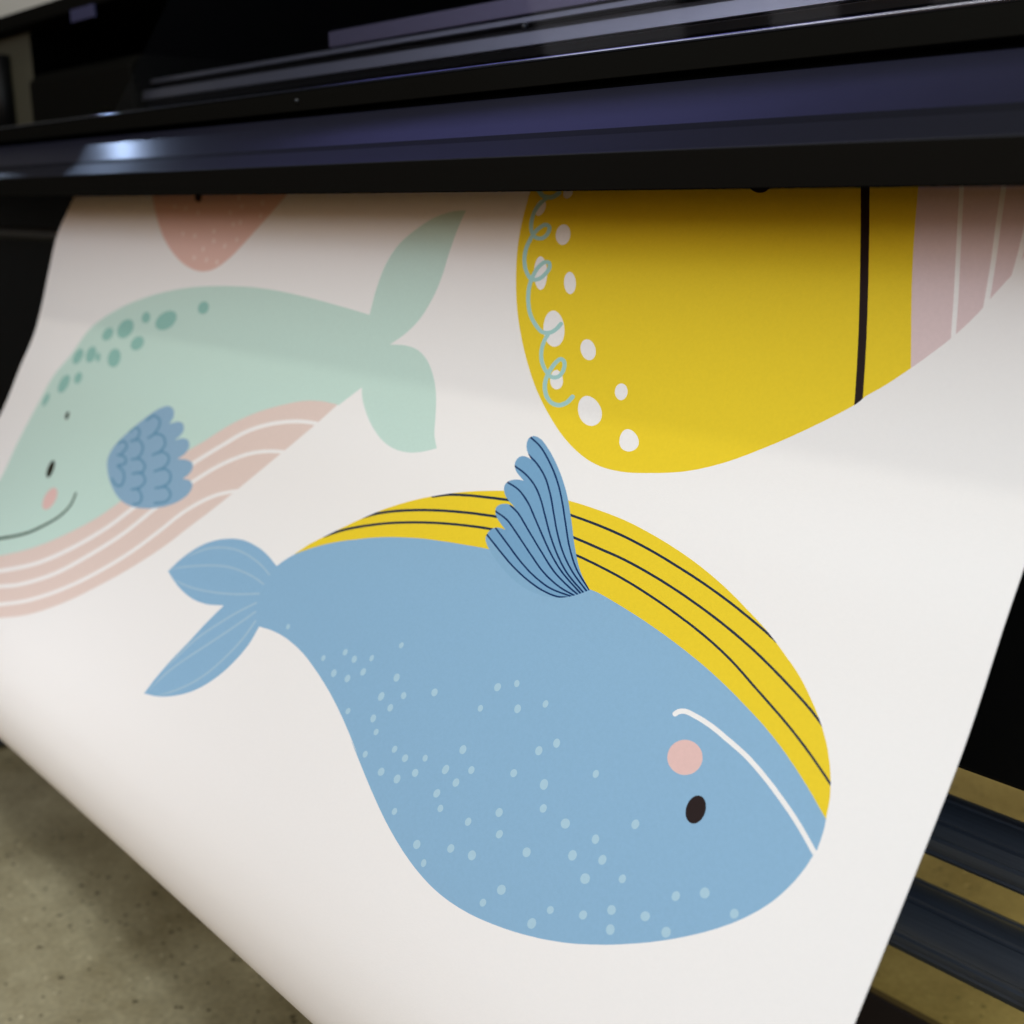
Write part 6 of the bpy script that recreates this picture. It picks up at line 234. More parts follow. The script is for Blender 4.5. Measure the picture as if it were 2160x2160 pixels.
blue||bluebody|987.9,500.8 985,497.2 981.7,493.5 979.1,491 976.2,488.3 973,485.6 969.8,483.1 966,480.6 962.1,478.2 957.8,475.8 953.2,473.3 948.2,470.7 943,468.1 937.6,465.6 932.9,463.5 928,461.4 923.1,459.4 918.1,457.5 913.1,455.6 908,453.8 903,452.1 897.9,450.5 892.8,448.9 887.9,447.4 882.4,445.6 877,444 871.5,442.3 865.9,440.7 860.7,439.4 855.5,438 850.1,436.7 844.6,435.5 838.9,434.2 834,433.2 829,432.2 823.8,431.2 818.6,430.3 813.4,429.3 808.2,428.4 803,427.6 797.9,426.8 792.7,426.1 787.5,425.4 782.4,424.8 777.4,424.2 772.5,423.6 767.8,423 762.3,422.4 757.2,421.9 752.2,421.4 747.1,420.9 742,420.4 737.4,419.9 732.7,419.4 728.1,419 723.4,418.5 718.6,418.2 713.6,417.9 709.1,417.8 704.5,417.8 699.8,417.8 695.1,417.9 690.3,418 685.5,418.1 680.7,418.3 676,418.4 671.5,418.5 667.1,418.6 662.6,418.8 658.2,418.9 653.7,419 649.3,419.2 644.8,419.4 640.4,419.6 635.9,419.9 631.5,420.2 626.8,420.6 622,421 617.1,421.4 612.4,421.9 607.8,422.3 603.5,422.8 599.5,423.1 596,423.4 593.1,423.7 589.9,423.8 587.4,423.9 584.4,424.1 581.4,424.5 578.1,425 574.4,425.5 570.4,426.2 566.4,426.9 562.3,427.6 558.3,428.3 554.5,429 550.8,429.7 547.2,430.4 543.5,431.1 539.9,431.8 536.2,432.6 532.6,433.3 529.1,434.1 525.5,434.9 521.9,435.7 518.3,436.5 514.7,437.4 511.2,438.2 507.6,439.1 504.1,440 500.6,440.9 497.2,441.8 493.6,442.8 490.1,443.7 486.6,444.7 483.2,445.7 479.7,446.7 476.3,447.7 472.8,448.7 469.4,449.8 466.3,450.8 463.2,451.8 460,452.9 456.9,454 453.8,455.1 450.7,456.2 447.7,457.3 444.8,458.4 442,459.5 438.8,460.7 435.7,461.9 432.7,463.2 429.8,464.4 426.9,465.6 424.2,466.7 421.5,467.8 418.7,469 416.1,470.1 413.5,471.2 410.9,472.3 408.1,473.6 405.8,474.7 403.3,476 400.7,477.2 398.1,478.5 395.5,479.9 392.8,481.3 390.2,482.7 387.6,484.2 385.1,485.6 382.6,487.1 380,488.7 377.4,490.2 374.8,491.8 372.3,493.4 369.9,494.9 367.6,496.4 365.4,497.9 363.1,499.3 361,500.8 358.9,502.2 356.8,503.6 354.9,505 353.1,506.3 351.3,507.6 349,509.2 346.8,510.8 344.7,512.3 342.6,513.8 342.1,516 341.6,518.1 341.2,520.5 341,522.7 340.8,525.1 340.6,527.6 340.5,530.2 340.3,532.7 340.8,535.2 341.4,537.8 341.8,539.9 342.1,542 342.5,544.1 343,546.4 343.6,548.4 344.2,550.6 344.9,552.8 345.6,555 346.5,557.3 347.4,559.5 348.2,561.6 349.2,563.7 350.2,565.9 351.3,568 352.4,570.1 353.6,572.2 354.8,574.1 356.2,576.2 357.6,578.2 359,580.2 360.5,582.1 362.1,584 363.7,586 365.4,588 367.2,589.9 369,591.8 370.9,593.8 372.9,595.8 375,597.7 377.1,599.6 378.9,601.3 380.8,602.9 382.8,604.6 384.8,606.2 386.9,607.9 389,609.6 391.1,611.2 393.3,612.8 395.6,614.5 397.8,616.1 400.1,617.7 402.4,619.3 404.8,621 407.3,622.6 409.7,624.2 412.2,625.8 414.8,627.4 417.3,628.9 419.8,630.5 422.4,632 425.2,633.6 428,635.2 430.9,636.8 433.7,638.3 436.5,639.8 439.2,641.3 441.8,642.6 444.2,643.9 446.4,645 448.9,646.3 451.1,647.3 453.2,648.3 455.8,649.4 458.1,650.5 460.7,651.7 463.5,652.9 466.4,654.2 469.4,655.5 472.5,656.8 475.7,658 478.7,659.2 482,660.4 485.3,661.5 488.6,662.6 492,663.7 495.4,664.8 498.9,665.9 502.4,666.9 506,667.8 509.2,668.7 512.4,669.5 515.7,670.4 519,671.1 522.3,671.9 525.7,672.6 529.1,673.3 532.5,674 536,674.6 539.5,675.2 543.2,675.9 546.9,676.4 550.6,677 554.4,677.5 558.1,678 561.9,678.4 565.6,678.8 569.3,679 573.2,679.2 577,679.4 580.9,679.5 584.8,679.5 588.6,679.5 592.4,679.4 596.2,679.2 599.9,679 603.8,678.6 607.7,678.2 611.5,677.7 615.3,677.1 619.1,676.4 622.9,675.7 626.6,674.9 630.2,674.1 633.7,673.3 637.1,672.4 640.6,671.4 644.1,670.4 647.6,669.3 651.2,668.2 655,667 658.8,665.6 662.7,664.2 666.6,662.8 670.6,661.2 674.5,659.7 678.4,658.1 682.2,656.5 685.8,655 689.2,653.4 692.7,651.8 696.1,650.2 699.5,648.6 703,646.9 706.4,645.2 710,643.4 713.4,641.7 716.9,640 720.4,638.1 724,636.3 727.5,634.4 731.1,632.5 734.6,630.6 738.1,628.8 741.4,627 745.7,624.7 750.4,622.2 755.2,619.6 759.8,617.1 763.5,615.1 766.1,613.6 767,613.1 766.4,613.3 765,614 762.6,615.1 759.6,616.6 755.8,618.4 751.5,620.6 746.8,622.9 741.6,625.5 736.2,628.2 730.6,631 724.9,633.8 719.2,636.7 713.5,639.6 708,642.3 702.7,645 697.7,647.6 693,650 688.8,652.2 685,654.1 681.8,655.8 679.2,657.2 677.3,658.2 676.1,658.8 675.7,659.1 676.8,658.8 679.5,657.6 683.5,655.8 688.3,653.7 693.4,651.4 698.2,649.1 702.5,647.1 706.1,645.3 709.6,643.5 713,641.6 716.5,639.8 720,637.9 723.6,635.9 727.4,633.8 730.9,632 734.5,630 738.2,627.9 742,625.8 745.9,623.7 749.7,621.6 753.5,619.4 757.3,617.4 761,615.4 764.9,613.3 768.8,611.3 772.6,609.2 776.4,607.3 780.2,605.3 784.2,603.3 788.2,601.3 792.6,599.2 797.2,597.1 801.8,594.9 806.5,592.8 811.3,590.7 816.2,588.6 821,586.6 825.8,584.8 830.6,582.9 835.5,581.1 840.4,579.4 845.3,577.6 850.2,576 855.1,574.4 860.1,572.8 865,571.3 869.8,569.8 874.7,568.4 879.7,567.1 884.8,565.9 891.2,564.6 897.7,563.4 904.3,562.4 910.8,561.6 917.1,560.9 923.4,560.5 929.6,560.2 935.6,560.2 941.7,560.3 947.6,560.6 953.4,561.2 959.2,561.8 965.1,562.4 965.2,566.3 965.2,570.2 965.2,574.2 965.5,578.2 966.1,582.2 967,586 968.2,589.8 969.6,593.7 971.2,597.6 973,601.4 974.9,605.2 977,609 979.3,612.8 981.8,616.5 984.4,620.2 987.3,623.9 990.4,627.5 993.8,631.1 997.4,634.7 1001.2,638.2 1005.2,641.7 1009.4,645 1013.8,648.1 1018.6,651.2 1023.6,654.2 1028.8,656.9 1034.2,659.5 1039.6,662 1045.8,664.6 1052.1,667.1 1058.6,669.3 1065.3,671.4 1072.3,673.1 1079.5,674.6 1086.8,675.9 1094.2,677.4 1092.8,673.2 1091.5,669.1 1090.2,664.9 1088.6,660.4 1087.1,656.6 1085.5,652.6 1083.7,648.4 1081.9,644.2 1080,640 1078,635.8 1076.2,632 1074.2,628.3 1072.2,624.5 1070.1,620.7 1068,616.9 1066,613.2 1064,609.4 1062.1,605.5 1060.3,601.7 1058.5,597.8 1056.7,593.9 1055,590.1 1053.2,586.3 1051.3,582.6 1049.2,578.6 1047.1,574.7 1045,570.8 1042.8,567 1040.6,563.2 1038.5,559.3 1044.4,560.7 1050.2,562.2 1056.1,563.6 1062.1,564.9 1068.2,566 1075.6,566.8 1083.2,567.4 1090.8,567.7 1098.5,567.6 1106.3,567.1 1114.3,566.3 1122.1,565.1 1129.4,563.9 1136.8,562.4 1143.6,560.6 1150.3,558.8 1157,556.8 1163.6,554.7 1170.2,552.6 1167.7,548.3 1165.2,544 1162.6,539.7 1159.4,535.4 1156.3,531.6 1153,527.8 1149.3,524.1 1145.4,520.4 1141.3,517 1137.2,513.9 1133,511 1128.6,508.2 1124,505.6 1119.2,503.2 1113.1,500.5 1106.7,498 1100.1,495.9 1093.4,494 1087,492.4 1080.4,491 1073.8,490 1067,489.2 1060.2,488.9 1053.2,488.9 1046.3,489.1 1039.6,489.6 1033.4,490.2 1027.3,490.9 1021.4,491.9 1015.3,493.1 1008.4,494.7 1001.5,496.7 994.7,498.8
tailline|bluebody||1151.3,531.1 1147.7,528.8 1143.5,526.4 1138.4,523.6 1132.5,520.2 1126.3,516.8 1120,513.8 1113.7,511.4 1107.2,509.3 1100.4,507.5 1093.4,505.9 1086.2,504.5 1078.7,503.4 1071.2,502.6 1063.7,502.2 1056.7,502.2 1049.6,502.4 1042.5,502.9 1035.7,503.6 1029.3,504.3 1023.1,505.2 1017,506.3 1011.3,507.4 1004.9,509 998.8,510.7 992.7,512.5 991.8,512.6 991,512.4 990.5,512.1 990.4,511.6 990.7,511.2 991.4,510.8 997.5,509.1 1003.7,507.3 1010.3,505.7 1016.2,504.5 1022.4,503.4 1028.8,502.5 1035.4,501.7 1042.4,501 1049.6,500.5 1056.9,500.2 1064.3,500.2 1072,500.7 1079.8,501.5 1087.6,502.6 1095,504 1102.2,505.6 1109.2,507.5 1116,509.7 1122.6,512.2 1129.1,515.3 1135.5,518.8 1141,522.4 1145.4,525.5 1149,528.4 1151.8,530.9 1151.9,531 1151.8,531.1 1151.8,531.1 1151.6,531.2 1151.5,531.1
tailline|bluebody||1166.7,550.7 1162.2,548.5 1157,546.3 1151.2,544.3 1144.3,542.1 1137,539.7 1129.6,537.4 1122.9,535.4 1115.9,533.3 1108.8,531.4 1101.8,529.5 1095,527.9 1087.7,526.2 1080.6,524.7 1073.6,523.4 1066.5,522.3 1059.5,521.6 1052.3,521.1 1045.2,520.8 1038.3,520.6 1032,520.6 1025.8,520.7 1019.8,520.9 1014,521.2 1007.2,521.8 1000.5,522.7 993.9,523.5 993.1,523.5 992.4,523.2 992,522.8 992.1,522.3 992.6,521.9 993.4,521.7 1000,520.8 1006.8,520 1013.8,519.4 1019.8,519 1025.9,518.8 1032.2,518.6 1038.6,518.7 1045.7,518.9 1053,519.2 1060.3,519.7 1067.6,520.4 1074.9,521.5 1082.1,522.8 1089.3,524.4 1096.7,526.1 1103.6,527.7 1110.7,529.6 1117.9,531.6 1125,533.6 1131.7,535.6 1139.2,538 1146.6,540.4 1153.3,542.9 1158.7,545.3 1163.4,548 1167.2,550.5 1167.2,550.6 1167.2,550.6 1167.1,550.7 1167,550.8 1166.8,550.8
tailline|bluebody||1148.6,557.6 1145.5,558.2 1141.7,558.8 1135.7,559.2 1128.1,559.3 1119.8,559 1111.5,558.6 1104.8,558 1097.9,557.2 1090.9,556.3 1083.9,555.3 1076.9,554.2 1070.1,553.1 1063,551.9 1055.9,550.6 1048.9,549.2 1041.9,547.7 1035.1,546.1 1028.4,544.6 1022.1,542.9 1015.9,541.2 1009.8,539.4 1003.9,537.6 998,535.9 992,534.2 991.4,533.8 991.2,533.4 991.4,532.9 992,532.6 992.9,532.4 993.7,532.5 999.6,534.2 1005.6,536 1011.6,537.8 1017.6,539.5 1023.7,541.2 1030,542.8 1036.6,544.4 1043.4,545.9 1050.2,547.4 1057.2,548.8 1064.3,550.1 1071.3,551.3 1078.1,552.4 1085.1,553.5 1092,554.4 1098.9,555.3 1105.7,556.1 1112.2,556.6 1120.3,557.1 1128.4,557.3 1135.8,557.4 1141.6,557.5 1145.3,557.5 1148.5,557.3 1148.7,557.3 1148.8,557.4 1148.9,557.4 1148.9,557.5 1148.8,557.6
tailline|bluebody||990.6,542.2 994.6,545.3 998.7,548.4 1002.8,551.5 1006.9,554.7 1011,558 1014.6,561.1 1018.1,564.3 1021.6,567.5 1025.2,570.9 1028.7,574.3 1032.2,577.7 1035.6,581 1039,584.4 1042.5,587.9 1046,591.5 1049.3,595 1052.5,598.6 1055.4,602.1 1058.3,606 1060.9,609.8 1063.3,613.6 1065.6,617.4 1067.8,621.2 1070,624.9 1072.4,629 1074.4,633.2 1076.3,637.3 1078.2,641.4 1080.1,645.5 1080.1,645.5 1080.1,645.6 1080,645.6 1079.8,645.6 1079.7,645.6 1079.6,645.5 1077,641.5 1074.4,637.5 1071.7,633.5 1069.1,629.5 1066.6,625.4 1064.4,621.7 1062.2,617.9 1059.9,614.2 1057.6,610.4 1055,606.6 1052.2,602.9 1049.3,599.4 1046.2,595.9 1042.9,592.3 1039.5,588.8 1036,585.4 1032.6,582 1029.2,578.7 1025.7,575.2 1022.2,571.8 1018.7,568.5 1015.2,565.3 1011.7,562.1 1008.2,559.1 1004.2,555.8 1000.1,552.6 996,549.5 992,546.5 987.9,543.4 987.6,543 987.7,542.5 988.3,542.1 989.1,541.9 989.9,542
tailline|bluebody||984.3,550.6 987.4,554 990.5,557.5 993.6,561 996.7,564.5 999.9,568 1003.2,571.6 1006.4,575.1 1009.7,578.6 1013,582.1 1016.5,585.7 1020,589.4 1023.5,593 1027.1,596.7 1030.5,600.1 1034,603.6 1037.6,607.2 1041.2,610.8 1044.9,614.3 1048.5,617.9 1051.9,621.4 1055.2,624.8 1059,628.8 1062.6,632.6 1066.1,636.4 1069.5,640.2 1072.7,644 1075.7,647.9 1078.5,651.9 1080.7,656 1082.7,660.1 1084.7,664.2 1086.6,668.3 1088.7,672.4 1088.7,672.5 1088.6,672.6 1088.5,672.6 1088.4,672.6 1088.2,672.6 1088.2,672.5 1085.5,668.4 1082.9,664.4 1080.4,660.4 1077.8,656.4 1075.1,652.4 1072.4,648.5 1069.4,644.6 1066.3,640.9 1063,637.1 1059.5,633.4 1055.9,629.5 1052.2,625.6 1048.9,622.2 1045.4,618.7 1041.9,615.2 1038.2,611.6 1034.6,608 1031,604.5 1027.5,601 1024.1,597.6 1020.5,593.9 1017,590.2 1013.5,586.6 1010.1,583 1006.7,579.5 1003.5,576 1000.3,572.5 997,568.9 993.8,565.4 990.6,561.9 987.6,558.4 984.5,554.9 981.4,551.5 981.2,551 981.5,550.6 982.1,550.2 982.9,550.1 983.7,550.2
tailline|bluebody||976.7,559.1 977.5,563 978.3,566.9 979,570.8 979.9,574.8 981.1,578.7 982.3,582.3 983.8,585.9 985.3,589.6 987.1,593.3 989,597 991,600.8 993.1,604.4 995.3,608.1 997.7,611.9 1000.2,615.7 1002.8,619.4 1005.6,623.1 1008.6,626.6 1012,630.4 1015.6,634.1 1019.4,637.7 1023.3,641.2 1027.4,644.6 1031.7,647.9 1036.7,651.5 1042.1,655.1 1047.7,658.6 1052.9,661.8 1057.6,664.7 1062.2,667.3 1066.6,669.6 1070.9,671.8 1071,671.9 1071,672 1071,672 1070.8,672.1 1070.7,672.1 1070.6,672 1065.8,670 1061.1,668 1056,665.6 1050.7,662.9 1045.2,659.7 1039.6,656.2 1034.1,652.6 1029,648.9 1024.7,645.5 1020.5,642.1 1016.5,638.5 1012.7,634.9 1009.1,631.2 1005.6,627.4 1002.6,623.8 999.8,620.1 997.2,616.3 994.6,612.5 992.2,608.7 990,604.9 987.9,601.3 985.9,597.5 984,593.7 982.2,590 980.6,586.4 979.2,582.7 977.9,579.1 976.8,575.1 975.8,571.1 975.1,567.2 974.4,563.3 973.6,559.4 973.7,558.9 974.2,558.5 975,558.3 975.8,558.4 976.4,558.6
dot|||923.6,547.5 922.3,547.7 921,548.4 920.2,549.4 919.8,550.6 920.1,551.8 920.9,552.6 922.1,553 923.5,552.8 924.7,552.1 925.6,551 925.9,549.8 925.7,548.7 924.8,547.8
dot|||852.6,559.1 851.3,559.3 850.2,560.1 849.4,561.2 849.3,562.5 849.7,563.7 850.6,564.5 851.8,564.8 853.1,564.6 854.2,563.8 854.9,562.7 855.1,561.4 854.7,560.3 853.8,559.4
dot|||828.2,545.4 826.8,545.8 825.6,546.7 825,548 825,549.4 825.6,550.7 826.7,551.5 828.1,551.8 829.5,551.5 830.6,550.6 831.2,549.3 831.3,547.9 830.7,546.6 829.6,545.7
dot|||813,547.4 811.4,547.6 810,548.5 809,549.8 808.7,551.3 809.1,552.7 810.1,553.7 811.6,554.2 813.1,553.9 814.6,553.1 815.5,551.8 815.8,550.2 815.4,548.8 814.4,547.8
dot|||792.1,540.2 790.9,540.5 789.9,541.4 789.3,542.6 789.1,543.9 789.6,545.1 790.4,546 791.6,546.3 792.8,546 793.8,545.2 794.4,544 794.5,542.6 794.1,541.4 793.2,540.6
dot|||764.3,519.5 763.1,519.9 762.2,520.7 761.7,521.9 761.8,523.2 762.3,524.3 763.3,525 764.6,525.2 765.7,524.9 766.7,524.1 767.2,522.9 767.1,521.6 766.5,520.5 765.5,519.8
dot|||829.3,566.2 827.6,566.5 826.1,567.4 825.1,568.8 824.8,570.4 825.3,571.9 826.4,573 827.9,573.5 829.6,573.2 831.1,572.3 832.1,570.9 832.4,569.3 832,567.8 830.9,566.7
dot|||808.5,565 806.9,565.3 805.5,566.3 804.7,567.7 804.6,569.3 805.2,570.7 806.4,571.8 808,572.1 809.6,571.8 810.9,570.9 811.7,569.4 811.8,567.8 811.2,566.4 810,565.4
dot|||793.3,553.7 791.8,554.1 790.7,555.2 790.1,556.6 790.1,558.2 790.8,559.6 792.1,560.6 793.6,560.9 795,560.5 796.2,559.4 796.8,558 796.7,556.4 796,555 794.8,554
dot|||751.4,545.4 749.7,545.8 748.3,546.7 747.4,548.2 747.1,549.8 747.7,551.3 748.8,552.4 750.4,552.8 752,552.6 753.5,551.6 754.4,550.1 754.6,548.5 754.1,547 752.9,545.9
dot|||757.5,565.1 755.9,565.5 754.6,566.6 753.9,568.2 753.8,570 754.5,571.6 755.7,572.8 757.2,573.2 758.8,572.8 760.1,571.7 760.8,570.1 760.9,568.3 760.2,566.7 759,565.6
dot|||733.3,557.1 731.8,557.3 730.5,558 729.6,559.2 729.3,560.6 729.7,561.8 730.6,562.8 732,563.2 733.4,563 734.8,562.3 735.7,561.1 736,559.8 735.6,558.5 734.6,557.5
dot|||701.4,543.2 699.8,543.5 698.4,544.4 697.6,545.8 697.5,547.2 698,548.6 699.2,549.6 700.8,550 702.4,549.7 703.7,548.8 704.5,547.5 704.7,546 704.1,544.6 702.9,543.6
dot|||639.4,518.2 637.9,518.6 636.7,519.6 636.1,521 636.2,522.5 636.9,523.9 638.1,524.8 639.6,525.1 641.1,524.7 642.3,523.7 642.9,522.3 642.9,520.7 642.2,519.4 640.9,518.5
dot|||646.6,539.6 645.4,539.8 644.3,540.5 643.6,541.6 643.4,542.8 643.8,544 644.6,544.8 645.8,545.2 647,545 648.1,544.3 648.8,543.2 649,542 648.6,540.8 647.8,540
dot|||740.8,570.9 739.4,571.2 738.1,572.1 737.4,573.4 737.2,574.8 737.8,576.2 738.9,577.2 740.3,577.5 741.7,577.3 743,576.4 743.7,575.1 743.8,573.6 743.3,572.3 742.2,571.3
dot|||787,590.4 785.8,590.6 784.7,591.4 784.2,592.6 784.2,593.9 784.8,595.1 785.8,595.9 787.2,596.2 788.5,596 789.5,595.2 790.1,594 790,592.7 789.4,591.5 788.4,590.6
dot|||754.1,585.1 752.6,585.4 751.2,586.2 750.4,587.6 750.1,589.2 750.5,590.6 751.5,591.7 752.9,592.2 754.5,591.9 755.8,591 756.7,589.7 756.9,588.1 756.5,586.7 755.5,585.6
dot|||742.5,594.6 741.2,594.8 740.2,595.6 739.5,596.7 739.5,598 740,599.1 741,600 742.2,600.3 743.6,600.1 744.6,599.3 745.3,598.2 745.3,597 744.8,595.8 743.8,595
dot|||712.5,599.4 711.2,599.7 710.3,600.6 709.8,601.8 709.8,603.2 710.5,604.4 711.6,605.3 712.9,605.6 714.2,605.3 715.2,604.5 715.7,603.2 715.6,601.8 715,600.6 713.9,599.7
dot|||742.4,614.9 741.1,615.1 740,615.8 739.3,616.9 739.1,618.2 739.6,619.4 740.5,620.3 741.8,620.8 743.1,620.6 744.2,619.9 744.9,618.8 745.1,617.4 744.6,616.2 743.7,615.3
dot|||697,601.4 695.5,601.7 694.3,602.5 693.6,603.8 693.6,605.3 694.3,606.6 695.4,607.6 696.9,607.9 698.4,607.7 699.6,606.8 700.3,605.5 700.3,604.1 699.6,602.7 698.5,601.8
dot|||676.8,594.2 675.5,594.4 674.4,595 673.6,596.1 673.4,597.3 673.7,598.5 674.6,599.4 675.8,599.8 677,599.6 678.2,599 678.9,597.9 679.2,596.7 678.8,595.5 678,594.6
dot|||643.4,573.6 641.8,573.9 640.5,574.8 639.7,576.3 639.6,577.9 640.1,579.4 641.3,580.5 642.8,580.9 644.4,580.7 645.7,579.7 646.6,578.3 646.7,576.6 646.1,575.1 645,574
dot|||715.1,620.1 713.4,620.4 712.2,621.3 711.4,622.7 711.5,624.3 712.2,625.7 713.6,626.7 715.2,627.1 716.9,626.9 718.2,625.9 718.9,624.6 718.9,623 718.1,621.6 716.8,620.5
dot|||679.5,607.7 677.9,607.8 676.5,608.6 675.6,609.8 675.4,611.2 675.9,612.6 677,613.6 678.5,614.1 680.2,614 681.5,613.2 682.4,612 682.6,610.6 682.2,609.2 681,608.2
dot|||694.8,618.4 693.2,618.6 691.8,619.6 691,621 691,622.7 691.6,624.3 692.8,625.4 694.4,625.9 696,625.7 697.4,624.7 698.2,623.3 698.2,621.6 697.6,620 696.4,618.9
dot|||650.2,593.1 648.7,593.5 647.5,594.6 646.9,596.2 647,597.9 647.7,599.5 649,600.6 650.5,601 652,600.7 653.2,599.6 653.8,598 653.7,596.2 653,594.6 651.7,593.5
dot|||625.8,585 624.3,585.2 623.1,585.9 622.3,587.1 622.2,588.5 622.6,589.8 623.6,590.7 625,591.2 626.4,591 627.6,590.2 628.4,589 628.6,587.7 628.1,586.4 627.1,585.4
dot|||634.2,598.6 632.7,598.9 631.5,599.8 630.8,601.1 630.8,602.6 631.4,604 632.6,605 634,605.5 635.5,605.2 636.7,604.3 637.4,603 637.4,601.4 636.8,600 635.7,599
dot|||647.3,612.8 645.8,613.1 644.7,614.1 644.1,615.5 644.3,617.1 645,618.5 646.3,619.5 647.8,619.9 649.3,619.6 650.4,618.6 651,617.2 650.8,615.6 650.1,614.2 648.8,613.2
dot|||637.3,622 636,622.2 634.9,622.9 634.2,624 634.1,625.2 634.6,626.5 635.6,627.4 636.8,627.8 638.1,627.6 639.2,627 639.9,625.8 640,624.6 639.6,623.4 638.6,622.4
dot|||680.9,642.2 679.7,642.4 678.7,643.1 678.2,644.2 678.2,645.5 678.7,646.7 679.7,647.6 681,647.9 682.2,647.7 683.2,647 683.8,645.9 683.7,644.6 683.2,643.4 682.2,642.5
dot|||581.9,602.5 580.3,602.6 579,603.4 578.1,604.6 577.9,606.1 578.4,607.5 579.4,608.6 580.9,609.2 582.4,609 583.8,608.3 584.7,607 584.9,605.6 584.4,604.1 583.4,603
dot|||605.4,619.8 604,620 602.9,620.8 602.2,622 602.2,623.4 602.7,624.8 603.7,625.7 605,626.2 606.4,626 607.5,625.2 608.2,624 608.3,622.6 607.7,621.2 606.7,620.2
dot|||572.1,616.2 570.7,616.4 569.6,617.3 569.1,618.6 569.2,620 569.8,621.3 571,622.3 572.4,622.6 573.7,622.4 574.8,621.5 575.3,620.3 575.3,618.8 574.6,617.5 573.4,616.6
dot|||643.7,653.9 642,654 640.6,654.8 639.6,656.1 639.4,657.6 640,659.2 641.2,660.3 642.8,660.9 644.5,660.8 646,660.1 646.9,658.8 647.1,657.2 646.5,655.7 645.3,654.5
dot|||609.6,643.2 608,643.4 606.8,644.1 606.1,645.4 606,646.8 606.7,648.2 607.9,649.3 609.4,649.8 610.9,649.6 612.2,648.8 612.9,647.5 612.9,646.1 612.3,644.7 611.1,643.6
dot|||623.5,510 622.2,510.2 621,510.8 620.1,511.9 619.7,513.2 619.9,514.4 620.6,515.3 621.7,515.8 623,515.6 624.2,515 625.1,513.9 625.5,512.6 625.3,511.4 624.6,510.5
dot|||611.1,527.1 609.5,527.3 608.1,528.2 607.2,529.5 606.9,531 607.3,532.4 608.3,533.5 609.7,534 611.2,533.8 612.6,533 613.5,531.6 613.8,530.1 613.5,528.7 612.5,527.6
dot|||587.1,515.4 585.9,515.7 584.8,516.5 584.2,517.7 584.1,519 584.5,520.2 585.4,521.1 586.5,521.5 587.8,521.2 588.8,520.4 589.5,519.2 589.6,517.9 589.2,516.7 588.3,515.8
dot|||561.4,538.2 560,538.3 558.6,539.1 557.6,540.4 557.2,541.9 557.5,543.4 558.3,544.5 559.6,545 561.1,544.9 562.5,544.1 563.5,542.9 563.9,541.3 563.6,539.8 562.8,538.7
dot|||573.5,548.8 571.9,549 570.6,549.8 569.6,551.1 569.4,552.7 569.8,554.2 570.8,555.2 572.2,555.8 573.8,555.6 575.2,554.7 576.1,553.4 576.4,551.8 576,550.4 574.9,549.3
dot|||585.6,572.3 584.2,572.5 583,573.3 582.2,574.5 582.1,575.9 582.6,577.2 583.7,578.1 585.1,578.5 586.5,578.3 587.8,577.5 588.5,576.3 588.6,574.9 588.1,573.6 587,572.7
dot|||555.4,568.7 553.7,568.8 552.1,569.7 551,571.2 550.6,572.9 550.9,574.6 551.9,575.9 553.4,576.5 555.1,576.4 556.7,575.6 557.8,574.1 558.2,572.3 557.9,570.6 556.9,569.4
dot|||516.3,546.5 515.1,546.7 514.1,547.4 513.4,548.6 513.2,549.9 513.6,551.1 514.4,552 515.5,552.4 516.7,552.3 517.8,551.5 518.4,550.4 518.6,549.1 518.3,547.8 517.4,546.9
dot|||545.5,584.9 544.1,585.1 543,585.9 542.3,587.1 542.2,588.6 542.7,589.9 543.8,590.8 545.2,591.2 546.6,591 547.7,590.2 548.4,589 548.5,587.6 547.9,586.2 546.9,585.3
dot|||522.2,586.6 520.4,586.6 518.8,587.4 517.7,588.7 517.4,590.2 517.9,591.8 519.1,593 520.8,593.6 522.6,593.6 524.2,592.8 525.3,591.6 525.6,590 525.1,588.4 523.9,587.2
dot|||467.9,565.1 466.6,565.3 465.4,566.1 464.6,567.4 464.5,568.9 465,570.3 466,571.3 467.3,571.8 468.6,571.6 469.8,570.8 470.6,569.5 470.7,568 470.2,566.6 469.2,565.6
dot|||493.1,586.6 491.7,586.6 490.4,587.3 489.4,588.4 489.1,589.9 489.3,591.3 490.1,592.4 491.4,593 492.8,593 494.1,592.3 495,591.2 495.4,589.7 495.2,588.3 494.3,587.2
dot|||504.8,603.3 503.2,603.4 501.7,604.2 500.8,605.5 500.5,607.1 501,608.7 502.1,609.9 503.6,610.6 505.2,610.5 506.6,609.7 507.6,608.4 507.8,606.7 507.4,605.2 506.3,603.9
dot|||480.1,596.3 478.7,596.5 477.5,597.3 476.8,598.6 476.6,600.2 477.2,601.6 478.2,602.7 479.6,603.2 481.1,603 482.3,602.2 483,600.9 483.1,599.3 482.6,597.9 481.5,596.8
dot|||542.9,617.4 541.2,617.4 539.7,618 538.7,619.2 538.3,620.8 538.6,622.3 539.7,623.5 541.2,624.2 542.9,624.2 544.4,623.5 545.4,622.3 545.8,620.8 545.5,619.3 544.4,618.1
dot|||486.9,612.9 485.1,612.9 483.5,613.7 482.6,615 482.3,616.6 482.9,618.1 484.2,619.3 485.9,620 487.7,619.9 489.2,619.2 490.2,617.9 490.4,616.3 489.9,614.7 488.6,613.5
dot|||459,601.4 457.7,601.6 456.7,602.3 456.1,603.4 456,604.7 456.5,606 457.5,606.9 458.7,607.3 459.9,607.1 461,606.4 461.6,605.3 461.6,604 461.1,602.8 460.2,601.8
dot|||588.4,639 586.6,639.1 585.1,639.8 584,641 583.6,642.6 584,644.2 585.1,645.5 586.6,646.2 588.4,646.2 590,645.5 591.1,644.2 591.5,642.6 591.1,641 590,639.8
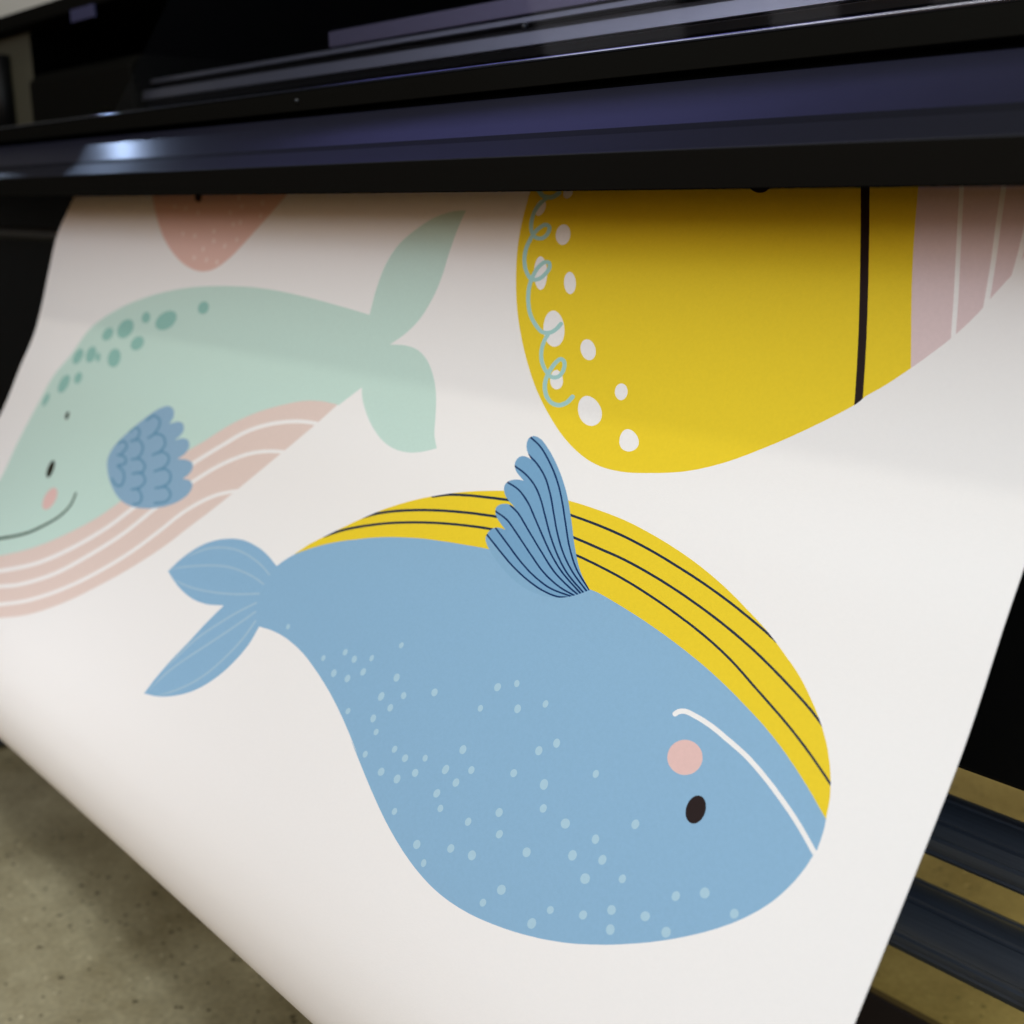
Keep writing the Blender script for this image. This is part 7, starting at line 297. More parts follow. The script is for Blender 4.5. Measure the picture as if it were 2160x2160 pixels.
dot|||549,648.9 547.2,648.9 545.7,649.7 544.8,651 544.6,652.5 545.2,654.1 546.4,655.3 548.1,655.9 549.9,655.9 551.4,655.2 552.4,653.9 552.6,652.3 552,650.8 550.7,649.5
dot|||559.3,664.2 558,664.3 556.9,664.9 556.3,666 556.3,667.3 556.8,668.5 557.9,669.4 559.1,669.9 560.4,669.8 561.5,669.1 562.1,668 562.1,666.8 561.6,665.5 560.6,664.6
dot|||502.5,643.8 501.2,643.7 500.1,644.3 499.3,645.2 499.1,646.4 499.5,647.6 500.4,648.5 501.6,649.1 502.8,649.1 504,648.6 504.8,647.6 505,646.4 504.6,645.2 503.7,644.3
dot|||476,634.8 474.6,634.8 473.4,635.5 472.6,636.7 472.5,638 473,639.4 474.1,640.4 475.4,640.9 476.9,640.8 478.1,640.2 478.8,639 478.9,637.7 478.4,636.3 477.3,635.3
dot|||457.4,622.4 455.9,622.3 454.5,622.9 453.6,624 453.2,625.4 453.6,626.8 454.5,627.9 455.9,628.6 457.4,628.7 458.8,628.1 459.8,627 460.1,625.6 459.8,624.2 458.8,623.1
dot|||431.6,615 430,615 428.6,615.6 427.8,616.7 427.6,618.1 428.1,619.5 429.2,620.6 430.7,621.2 432.3,621.2 433.6,620.6 434.5,619.4 434.7,618 434.2,616.7 433,615.6
dot|||416.6,594.3 415.3,594.4 414.2,595.2 413.6,596.4 413.5,597.9 414,599.2 415,600.2 416.2,600.7 417.6,600.6 418.7,599.8 419.3,598.6 419.4,597.1 418.9,595.8 417.9,594.7
dot|||629.1,663.4 627.9,663.5 626.7,664.1 625.9,665.1 625.6,666.4 625.8,667.7 626.6,668.7 627.7,669.3 629,669.3 630.1,668.7 630.9,667.6 631.2,666.3 631,665 630.2,664
dot|||512.3,657.1 510.6,657.2 509.2,657.9 508.3,659.3 508.1,660.9 508.7,662.5 509.9,663.8 511.5,664.4 513.1,664.4 514.6,663.6 515.4,662.3 515.6,660.6 515,659 513.8,657.8
dot|||452.5,633.6 451,633.4 449.5,633.9 448.4,635 447.9,636.4 448,637.9 448.8,639.2 450.1,640 451.6,640.2 453.1,639.7 454.2,638.7 454.8,637.2 454.6,635.7 453.8,634.4
dot|||413.2,616.9 411.7,616.8 410.3,617.4 409.3,618.5 408.9,620 409.2,621.5 410.1,622.7 411.5,623.5 413,623.6 414.5,623 415.5,621.9 415.8,620.4 415.6,618.9 414.6,617.7
dot|||374.3,586.8 373,586.9 371.8,587.5 371,588.6 370.8,589.9 371.2,591.2 372.1,592.2 373.3,592.8 374.6,592.8 375.8,592.2 376.5,591.1 376.8,589.8 376.4,588.4 375.5,587.4
dot|||399.4,583.8 397.8,583.7 396.4,584.3 395.3,585.4 394.8,586.8 395,588.3 395.9,589.6 397.2,590.4 398.8,590.5 400.3,590 401.4,588.8 401.8,587.4 401.6,585.9 400.7,584.6
cheek|||459.4,502.4 457.6,501.9 455.8,501.6 454,501.5 452.1,501.6 450.3,501.9 448.6,502.4 446.9,503.1 445.3,503.9 443.9,504.9 442.7,506.1 441.7,507.4 440.8,508.8 440.2,510.2 439.8,511.7 439.6,513.3 439.7,514.8 440,516.3 440.6,517.8 441.3,519.2 442.3,520.5 443.4,521.7 444.8,522.7 446.3,523.6 447.9,524.3 449.6,524.9 451.4,525.2 453.2,525.4 455,525.3 456.9,525 458.6,524.6 460.3,523.9 461.9,523.1 463.4,522.1 464.6,521 465.7,519.7 466.6,518.3 467.2,516.8 467.7,515.2 467.8,513.7 467.8,512.1 467.5,510.5 466.9,509 466.1,507.6 465.1,506.3 463.9,505.1 462.6,504 461,503.1
black|||430.6,532.8 429.6,532.7 428.6,532.8 427.7,533.1 426.7,533.6 425.8,534.2 425,534.9 424.2,535.7 423.6,536.7 423,537.7 422.5,538.8 422.2,540 421.9,541.2 421.8,542.4 421.8,543.6 422,544.8 422.2,546 422.6,547 423.1,548 423.7,548.9 424.4,549.7 425.2,550.4 426.1,550.9 427,551.2 427.9,551.4 428.9,551.5 429.9,551.4 430.9,551.1 431.8,550.7 432.7,550.1 433.6,549.4 434.4,548.6 435,547.6 435.6,546.6 436.1,545.5 436.5,544.3 436.7,543.1 436.8,541.8 436.8,540.6 436.7,539.4 436.4,538.2 436,537.1 435.5,536.1 434.9,535.2 434.2,534.4 433.4,533.8 432.5,533.3 431.6,532.9
white|||473.7,489.5 472.9,488.3 472.2,487.5 470.5,486.6 468.2,485.9 466.3,485.8 463.8,485.9 461,486.2 458.1,486.5 455.5,486.8 452.8,487.2 450,487.7 447.3,488.2 444.6,488.7 441.9,489.4 439.3,490 436.7,490.7 433.9,491.5 431,492.4 428.3,493.1 425.4,493.9 422.5,494.8 419.6,495.6 416.6,496.5 413.7,497.4 410.9,498.4 408.1,499.5 405.4,500.6 402.6,501.8 399.9,503 397.2,504.2 394.5,505.4 391.9,506.7 389.3,507.9 386.8,509.2 384.2,510.5 381.8,511.8 379.3,513.1 376.9,514.4 374.5,515.7 372.2,517 369.9,518.3 367.7,519.5 365.5,520.8 363.3,522.1 361.1,523.5 358.9,524.9 356.8,526.2 354.7,527.7 352.5,529.1 350.4,530.6 348.2,532.1 346.1,533.6 344,535.2 341.8,536.6 341,536.9 340.2,536.8 339.5,536.3 339.2,535.5 339.3,534.7 339.8,534.1 341.9,532.6 344,531.1 346.2,529.6 348.3,528.1 350.4,526.6 352.6,525.1 354.8,523.6 356.9,522.2 359.2,520.8 361.4,519.4 363.6,518.1 365.8,516.8 368,515.5 370.3,514.2 372.6,512.9 375,511.6 377.5,510.3 379.9,509 382.4,507.6 385,506.3 387.6,505 390.2,503.8 392.8,502.5 395.5,501.2 398.2,500 401,498.8 403.8,497.6 406.6,496.4 409.5,495.3 412.4,494.3 415.4,493.3 418.4,492.4 421.4,491.5 424.3,490.6 427.2,489.8 429.9,489.1 432.8,488.2 435.5,487.4 438.2,486.7 440.9,486 443.7,485.3 446.5,484.8 449.3,484.2 452.2,483.7 455,483.3 457.7,483 460.6,482.7 463.6,482.4 466.5,482.2 469.3,482.4 472.5,483.3 475.1,484.7 476.5,486.2 477.5,487.6 477.8,488.5 477.4,489.4 476.6,490 475.6,490.3 474.5,490.1
fin||fin|592.9,424.2 595.9,422 598.9,420 602,417.9 605,415.6 607.8,413.2 610.1,410.9 612.3,408.6 614.4,406.1 616.5,403.5 618.6,400.8 620.6,398.1 622.6,395.4 624.5,392.7 626.4,389.9 628.2,387 630.1,384.2 631.9,381.2 633.8,378.3 635.7,375.4 637.7,372.6 639.9,369.5 642.1,366.4 644.4,363.3 646.8,360.2 649.2,357.2 651.7,354.3 654.3,351.4 657.2,348.4 660.1,345.5 663.1,342.6 666.2,339.8 669.3,337.1 672.3,334.5 675.6,331.8 678.9,329.2 682.2,326.8 685.4,324.4 688.6,322.3 692,320.1 695.3,318 698.5,316.2 701.7,314.8 706.8,313.4 711.4,313.2 714.6,314.4 716.7,316.4 717,319.8 715.8,323.6 713.3,327 710.1,330 707.4,332 704.6,333.7 708,332.9 711.4,332.3 714.4,332.2 717.1,332.6 719.6,333.9 721.3,335.8 722,338.7 721.3,341.8 719.3,344.5 716.1,347.1 712.4,349.2 708,351.2 703.6,353.2 706,353.1 708.6,353.2 712,353.6 715.5,354.4 718.8,355.6 721.5,357.3 723,359.5 723.5,362 722.4,364.8 720.2,367.6 717.3,370.1 713.5,372.4 709.9,374.1 705.8,375.8 701.7,377.5 704.9,376.7 708.2,376.2 712.8,376.2 717.1,377 720.6,378.4 723.1,380.3 723.8,382.7 723.2,385.2 721.3,387.7 718.2,390.2 715.2,392.1 711.5,394.1 707.6,396.1 703.8,398 707,397.7 710.3,397.6 713.9,398 717.3,398.9 720.3,401.1 722.6,403.8 723.6,406.6 723.5,409.4 721.7,412.2 718.6,415 715.4,417.3 711.4,419.8 707,422.2 702.5,424.6 698.5,426.6 694.2,428.5 689.9,430.4 685.4,432.2 681,433.7 676.6,435.1 672,436.4 667.4,437.6 662.9,438.5 658.6,439.3 654,439.9 649.4,440.3 645,440.5 640.7,440.5 636.9,440.4 633.3,440.1 629.7,439.6 626.2,439.1 622.8,438.4 619.5,437.5 616.3,436.6 613.2,435.4 610.1,434.2 607.1,432.7 604.2,431.2 601.4,429.6 598.4,427.8 595.6,426
finlight|fin||723.5,409.4 723.6,407.9 723,406.9 720.8,407.3 717.2,409 712.7,411.3 708,413.8 703.7,415.9 699.5,417.7 695.2,419.6 691,421.4 686.7,423.2 682.4,424.8 678.2,426.4 673.9,428 669.6,429.4 665.3,430.7 661,432 656.7,433.1 652.4,434.2 648.1,435.1 643.9,435.9 639.8,436.5 635.3,437 630.8,437.3 626.6,437.4 622.7,437.2 618.3,436.6 614.2,435.8 612.4,435.6 613.7,436.4 617.1,437.8 621.4,439.4 625.4,440.6 628.9,441.2 632.4,441.7 636.1,441.9 639.9,442 644.1,442 648.5,441.8 653,441.4 657.8,440.9 661.6,440.4 665.8,440 670,439.5 674.2,438.9 678.4,438.1 682.5,437 686.4,435.8 690.2,434.2 693.9,432.4 697.6,430.6 701.2,428.7 704.7,426.9 708.6,424.9 712.8,422.8 716.6,420.7 719.9,418.5 722.2,416.4 723.5,412.7
finline|fin||715.3,315.6 710.6,317.4 705.9,319.1 701.3,321.2 697.6,323.3 693.6,325.8 689.7,328.5 685.8,331.4 682.2,334.1 678.8,336.8 675.5,339.5 672.4,342.3 669.3,345.1 666.4,348 663.5,350.9 660.8,353.9 658.2,357 655.7,360 653.2,363.1 651.2,365.7 649.2,368.4 647.3,371.1 645.4,373.8 643.5,376.5 641.6,379.2 639.5,382.2 637.5,385.1 635.4,388.1 633.3,391.1 631.2,394.1 628.8,396.9 626.5,399.7 624.1,402.4 621.6,405.1 619,407.7 616.3,410.2 613.4,412.6 610.3,414.8 607.1,416.9 603.8,419 600.4,420.9 597.1,422.8 593.8,424.8 593.4,424.9 592.9,424.9 592.5,424.7 592.3,424.4 592.4,424 592.7,423.7 596,421.7 599.3,419.8 602.6,417.9 605.9,415.9 609.1,413.8 612.1,411.6 614.8,409.3 617.5,406.8 620,404.3 622.5,401.6 624.9,399 627.2,396.2 629.5,393.4 631.6,390.5 633.7,387.5 635.8,384.5 637.8,381.6 639.8,378.6 641.8,375.9 643.7,373.2 645.5,370.5 647.4,367.8 649.4,365.1 651.5,362.5 654,359.4 656.5,356.3 659.1,353.2 661.9,350.2 664.8,347.2 667.7,344.3 670.8,341.4 674,338.6 677.3,335.9 680.7,333.2 684.4,330.4 688.3,327.5 692.3,324.8 696.3,322.2 700.2,320 705,317.8 709.7,316 714.4,314.3 715,314.2 715.5,314.3 715.8,314.6 715.9,315 715.7,315.4
finline|fin||710.4,330.9 705.8,332.8 701.2,334.7 696.8,336.8 693.1,338.9 689.4,341.2 685.7,343.6 682.3,346.2 679.5,348.6 676.8,351.1 674.2,353.8 671.6,356.5 669.2,359.2 666.9,362 664.6,364.8 662.5,367.6 660.4,370.5 658.2,373.4 656.2,376 654.2,378.7 652.2,381.4 650.2,384.1 648.1,386.8 646,389.4 643.5,392.3 640.9,395.2 638.2,398.1 635.4,400.8 632.5,403.5 629.5,406.1 626.4,408.6 623.2,411 619.8,413.3 616.4,415.6 613.1,417.5 609.7,419.4 606.2,421.2 602.7,422.9 599.2,424.7 595.8,426.4 595.4,426.6 594.9,426.5 594.6,426.3 594.4,425.9 594.5,425.6 594.8,425.3 598.2,423.5 601.7,421.8 605.2,420 608.6,418.2 612,416.4 615.2,414.5 618.6,412.3 621.9,410 625,407.6 628.1,405.2 631.1,402.6 633.9,400 636.6,397.3 639.2,394.4 641.8,391.6 644.3,388.6 646.4,386.1 648.5,383.5 650.5,380.8 652.5,378.1 654.4,375.4 656.4,372.8 658.6,369.9 660.7,367 662.9,364.1 665.1,361.3 667.5,358.5 670,355.8 672.5,353 675.2,350.3 677.9,347.7 680.8,345.3 684.4,342.6 688.1,340.1 691.9,337.7 695.7,335.6 700.3,333.4 704.9,331.5 709.6,329.6 710.1,329.4 710.6,329.5 711,329.8 711.1,330.2 710.9,330.6
finline|fin||720.8,343.4 715.6,344.7 710.6,346 705.7,347.7 701.7,349.2 697.8,351 694,353 690.4,355 687.2,357.2 684.1,359.6 681.2,362 678.3,364.6 675.8,367 673.5,369.5 671.1,372.1 668.8,374.8 666.4,377.5 663.8,380.4 661.2,383.3 658.6,386.3 656,389.2 653.2,392.1 650.3,395 647.4,397.8 644.4,400.6 641.4,403.3 638.2,406 635,408.5 631.8,411 628.4,413.4 624.9,415.7 621.2,417.9 617.6,419.8 613.8,421.6 609.8,423.4 605.9,425 602,426.7 598.2,428.4 597.7,428.5 597.2,428.4 596.9,428.2 596.8,427.8 596.9,427.5 597.3,427.2 601.1,425.5 605,423.8 608.9,422.1 612.8,420.4 616.5,418.6 620,416.8 623.7,414.6 627.1,412.3 630.4,410 633.6,407.5 636.8,405 639.9,402.4 642.9,399.7 645.8,397 648.7,394.1 651.6,391.3 654.3,388.4 656.9,385.5 659.5,382.6 662.1,379.6 664.7,376.7 667.1,374.1 669.4,371.4 671.8,368.8 674.2,366.2 676.7,363.8 679.6,361.1 682.6,358.6 685.8,356.2 689.2,354 692.8,351.8 696.8,349.8 700.8,348 704.9,346.3 710,344.6 715.1,343.3 720.3,341.9 720.8,341.8 721.3,342 721.6,342.3 721.6,342.7 721.3,343.1
finline|fin||722.6,358.5 718.4,359.4 714.1,360.2 710,361.2 706.1,362.4 702,364.1 698,366.2 694.2,368.4 690.5,370.7 687,373.1 683.8,375.6 680.7,378.3 677.4,381 674.3,383.5 671.2,386.1 668,388.7 664.8,391.4 661.6,394 658.8,396.3 656,398.6 653.1,400.9 650.2,403.1 647.3,405.3 644.4,407.4 641,409.7 637.7,411.9 634.3,414 630.8,416.1 627,418.2 623.5,419.9 619.8,421.6 615.9,423.3 612,424.9 608.1,426.5 604.2,428.2 600.4,429.8 599.9,429.8 599.4,429.8 599.1,429.5 599,429.1 599.2,428.8 599.5,428.5 603.3,426.9 607.2,425.3 611.1,423.7 615,422.1 618.8,420.4 622.5,418.7 625.9,417 629.6,415 633.1,413 636.4,410.8 639.7,408.7 643,406.4 645.9,404.3 648.8,402.1 651.7,399.9 654.5,397.6 657.3,395.3 660.1,393 663.3,390.4 666.5,387.8 669.7,385.2 672.8,382.6 675.8,380.1 679.1,377.3 682.3,374.7 685.6,372.1 689.1,369.6 692.9,367.2 696.8,365 701,362.9 705.2,361.1 709.4,359.8 713.7,358.8 718,357.9 722.2,357 722.8,357 723.3,357.2 723.5,357.5 723.5,357.9 723.2,358.3
finline|fin||708.4,377.4 704.7,378.7 701.1,380 697.2,381.7 694.2,383.3 691,385.2 687.7,387.4 684.3,389.6 680.9,391.8 677.5,394 674.1,396.2 670.7,398.3 667.3,400.5 663.9,402.6 660.5,404.8 657,406.9 653.4,409.1 649.8,411.4 646.2,413.6 642.6,415.8 639,417.8 635.4,419.7 631.5,421.4 627.6,423 623.8,424.4 620.2,425.8 616.6,427 613.1,428.2 609.8,429.2 606.5,430.1 603.2,431.1 602.8,431.2 602.3,431 602,430.7 602,430.4 602.2,430 602.6,429.8 605.9,428.8 609.1,427.9 612.4,426.9 615.9,425.7 619.4,424.5 623,423.2 626.8,421.7 630.6,420.2 634.3,418.5 637.8,416.6 641.4,414.6 645,412.5 648.6,410.3 652.2,408 655.7,405.8 659.2,403.7 662.6,401.6 666,399.4 669.4,397.2 672.8,395.1 676.2,392.9 679.5,390.8 682.9,388.5 686.3,386.3 689.7,384.1 693,382.1 696.1,380.4 700.1,378.7 703.8,377.4 707.5,376 708.1,376 708.6,376.1 709,376.4 709.1,376.7 708.8,377.1
finline|fin||723.6,385.7 719.5,386.6 715.3,387.5 711.3,388.5 707.3,389.8 703.8,391.2 700.4,393 696.9,394.9 693.3,397 689.7,399 686.1,401 682.4,403.1 678.6,405.2 674.8,407.4 671.1,409.6 667.4,411.6 663.8,413.6 660.3,415.6 656.8,417.5 653.3,419.4 649.7,421.2 646,422.8 642.4,424.3 638.7,425.7 635,426.9 631.2,428.1 627.6,429.1 624,430 620.2,430.8 616.6,431.4 613,431.8 609.4,432.3 605.9,432.8 605.4,432.7 605,432.5 604.8,432.2 604.9,431.8 605.2,431.6 605.6,431.4 609.2,430.9 612.7,430.5 616.2,430 619.8,429.4 623.5,428.7 627,427.8 630.6,426.8 634.2,425.6 637.9,424.4 641.5,423 645.1,421.6 648.6,420 652.2,418.2 655.6,416.4 659.1,414.4 662.6,412.4 666.2,410.5 669.8,408.4 673.6,406.3 677.4,404.1 681.1,402 684.8,399.8 688.4,397.8 692,395.8 695.6,393.8 699.1,391.8 702.7,390 706.4,388.4 710.6,387.1 714.8,386.1 718.9,385.2 723.1,384.2 723.6,384.2 724.2,384.4 724.4,384.7 724.4,385.1 724.1,385.5
finline|fin||716.1,399.7 712.5,401.4 709,403.2 705.4,405 701.9,406.8 698.2,408.6 694.6,410.4 691,412.2 687.3,414.2 683.6,416 679.9,417.8 676.2,419.6 672.2,421.3 668.2,423 664.3,424.7 660.2,426.2 656,427.6 652.3,428.8 648.4,429.9 644.6,431 640.6,432 636.7,432.8 632.7,433.4 628.7,433.8 624.7,434 620.7,434.1 616.8,434.1 612.9,434.1 609,434.2 608.5,434.1 608.2,433.8 608.1,433.5 608.2,433.1 608.6,432.9 609,432.8 612.9,432.7 616.8,432.7 620.8,432.7 624.7,432.6 628.6,432.4 632.4,432 636.3,431.4 640.1,430.6 644,429.6 647.8,428.6 651.6,427.5 655.3,426.3 659.4,424.9 663.3,423.4 667.2,421.8 671.2,420.1 675.2,418.3 678.8,416.6 682.4,414.8 686.1,412.9 689.8,411 693.4,409.2 697,407.4 700.7,405.5 704.2,403.7 707.8,402 711.3,400.2 714.9,398.4 715.4,398.3 716,398.3 716.4,398.6 716.6,399 716.5,399.4
finline|fin||723.9,407 720,408.8 716.2,410.6 712.3,412.4 708.4,414.2 704.5,416 700.3,417.9 696,419.8 691.7,421.7 687.4,423.6 683,425.3 678.7,426.9 674.4,428.4 670.1,429.9 665.7,431.2 661.4,432.4 657.1,433.6 652.8,434.6 648.4,435.6 644.2,436.4 640,437 635.4,437.5 630.9,437.9 626.6,438 622.5,437.9 618.7,437.4 615.2,436.7 611.8,436 611.4,435.8 611.2,435.4 611.2,435.1 611.4,434.8 611.9,434.6 612.4,434.6 615.8,435.3 619.2,436.1 622.8,436.5 626.6,436.6 630.8,436.5 635.3,436.1 639.8,435.6 643.8,435 648,434.2 652.2,433.2 656.5,432.2 660.8,431.1 665,429.9 669.3,428.5 673.6,427.1 677.8,425.6 682.1,424 686.4,422.3 690.6,420.4 694.9,418.5 699.2,416.6 703.4,414.7 707.3,412.9 711.2,411.1 715,409.4 718.8,407.6 722.7,405.8 723.3,405.6 723.8,405.7 724.3,405.9 724.4,406.3 724.3,406.7
"""
COLOURS = {'pinkdeep': (224, 187, 175), 'black': (38, 27, 26), 'palepink': (236, 216, 206), 'mint': (194, 220, 210), 'pink': (222, 202, 193),
 'white': (238, 236, 234), 'teal': (144, 190, 180), 'eye': (40, 38, 26), 'cheek': (224, 188, 182), 'darkgreen': (42, 62, 44), 'finblue': (138, 172, 198),
 'scale': (92, 142, 172), 'yellow': (233, 204, 44), 'pinkrose': (219, 198, 198), 'lineblk': (36, 24, 22), 'aqua': (164, 207, 202), 'navy': (30, 46, 66),
 'blue': (137, 177, 207), 'tailline': (160, 190, 210), 'dot': (167, 200, 217), 'fin': (117, 162, 197), 'finlight': (131, 172, 202), 'finline': (8, 46, 92)}
def printed_sheet():
    P = np.array(PROFILE); S = np.concatenate([[0], np.cumsum(np.hypot(*np.diff(P, axis=0).T))]) * 1000
    T = np.gradient(P, S, axis=0); T /= np.linalg.norm(T, axis=1)[:, None]
    X0, X1 = 280., 1834.
    shapes = []; names = {}
    for ln in ART.strip().split('\n'):
        c, clip, nm, pts = ln.split('|')
        a = np.array([[float(t) for t in q.split(',')] for q in pts.split()]); shapes.append((c, clip, a))
        if nm: names[nm] = a
    verts = []; edges = []
    for c, clip, a in shapes:
        k = len(verts); verts += [tuple(q) for q in a]; edges += [(k + i, k + (i + 1) % len(a)) for i in range(len(a))]
    rows = np.arange(0, S[-1], 7.); rows = np.append(rows, S[-1]); cols = np.linspace(X0, X1, 64)
    k = len(verts); nr, nc = len(rows), len(cols)
    for s in rows:
        for x in cols: verts.append((x, s))
    for i in range(nr - 1): edges += [(k + i * nc, k + (i + 1) * nc), (k + i * nc + nc - 1, k + (i + 1) * nc + nc - 1)]
    for j in range(nc - 1): edges += [(k + j, k + j + 1), (k + (nr - 1) * nc + j, k + (nr - 1) * nc + j + 1)]
    vo, eo, fo, *_ = geometry.delaunay_2d_cdt([Vector(v) for v in verts], edges, [], 0, 1e-4)
    V = np.array([tuple(v) for v in vo]); F = np.array([tuple(f) for f in fo if len(f) == 3]); Cn = V[F].mean(axis=1)
    keep = (Cn[:, 0] > X0) & (Cn[:, 0] < X1) & (Cn[:, 1] > 0) & (Cn[:, 1] < S[-1]); F = F[keep]; Cn = Cn[keep]
    def inside(poly, pts):
        res = np.zeros(len(pts), bool); lo, hi = poly.min(0), poly.max(0)
        idx = np.nonzero((pts[:, 0] > lo[0]) & (pts[:, 0] < hi[0]) & (pts[:, 1] > lo[1]) & (pts[:, 1] < hi[1]))[0]
        if not len(idx): return res
        q = pts[idx]; wn = np.zeros(len(q), int)
        for a, b in zip(poly, np.roll(poly, -1, 0)):
            cr = (b[0] - a[0]) * (q[:, 1] - a[1]) - (b[1] - a[1]) * (q[:, 0] - a[0])
            wn += ((a[1] <= q[:, 1]) & (b[1] > q[:, 1]) & (cr > 0)).astype(int) - ((a[1] > q[:, 1]) & (b[1] <= q[:, 1]) & (cr < 0)).astype(int)
        res[idx] = wn != 0; return res
    keys = list(COLOURS); slot = {c: i + 1 for i, c in enumerate(keys)}
    mi = np.zeros(len(F), int); clips = {n: inside(a, Cn) for n, a in names.items()}
    for c, clip, a in shapes:
        m_ = inside(a, Cn)
        if clip: m_ &= clips[clip]
        mi[m_] = slot[c]
    def pos(x, s, off=0.):
        o = np.interp(s, S, P[:, 0]); z = np.interp(s, S, P[:, 1]); to = np.interp(s, S, T[:, 0]); tz = np.interp(s, S, T[:, 1])
        n = np.stack([-tz, to], -1) / np.hypot(to, tz)[..., None]                 # faces the operator
        # faint slackness of the vinyl
        wob = .0007 * np.sin(x / 210. + s / 160.) * np.clip(s / 300., 0, 1)
        o = o + n[..., 0] * (off + wob); z = z + n[..., 1] * (off + wob)
        return np.stack([-x / 1000, -o, z + H], -1), np.stack([0 * o, -n[..., 0], n[..., 1]], -1)
    p, nrm = pos(V[:, 0], V[:, 1])
    used = np.unique(F); remap = -np.ones(len(V), int); remap[used] = np.arange(len(used)); p = p[used]; nrm = nrm[used]; F = remap[F]
    # orientation
    a, b, c = p[F[0, 0]], p[F[0, 1]], p[F[0, 2]]
    if np.dot(np.cross(b - a, c - a), nrm[F[0, 0]]) < 0: F = F[:, ::-1]
    # plain white back, 0.3 mm behind
    gx, gs = np.meshgrid(cols, rows); pb, nb = pos(gx.ravel(), gs.ravel(), -.0003); nv = len(p)
    faces = [tuple(int(i) for i in f) for f in F]; mats = list(mi)
    flip = None
    for i in range(nr - 1):
        for j in range(nc - 1):
            q = [nv + i * nc + j, nv + i * nc + j + 1, nv + (i + 1) * nc + j + 1, nv + (i + 1) * nc + j]
            if flip is None:
                A, B, C_ = pb[j], pb[j + 1], pb[nc + j + 1]; flip = np.dot(np.cross(B - A, C_ - A), nb[j]) > 0
            faces.append(tuple(q[::-1] if flip else q)); mats.append(0)
    me = bpy.data.meshes.new('printed_sheet'); me.from_pydata([tuple(v) for v in np.vstack([p, pb])], [], faces)
    paper = [mat('vinyl_white', lin(238, 236, 234), .55, .2, noise=.015, nscale=350, bump=.12, bscale=900)]
    for c in keys: paper.append(mat('ink_' + c, lin(*COLOURS[c]), .55, .12, noise=.05, nscale=350, bump=.12, bscale=900))
    for m_ in paper: me.materials.append(m_)
    me.polygons.foreach_set('material_index', mats); me.polygons.foreach_set('use_smooth', [True] * len(faces)); me.update()
    me.normals_split_custom_set_from_vertices([tuple(v) for v in np.vstack([nrm, -nb])])
    o = bpy.data.objects.new('printed_sheet', me); COL.objects.link(o)
    return tag(o, 'wide white vinyl sheet printed with blue, yellow and mint cartoon whales hanging from the printer', 'print')
printed_sheet()

# ------------------------------------------------------------------ printer
M_black = mat('black_plastic', (.003, .003, .003), .5, .15, bump=.05, bscale=500)
M_panel = mat('panel_black', (.008, .008, .016), .36, .35, bump=.06, bscale=700, noise=.1, nscale=30)
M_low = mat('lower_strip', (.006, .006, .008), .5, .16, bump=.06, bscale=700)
M_lip = mat('lip_black', (.0025, .0022, .0015), .6, .05, bump=.06, bscale=700)
M_deep = mat('interior_black', (.001, .001, .001), .9, 0)
M_frame = mat('frame_black', (.003, .0028, .002), .7, .04)
M_alu = mat('anodised_aluminium', (.52, .52, .58), .34, .5, 1, noise=.05, nscale=40, stretch=(.2, 6, 6))
M_alud = mat('dark_anodised_rail', (.055, .055, .055), .36, .3, .9, noise=.08, nscale=40, stretch=(.2, 6, 6))
M_tray = mat('grey_cable_tray', (.21, .19, .27), .42, .4, .9)
M_trim = mat('polished_trim', (.35, .36, .42), .13, .8, 1)
M_beige = mat('end_plate_grey', (.05, .047, .03), .6, .3, noise=.1, nscale=12)
M_leg = mat('stand_steel', (.06, .07, .085), .4, .5, .3)
M_brown = mat('crossbar_brown', (.035, .022, .016), .6, .4)
def glass():
    m = bpy.data.materials.new('window_acrylic'); m.use_nodes = True; nt = m.node_tree; nt.nodes.remove(nt.nodes['Principled BSDF'])
    t = nt.nodes.new('ShaderNodeBsdfTransparent'); t.inputs[0].default_value = (.86, .87, .9, 1); g = nt.nodes.new('ShaderNodeBsdfGlossy'); g.inputs['Roughness'].default_value = .04
    fr = nt.nodes.new('ShaderNodeFresnel'); fr.inputs[0].default_value = 1.45; mx = nt.nodes.new('ShaderNodeMixShader')
    ge = nt.nodes.new('ShaderNodeNewGeometry'); sb = nt.nodes.new('ShaderNodeMath'); sb.operation = 'SUBTRACT'; sb.use_clamp = True; nt.links.new(fr.outputs[0], sb.inputs[0]); nt.links.new(ge.outputs['Backfacing'], sb.inputs[1]); hf = nt.nodes.new('ShaderNodeMath'); hf.operation = 'MULTIPLY'; hf.inputs[1].default_value = .33; nt.links.new(sb.outputs[0], hf.inputs[0]); nt.links.new(hf.outputs[0], mx.inputs[0]); nt.links.new(t.outputs[0], mx.inputs[1]); nt.links.new(g.outputs[0], mx.inputs[2])
    nt.links.new(mx.outputs[0], nt.nodes['Material Output'].inputs[0]); return m
XA, XB = -.35, 2.6
pr = empty('wide_format_printer', W(1.1, -1.1, -.95), 'black wide format printer with sloped glossy front panel above the hanging whale print', 'printer')
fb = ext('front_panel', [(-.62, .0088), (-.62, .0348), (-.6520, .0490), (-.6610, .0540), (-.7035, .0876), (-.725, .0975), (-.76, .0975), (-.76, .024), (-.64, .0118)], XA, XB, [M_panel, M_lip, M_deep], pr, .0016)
fb.data.materials.append(M_low); fb.data.materials.append(mat('crease_shade', (.003, .003, .004), .6, .12))  # last material: dark band painted along the crease in place of shade
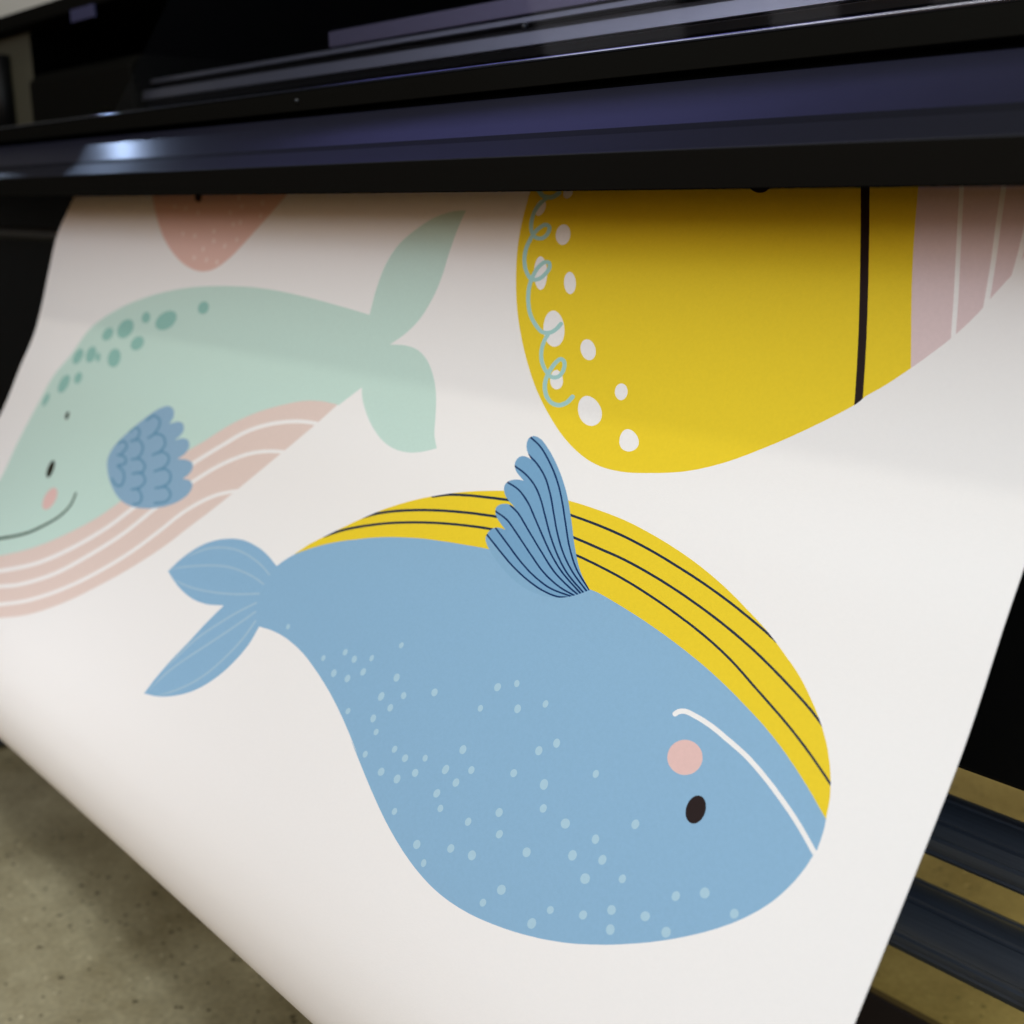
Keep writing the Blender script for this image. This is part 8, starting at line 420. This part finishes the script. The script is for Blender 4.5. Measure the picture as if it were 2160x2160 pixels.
for p in fb.data.polygons:
    if p.normal.z < -.5: p.material_index = 2  # underside painted blacker so bounced light leaves no bright edge
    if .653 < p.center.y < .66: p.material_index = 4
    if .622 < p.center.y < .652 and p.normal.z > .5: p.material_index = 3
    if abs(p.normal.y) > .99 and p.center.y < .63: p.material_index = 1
    if p.center.y > .704: p.material_index = 2  # rear faces painted blacker to hide the lit bevel line
ext('lower_body', [(-.80, .03), (-.80, -.42), (-1.45, -.42), (-1.45, .03)], XA, XB, M_black, pr, .006)
ext('platen_ledge', [(-.788, -.046), (-.788, -.056), (-.80, -.062), (-.80, -.040)], XA, XB, mat('ledge_grey', (.03, .03, .028), .4), pr, .001)
ext('back_panel', box(-1.40, -1.36, .03, .285), XA, XB, M_deep, pr, 0)
ext('inner_deck', box(-1.36, -.765, .03, .075), XA, XB, M_deep, pr, 0)
lid = ext('lid', [(-.80, .286), (-.80, .310), (-.82, .313), (-1.42, .313), (-1.42, .286)], XA, XB, M_frame, pr, .003)
wf = ext('window_frame', [(-.700, .0935), (-.700, .1125), (-.703, .1145), (-.714, .1145), (-.716, .0985)], XA, 2.12, M_frame, pr, .001)
ext('trim_edge', [(-.7003 + .0013 * math.cos(R(a)), .1143 + .0013 * math.sin(R(a))) for a in range(0, 360, 20)], XA, 2.12, M_trim, wf, 0)
ext('window_pane', [(-.7050, .1160), (-.8070, .2840), (-.8095, .2840), (-.7075, .1160)], XA, 1.55, glass(), wf, 0)
ext('guide_beam', [(-.90, .08), (-.845, .08), (-.845, .1375), (-.836, .1400), (-.834, .1478), (-.846, .1640), (-.858, .1650), (-.858, .1715), (-.848, .1725), (-.850, .181), (-.90, .181)], XA, 2.1, M_alud, pr, .0008)
ext('bearing_rail', [(-.8335, .1482), (-.8285, .1490), (-.8310, .1622), (-.8420, .1636)], XA, 2.1, M_alu, pr, .0008)
ext('upper_rail', [(-.849, .1728), (-.843, .1732), (-.844, .1785), (-.850, .1800)], XA, 2.1, M_alu, pr, .0006)
ext('cable_tray', [(-.852, .1812), (-.846, .1816), (-.846, .199), (-.852, .2010), (-.93, .2010), (-.93, .1812)], XA, 1.25, M_tray, pr, .001)
ext('lamp_housing', [(-.796, .267), (-.790, .267), (-.790, .285), (-.796, .285)], 1.78, 1.86, mat('lamp_housing_blue', (.03, .03, .07), .5, .3), pr, .001)
ext('rail_end_shade', [(-1.0, .09), (-.812, .09), (-.812, .20), (-.83, .215), (-1.0, .215)], 1.72, 2.11, M_frame, pr, .006)  # added black box over the rail ends, standing in for shade
hs = ext('end_housing', box(-1.3, -.83, .085, .286), 2.13, 2.6, [M_deep, M_beige], pr, .004)
for p in hs.data.polygons:
    if p.normal.y < -.9: p.material_index = 1
for i, (o_, X_) in enumerate(((-.815, 2.24), (-.815, 2.29))):
    bm = bmesh.new(); bmesh.ops.create_cone(bm, cap_ends=True, segments=32, radius1=.018, radius2=.018, depth=.15, matrix=Matrix.Translation(W(X_, o_, .18)))
    link('hinge_post', bm, M_black, hs, True)
for X_, o_, z_, r_ in ((.893, -.834, .168, .0035), (1.095, -.7, .104, .0022), (.25, -.834, .168, .0035)):
    bm = bmesh.new(); bmesh.ops.create_cone(bm, cap_ends=True, segments=20, radius1=r_, radius2=r_ * .8, depth=.006, matrix=Matrix.Translation(W(X_, o_, z_)) @ Matrix.Rotation(R(90), 4, 'X'))
    link('screw', bm, M_alud, pr, True)
for X_ in (-.2, 2.03):
    st = ext('stand_leg', box(-1.2, -1.12, -.90, -.42), X_, X_ + .08, M_leg, pr, .004)
    ext('foot', box(-1.6, -.45, -.945, -.89), X_, X_ + .08, M_leg, pr, .01)
ext('crossbar', box(-1.055, -1.04, -.94, -.845), XA + .2, 2.03, M_brown, pr, .004)

# ------------------------------------------------------------------ take-up unit
tk = empty('take_up_unit', W(1.1, -.95, -.95), 'pair of dark ribbed roller bars low behind the right edge of the sheet', 'roller unit')
def roller(z, r, Xa, Xb, feats):
    bm = bmesh.new(); prof = []; n = 120
    for i in range(n):
        a = 2 * math.pi * i / n; rr = r
        for c, wd, d in feats:
            dd = abs((math.degrees(a) - c + 180) % 360 - 180)
            if dd < wd: rr = r - d * min(1, (wd - dd) / 2.)
        prof.append((-.95 + rr * math.cos(a), z + rr * math.sin(a)))
    extrude(bm, prof, Xa, Xb)
    o = link('roller_bar', bm, mat('roller_coating', (.10, .115, .145), .38, .5, .45, noise=.3, nscale=30, stretch=(.5, 12, 12)), tk)
    return o
roller(-.559, .030, .10, 2.1, [(80, 4, .003), (35, 3, .002), (5, 3, .002), (-30, 6, .003)])
roller(-.664, .0353, .334, 2.1, [(100, 4, .003), (55, 4, .002), (0, 5, .002), (-22, 3, .003)])
bm = bmesh.new(); bmesh.ops.create_cone(bm, cap_ends=True, segments=48, radius1=.044, radius2=.044, depth=.02, matrix=Matrix.Translation(W(.322, -.95, -.664)) @ Matrix.Rotation(R(90), 4, 'Y'))
link('end_cap', bm, M_black, tk)
for X_ in (.0, 2.1):
    ext('bracket', box(-1.0, -.92, -.94, -.52), X_, X_ + .05, M_leg, tk, .004)
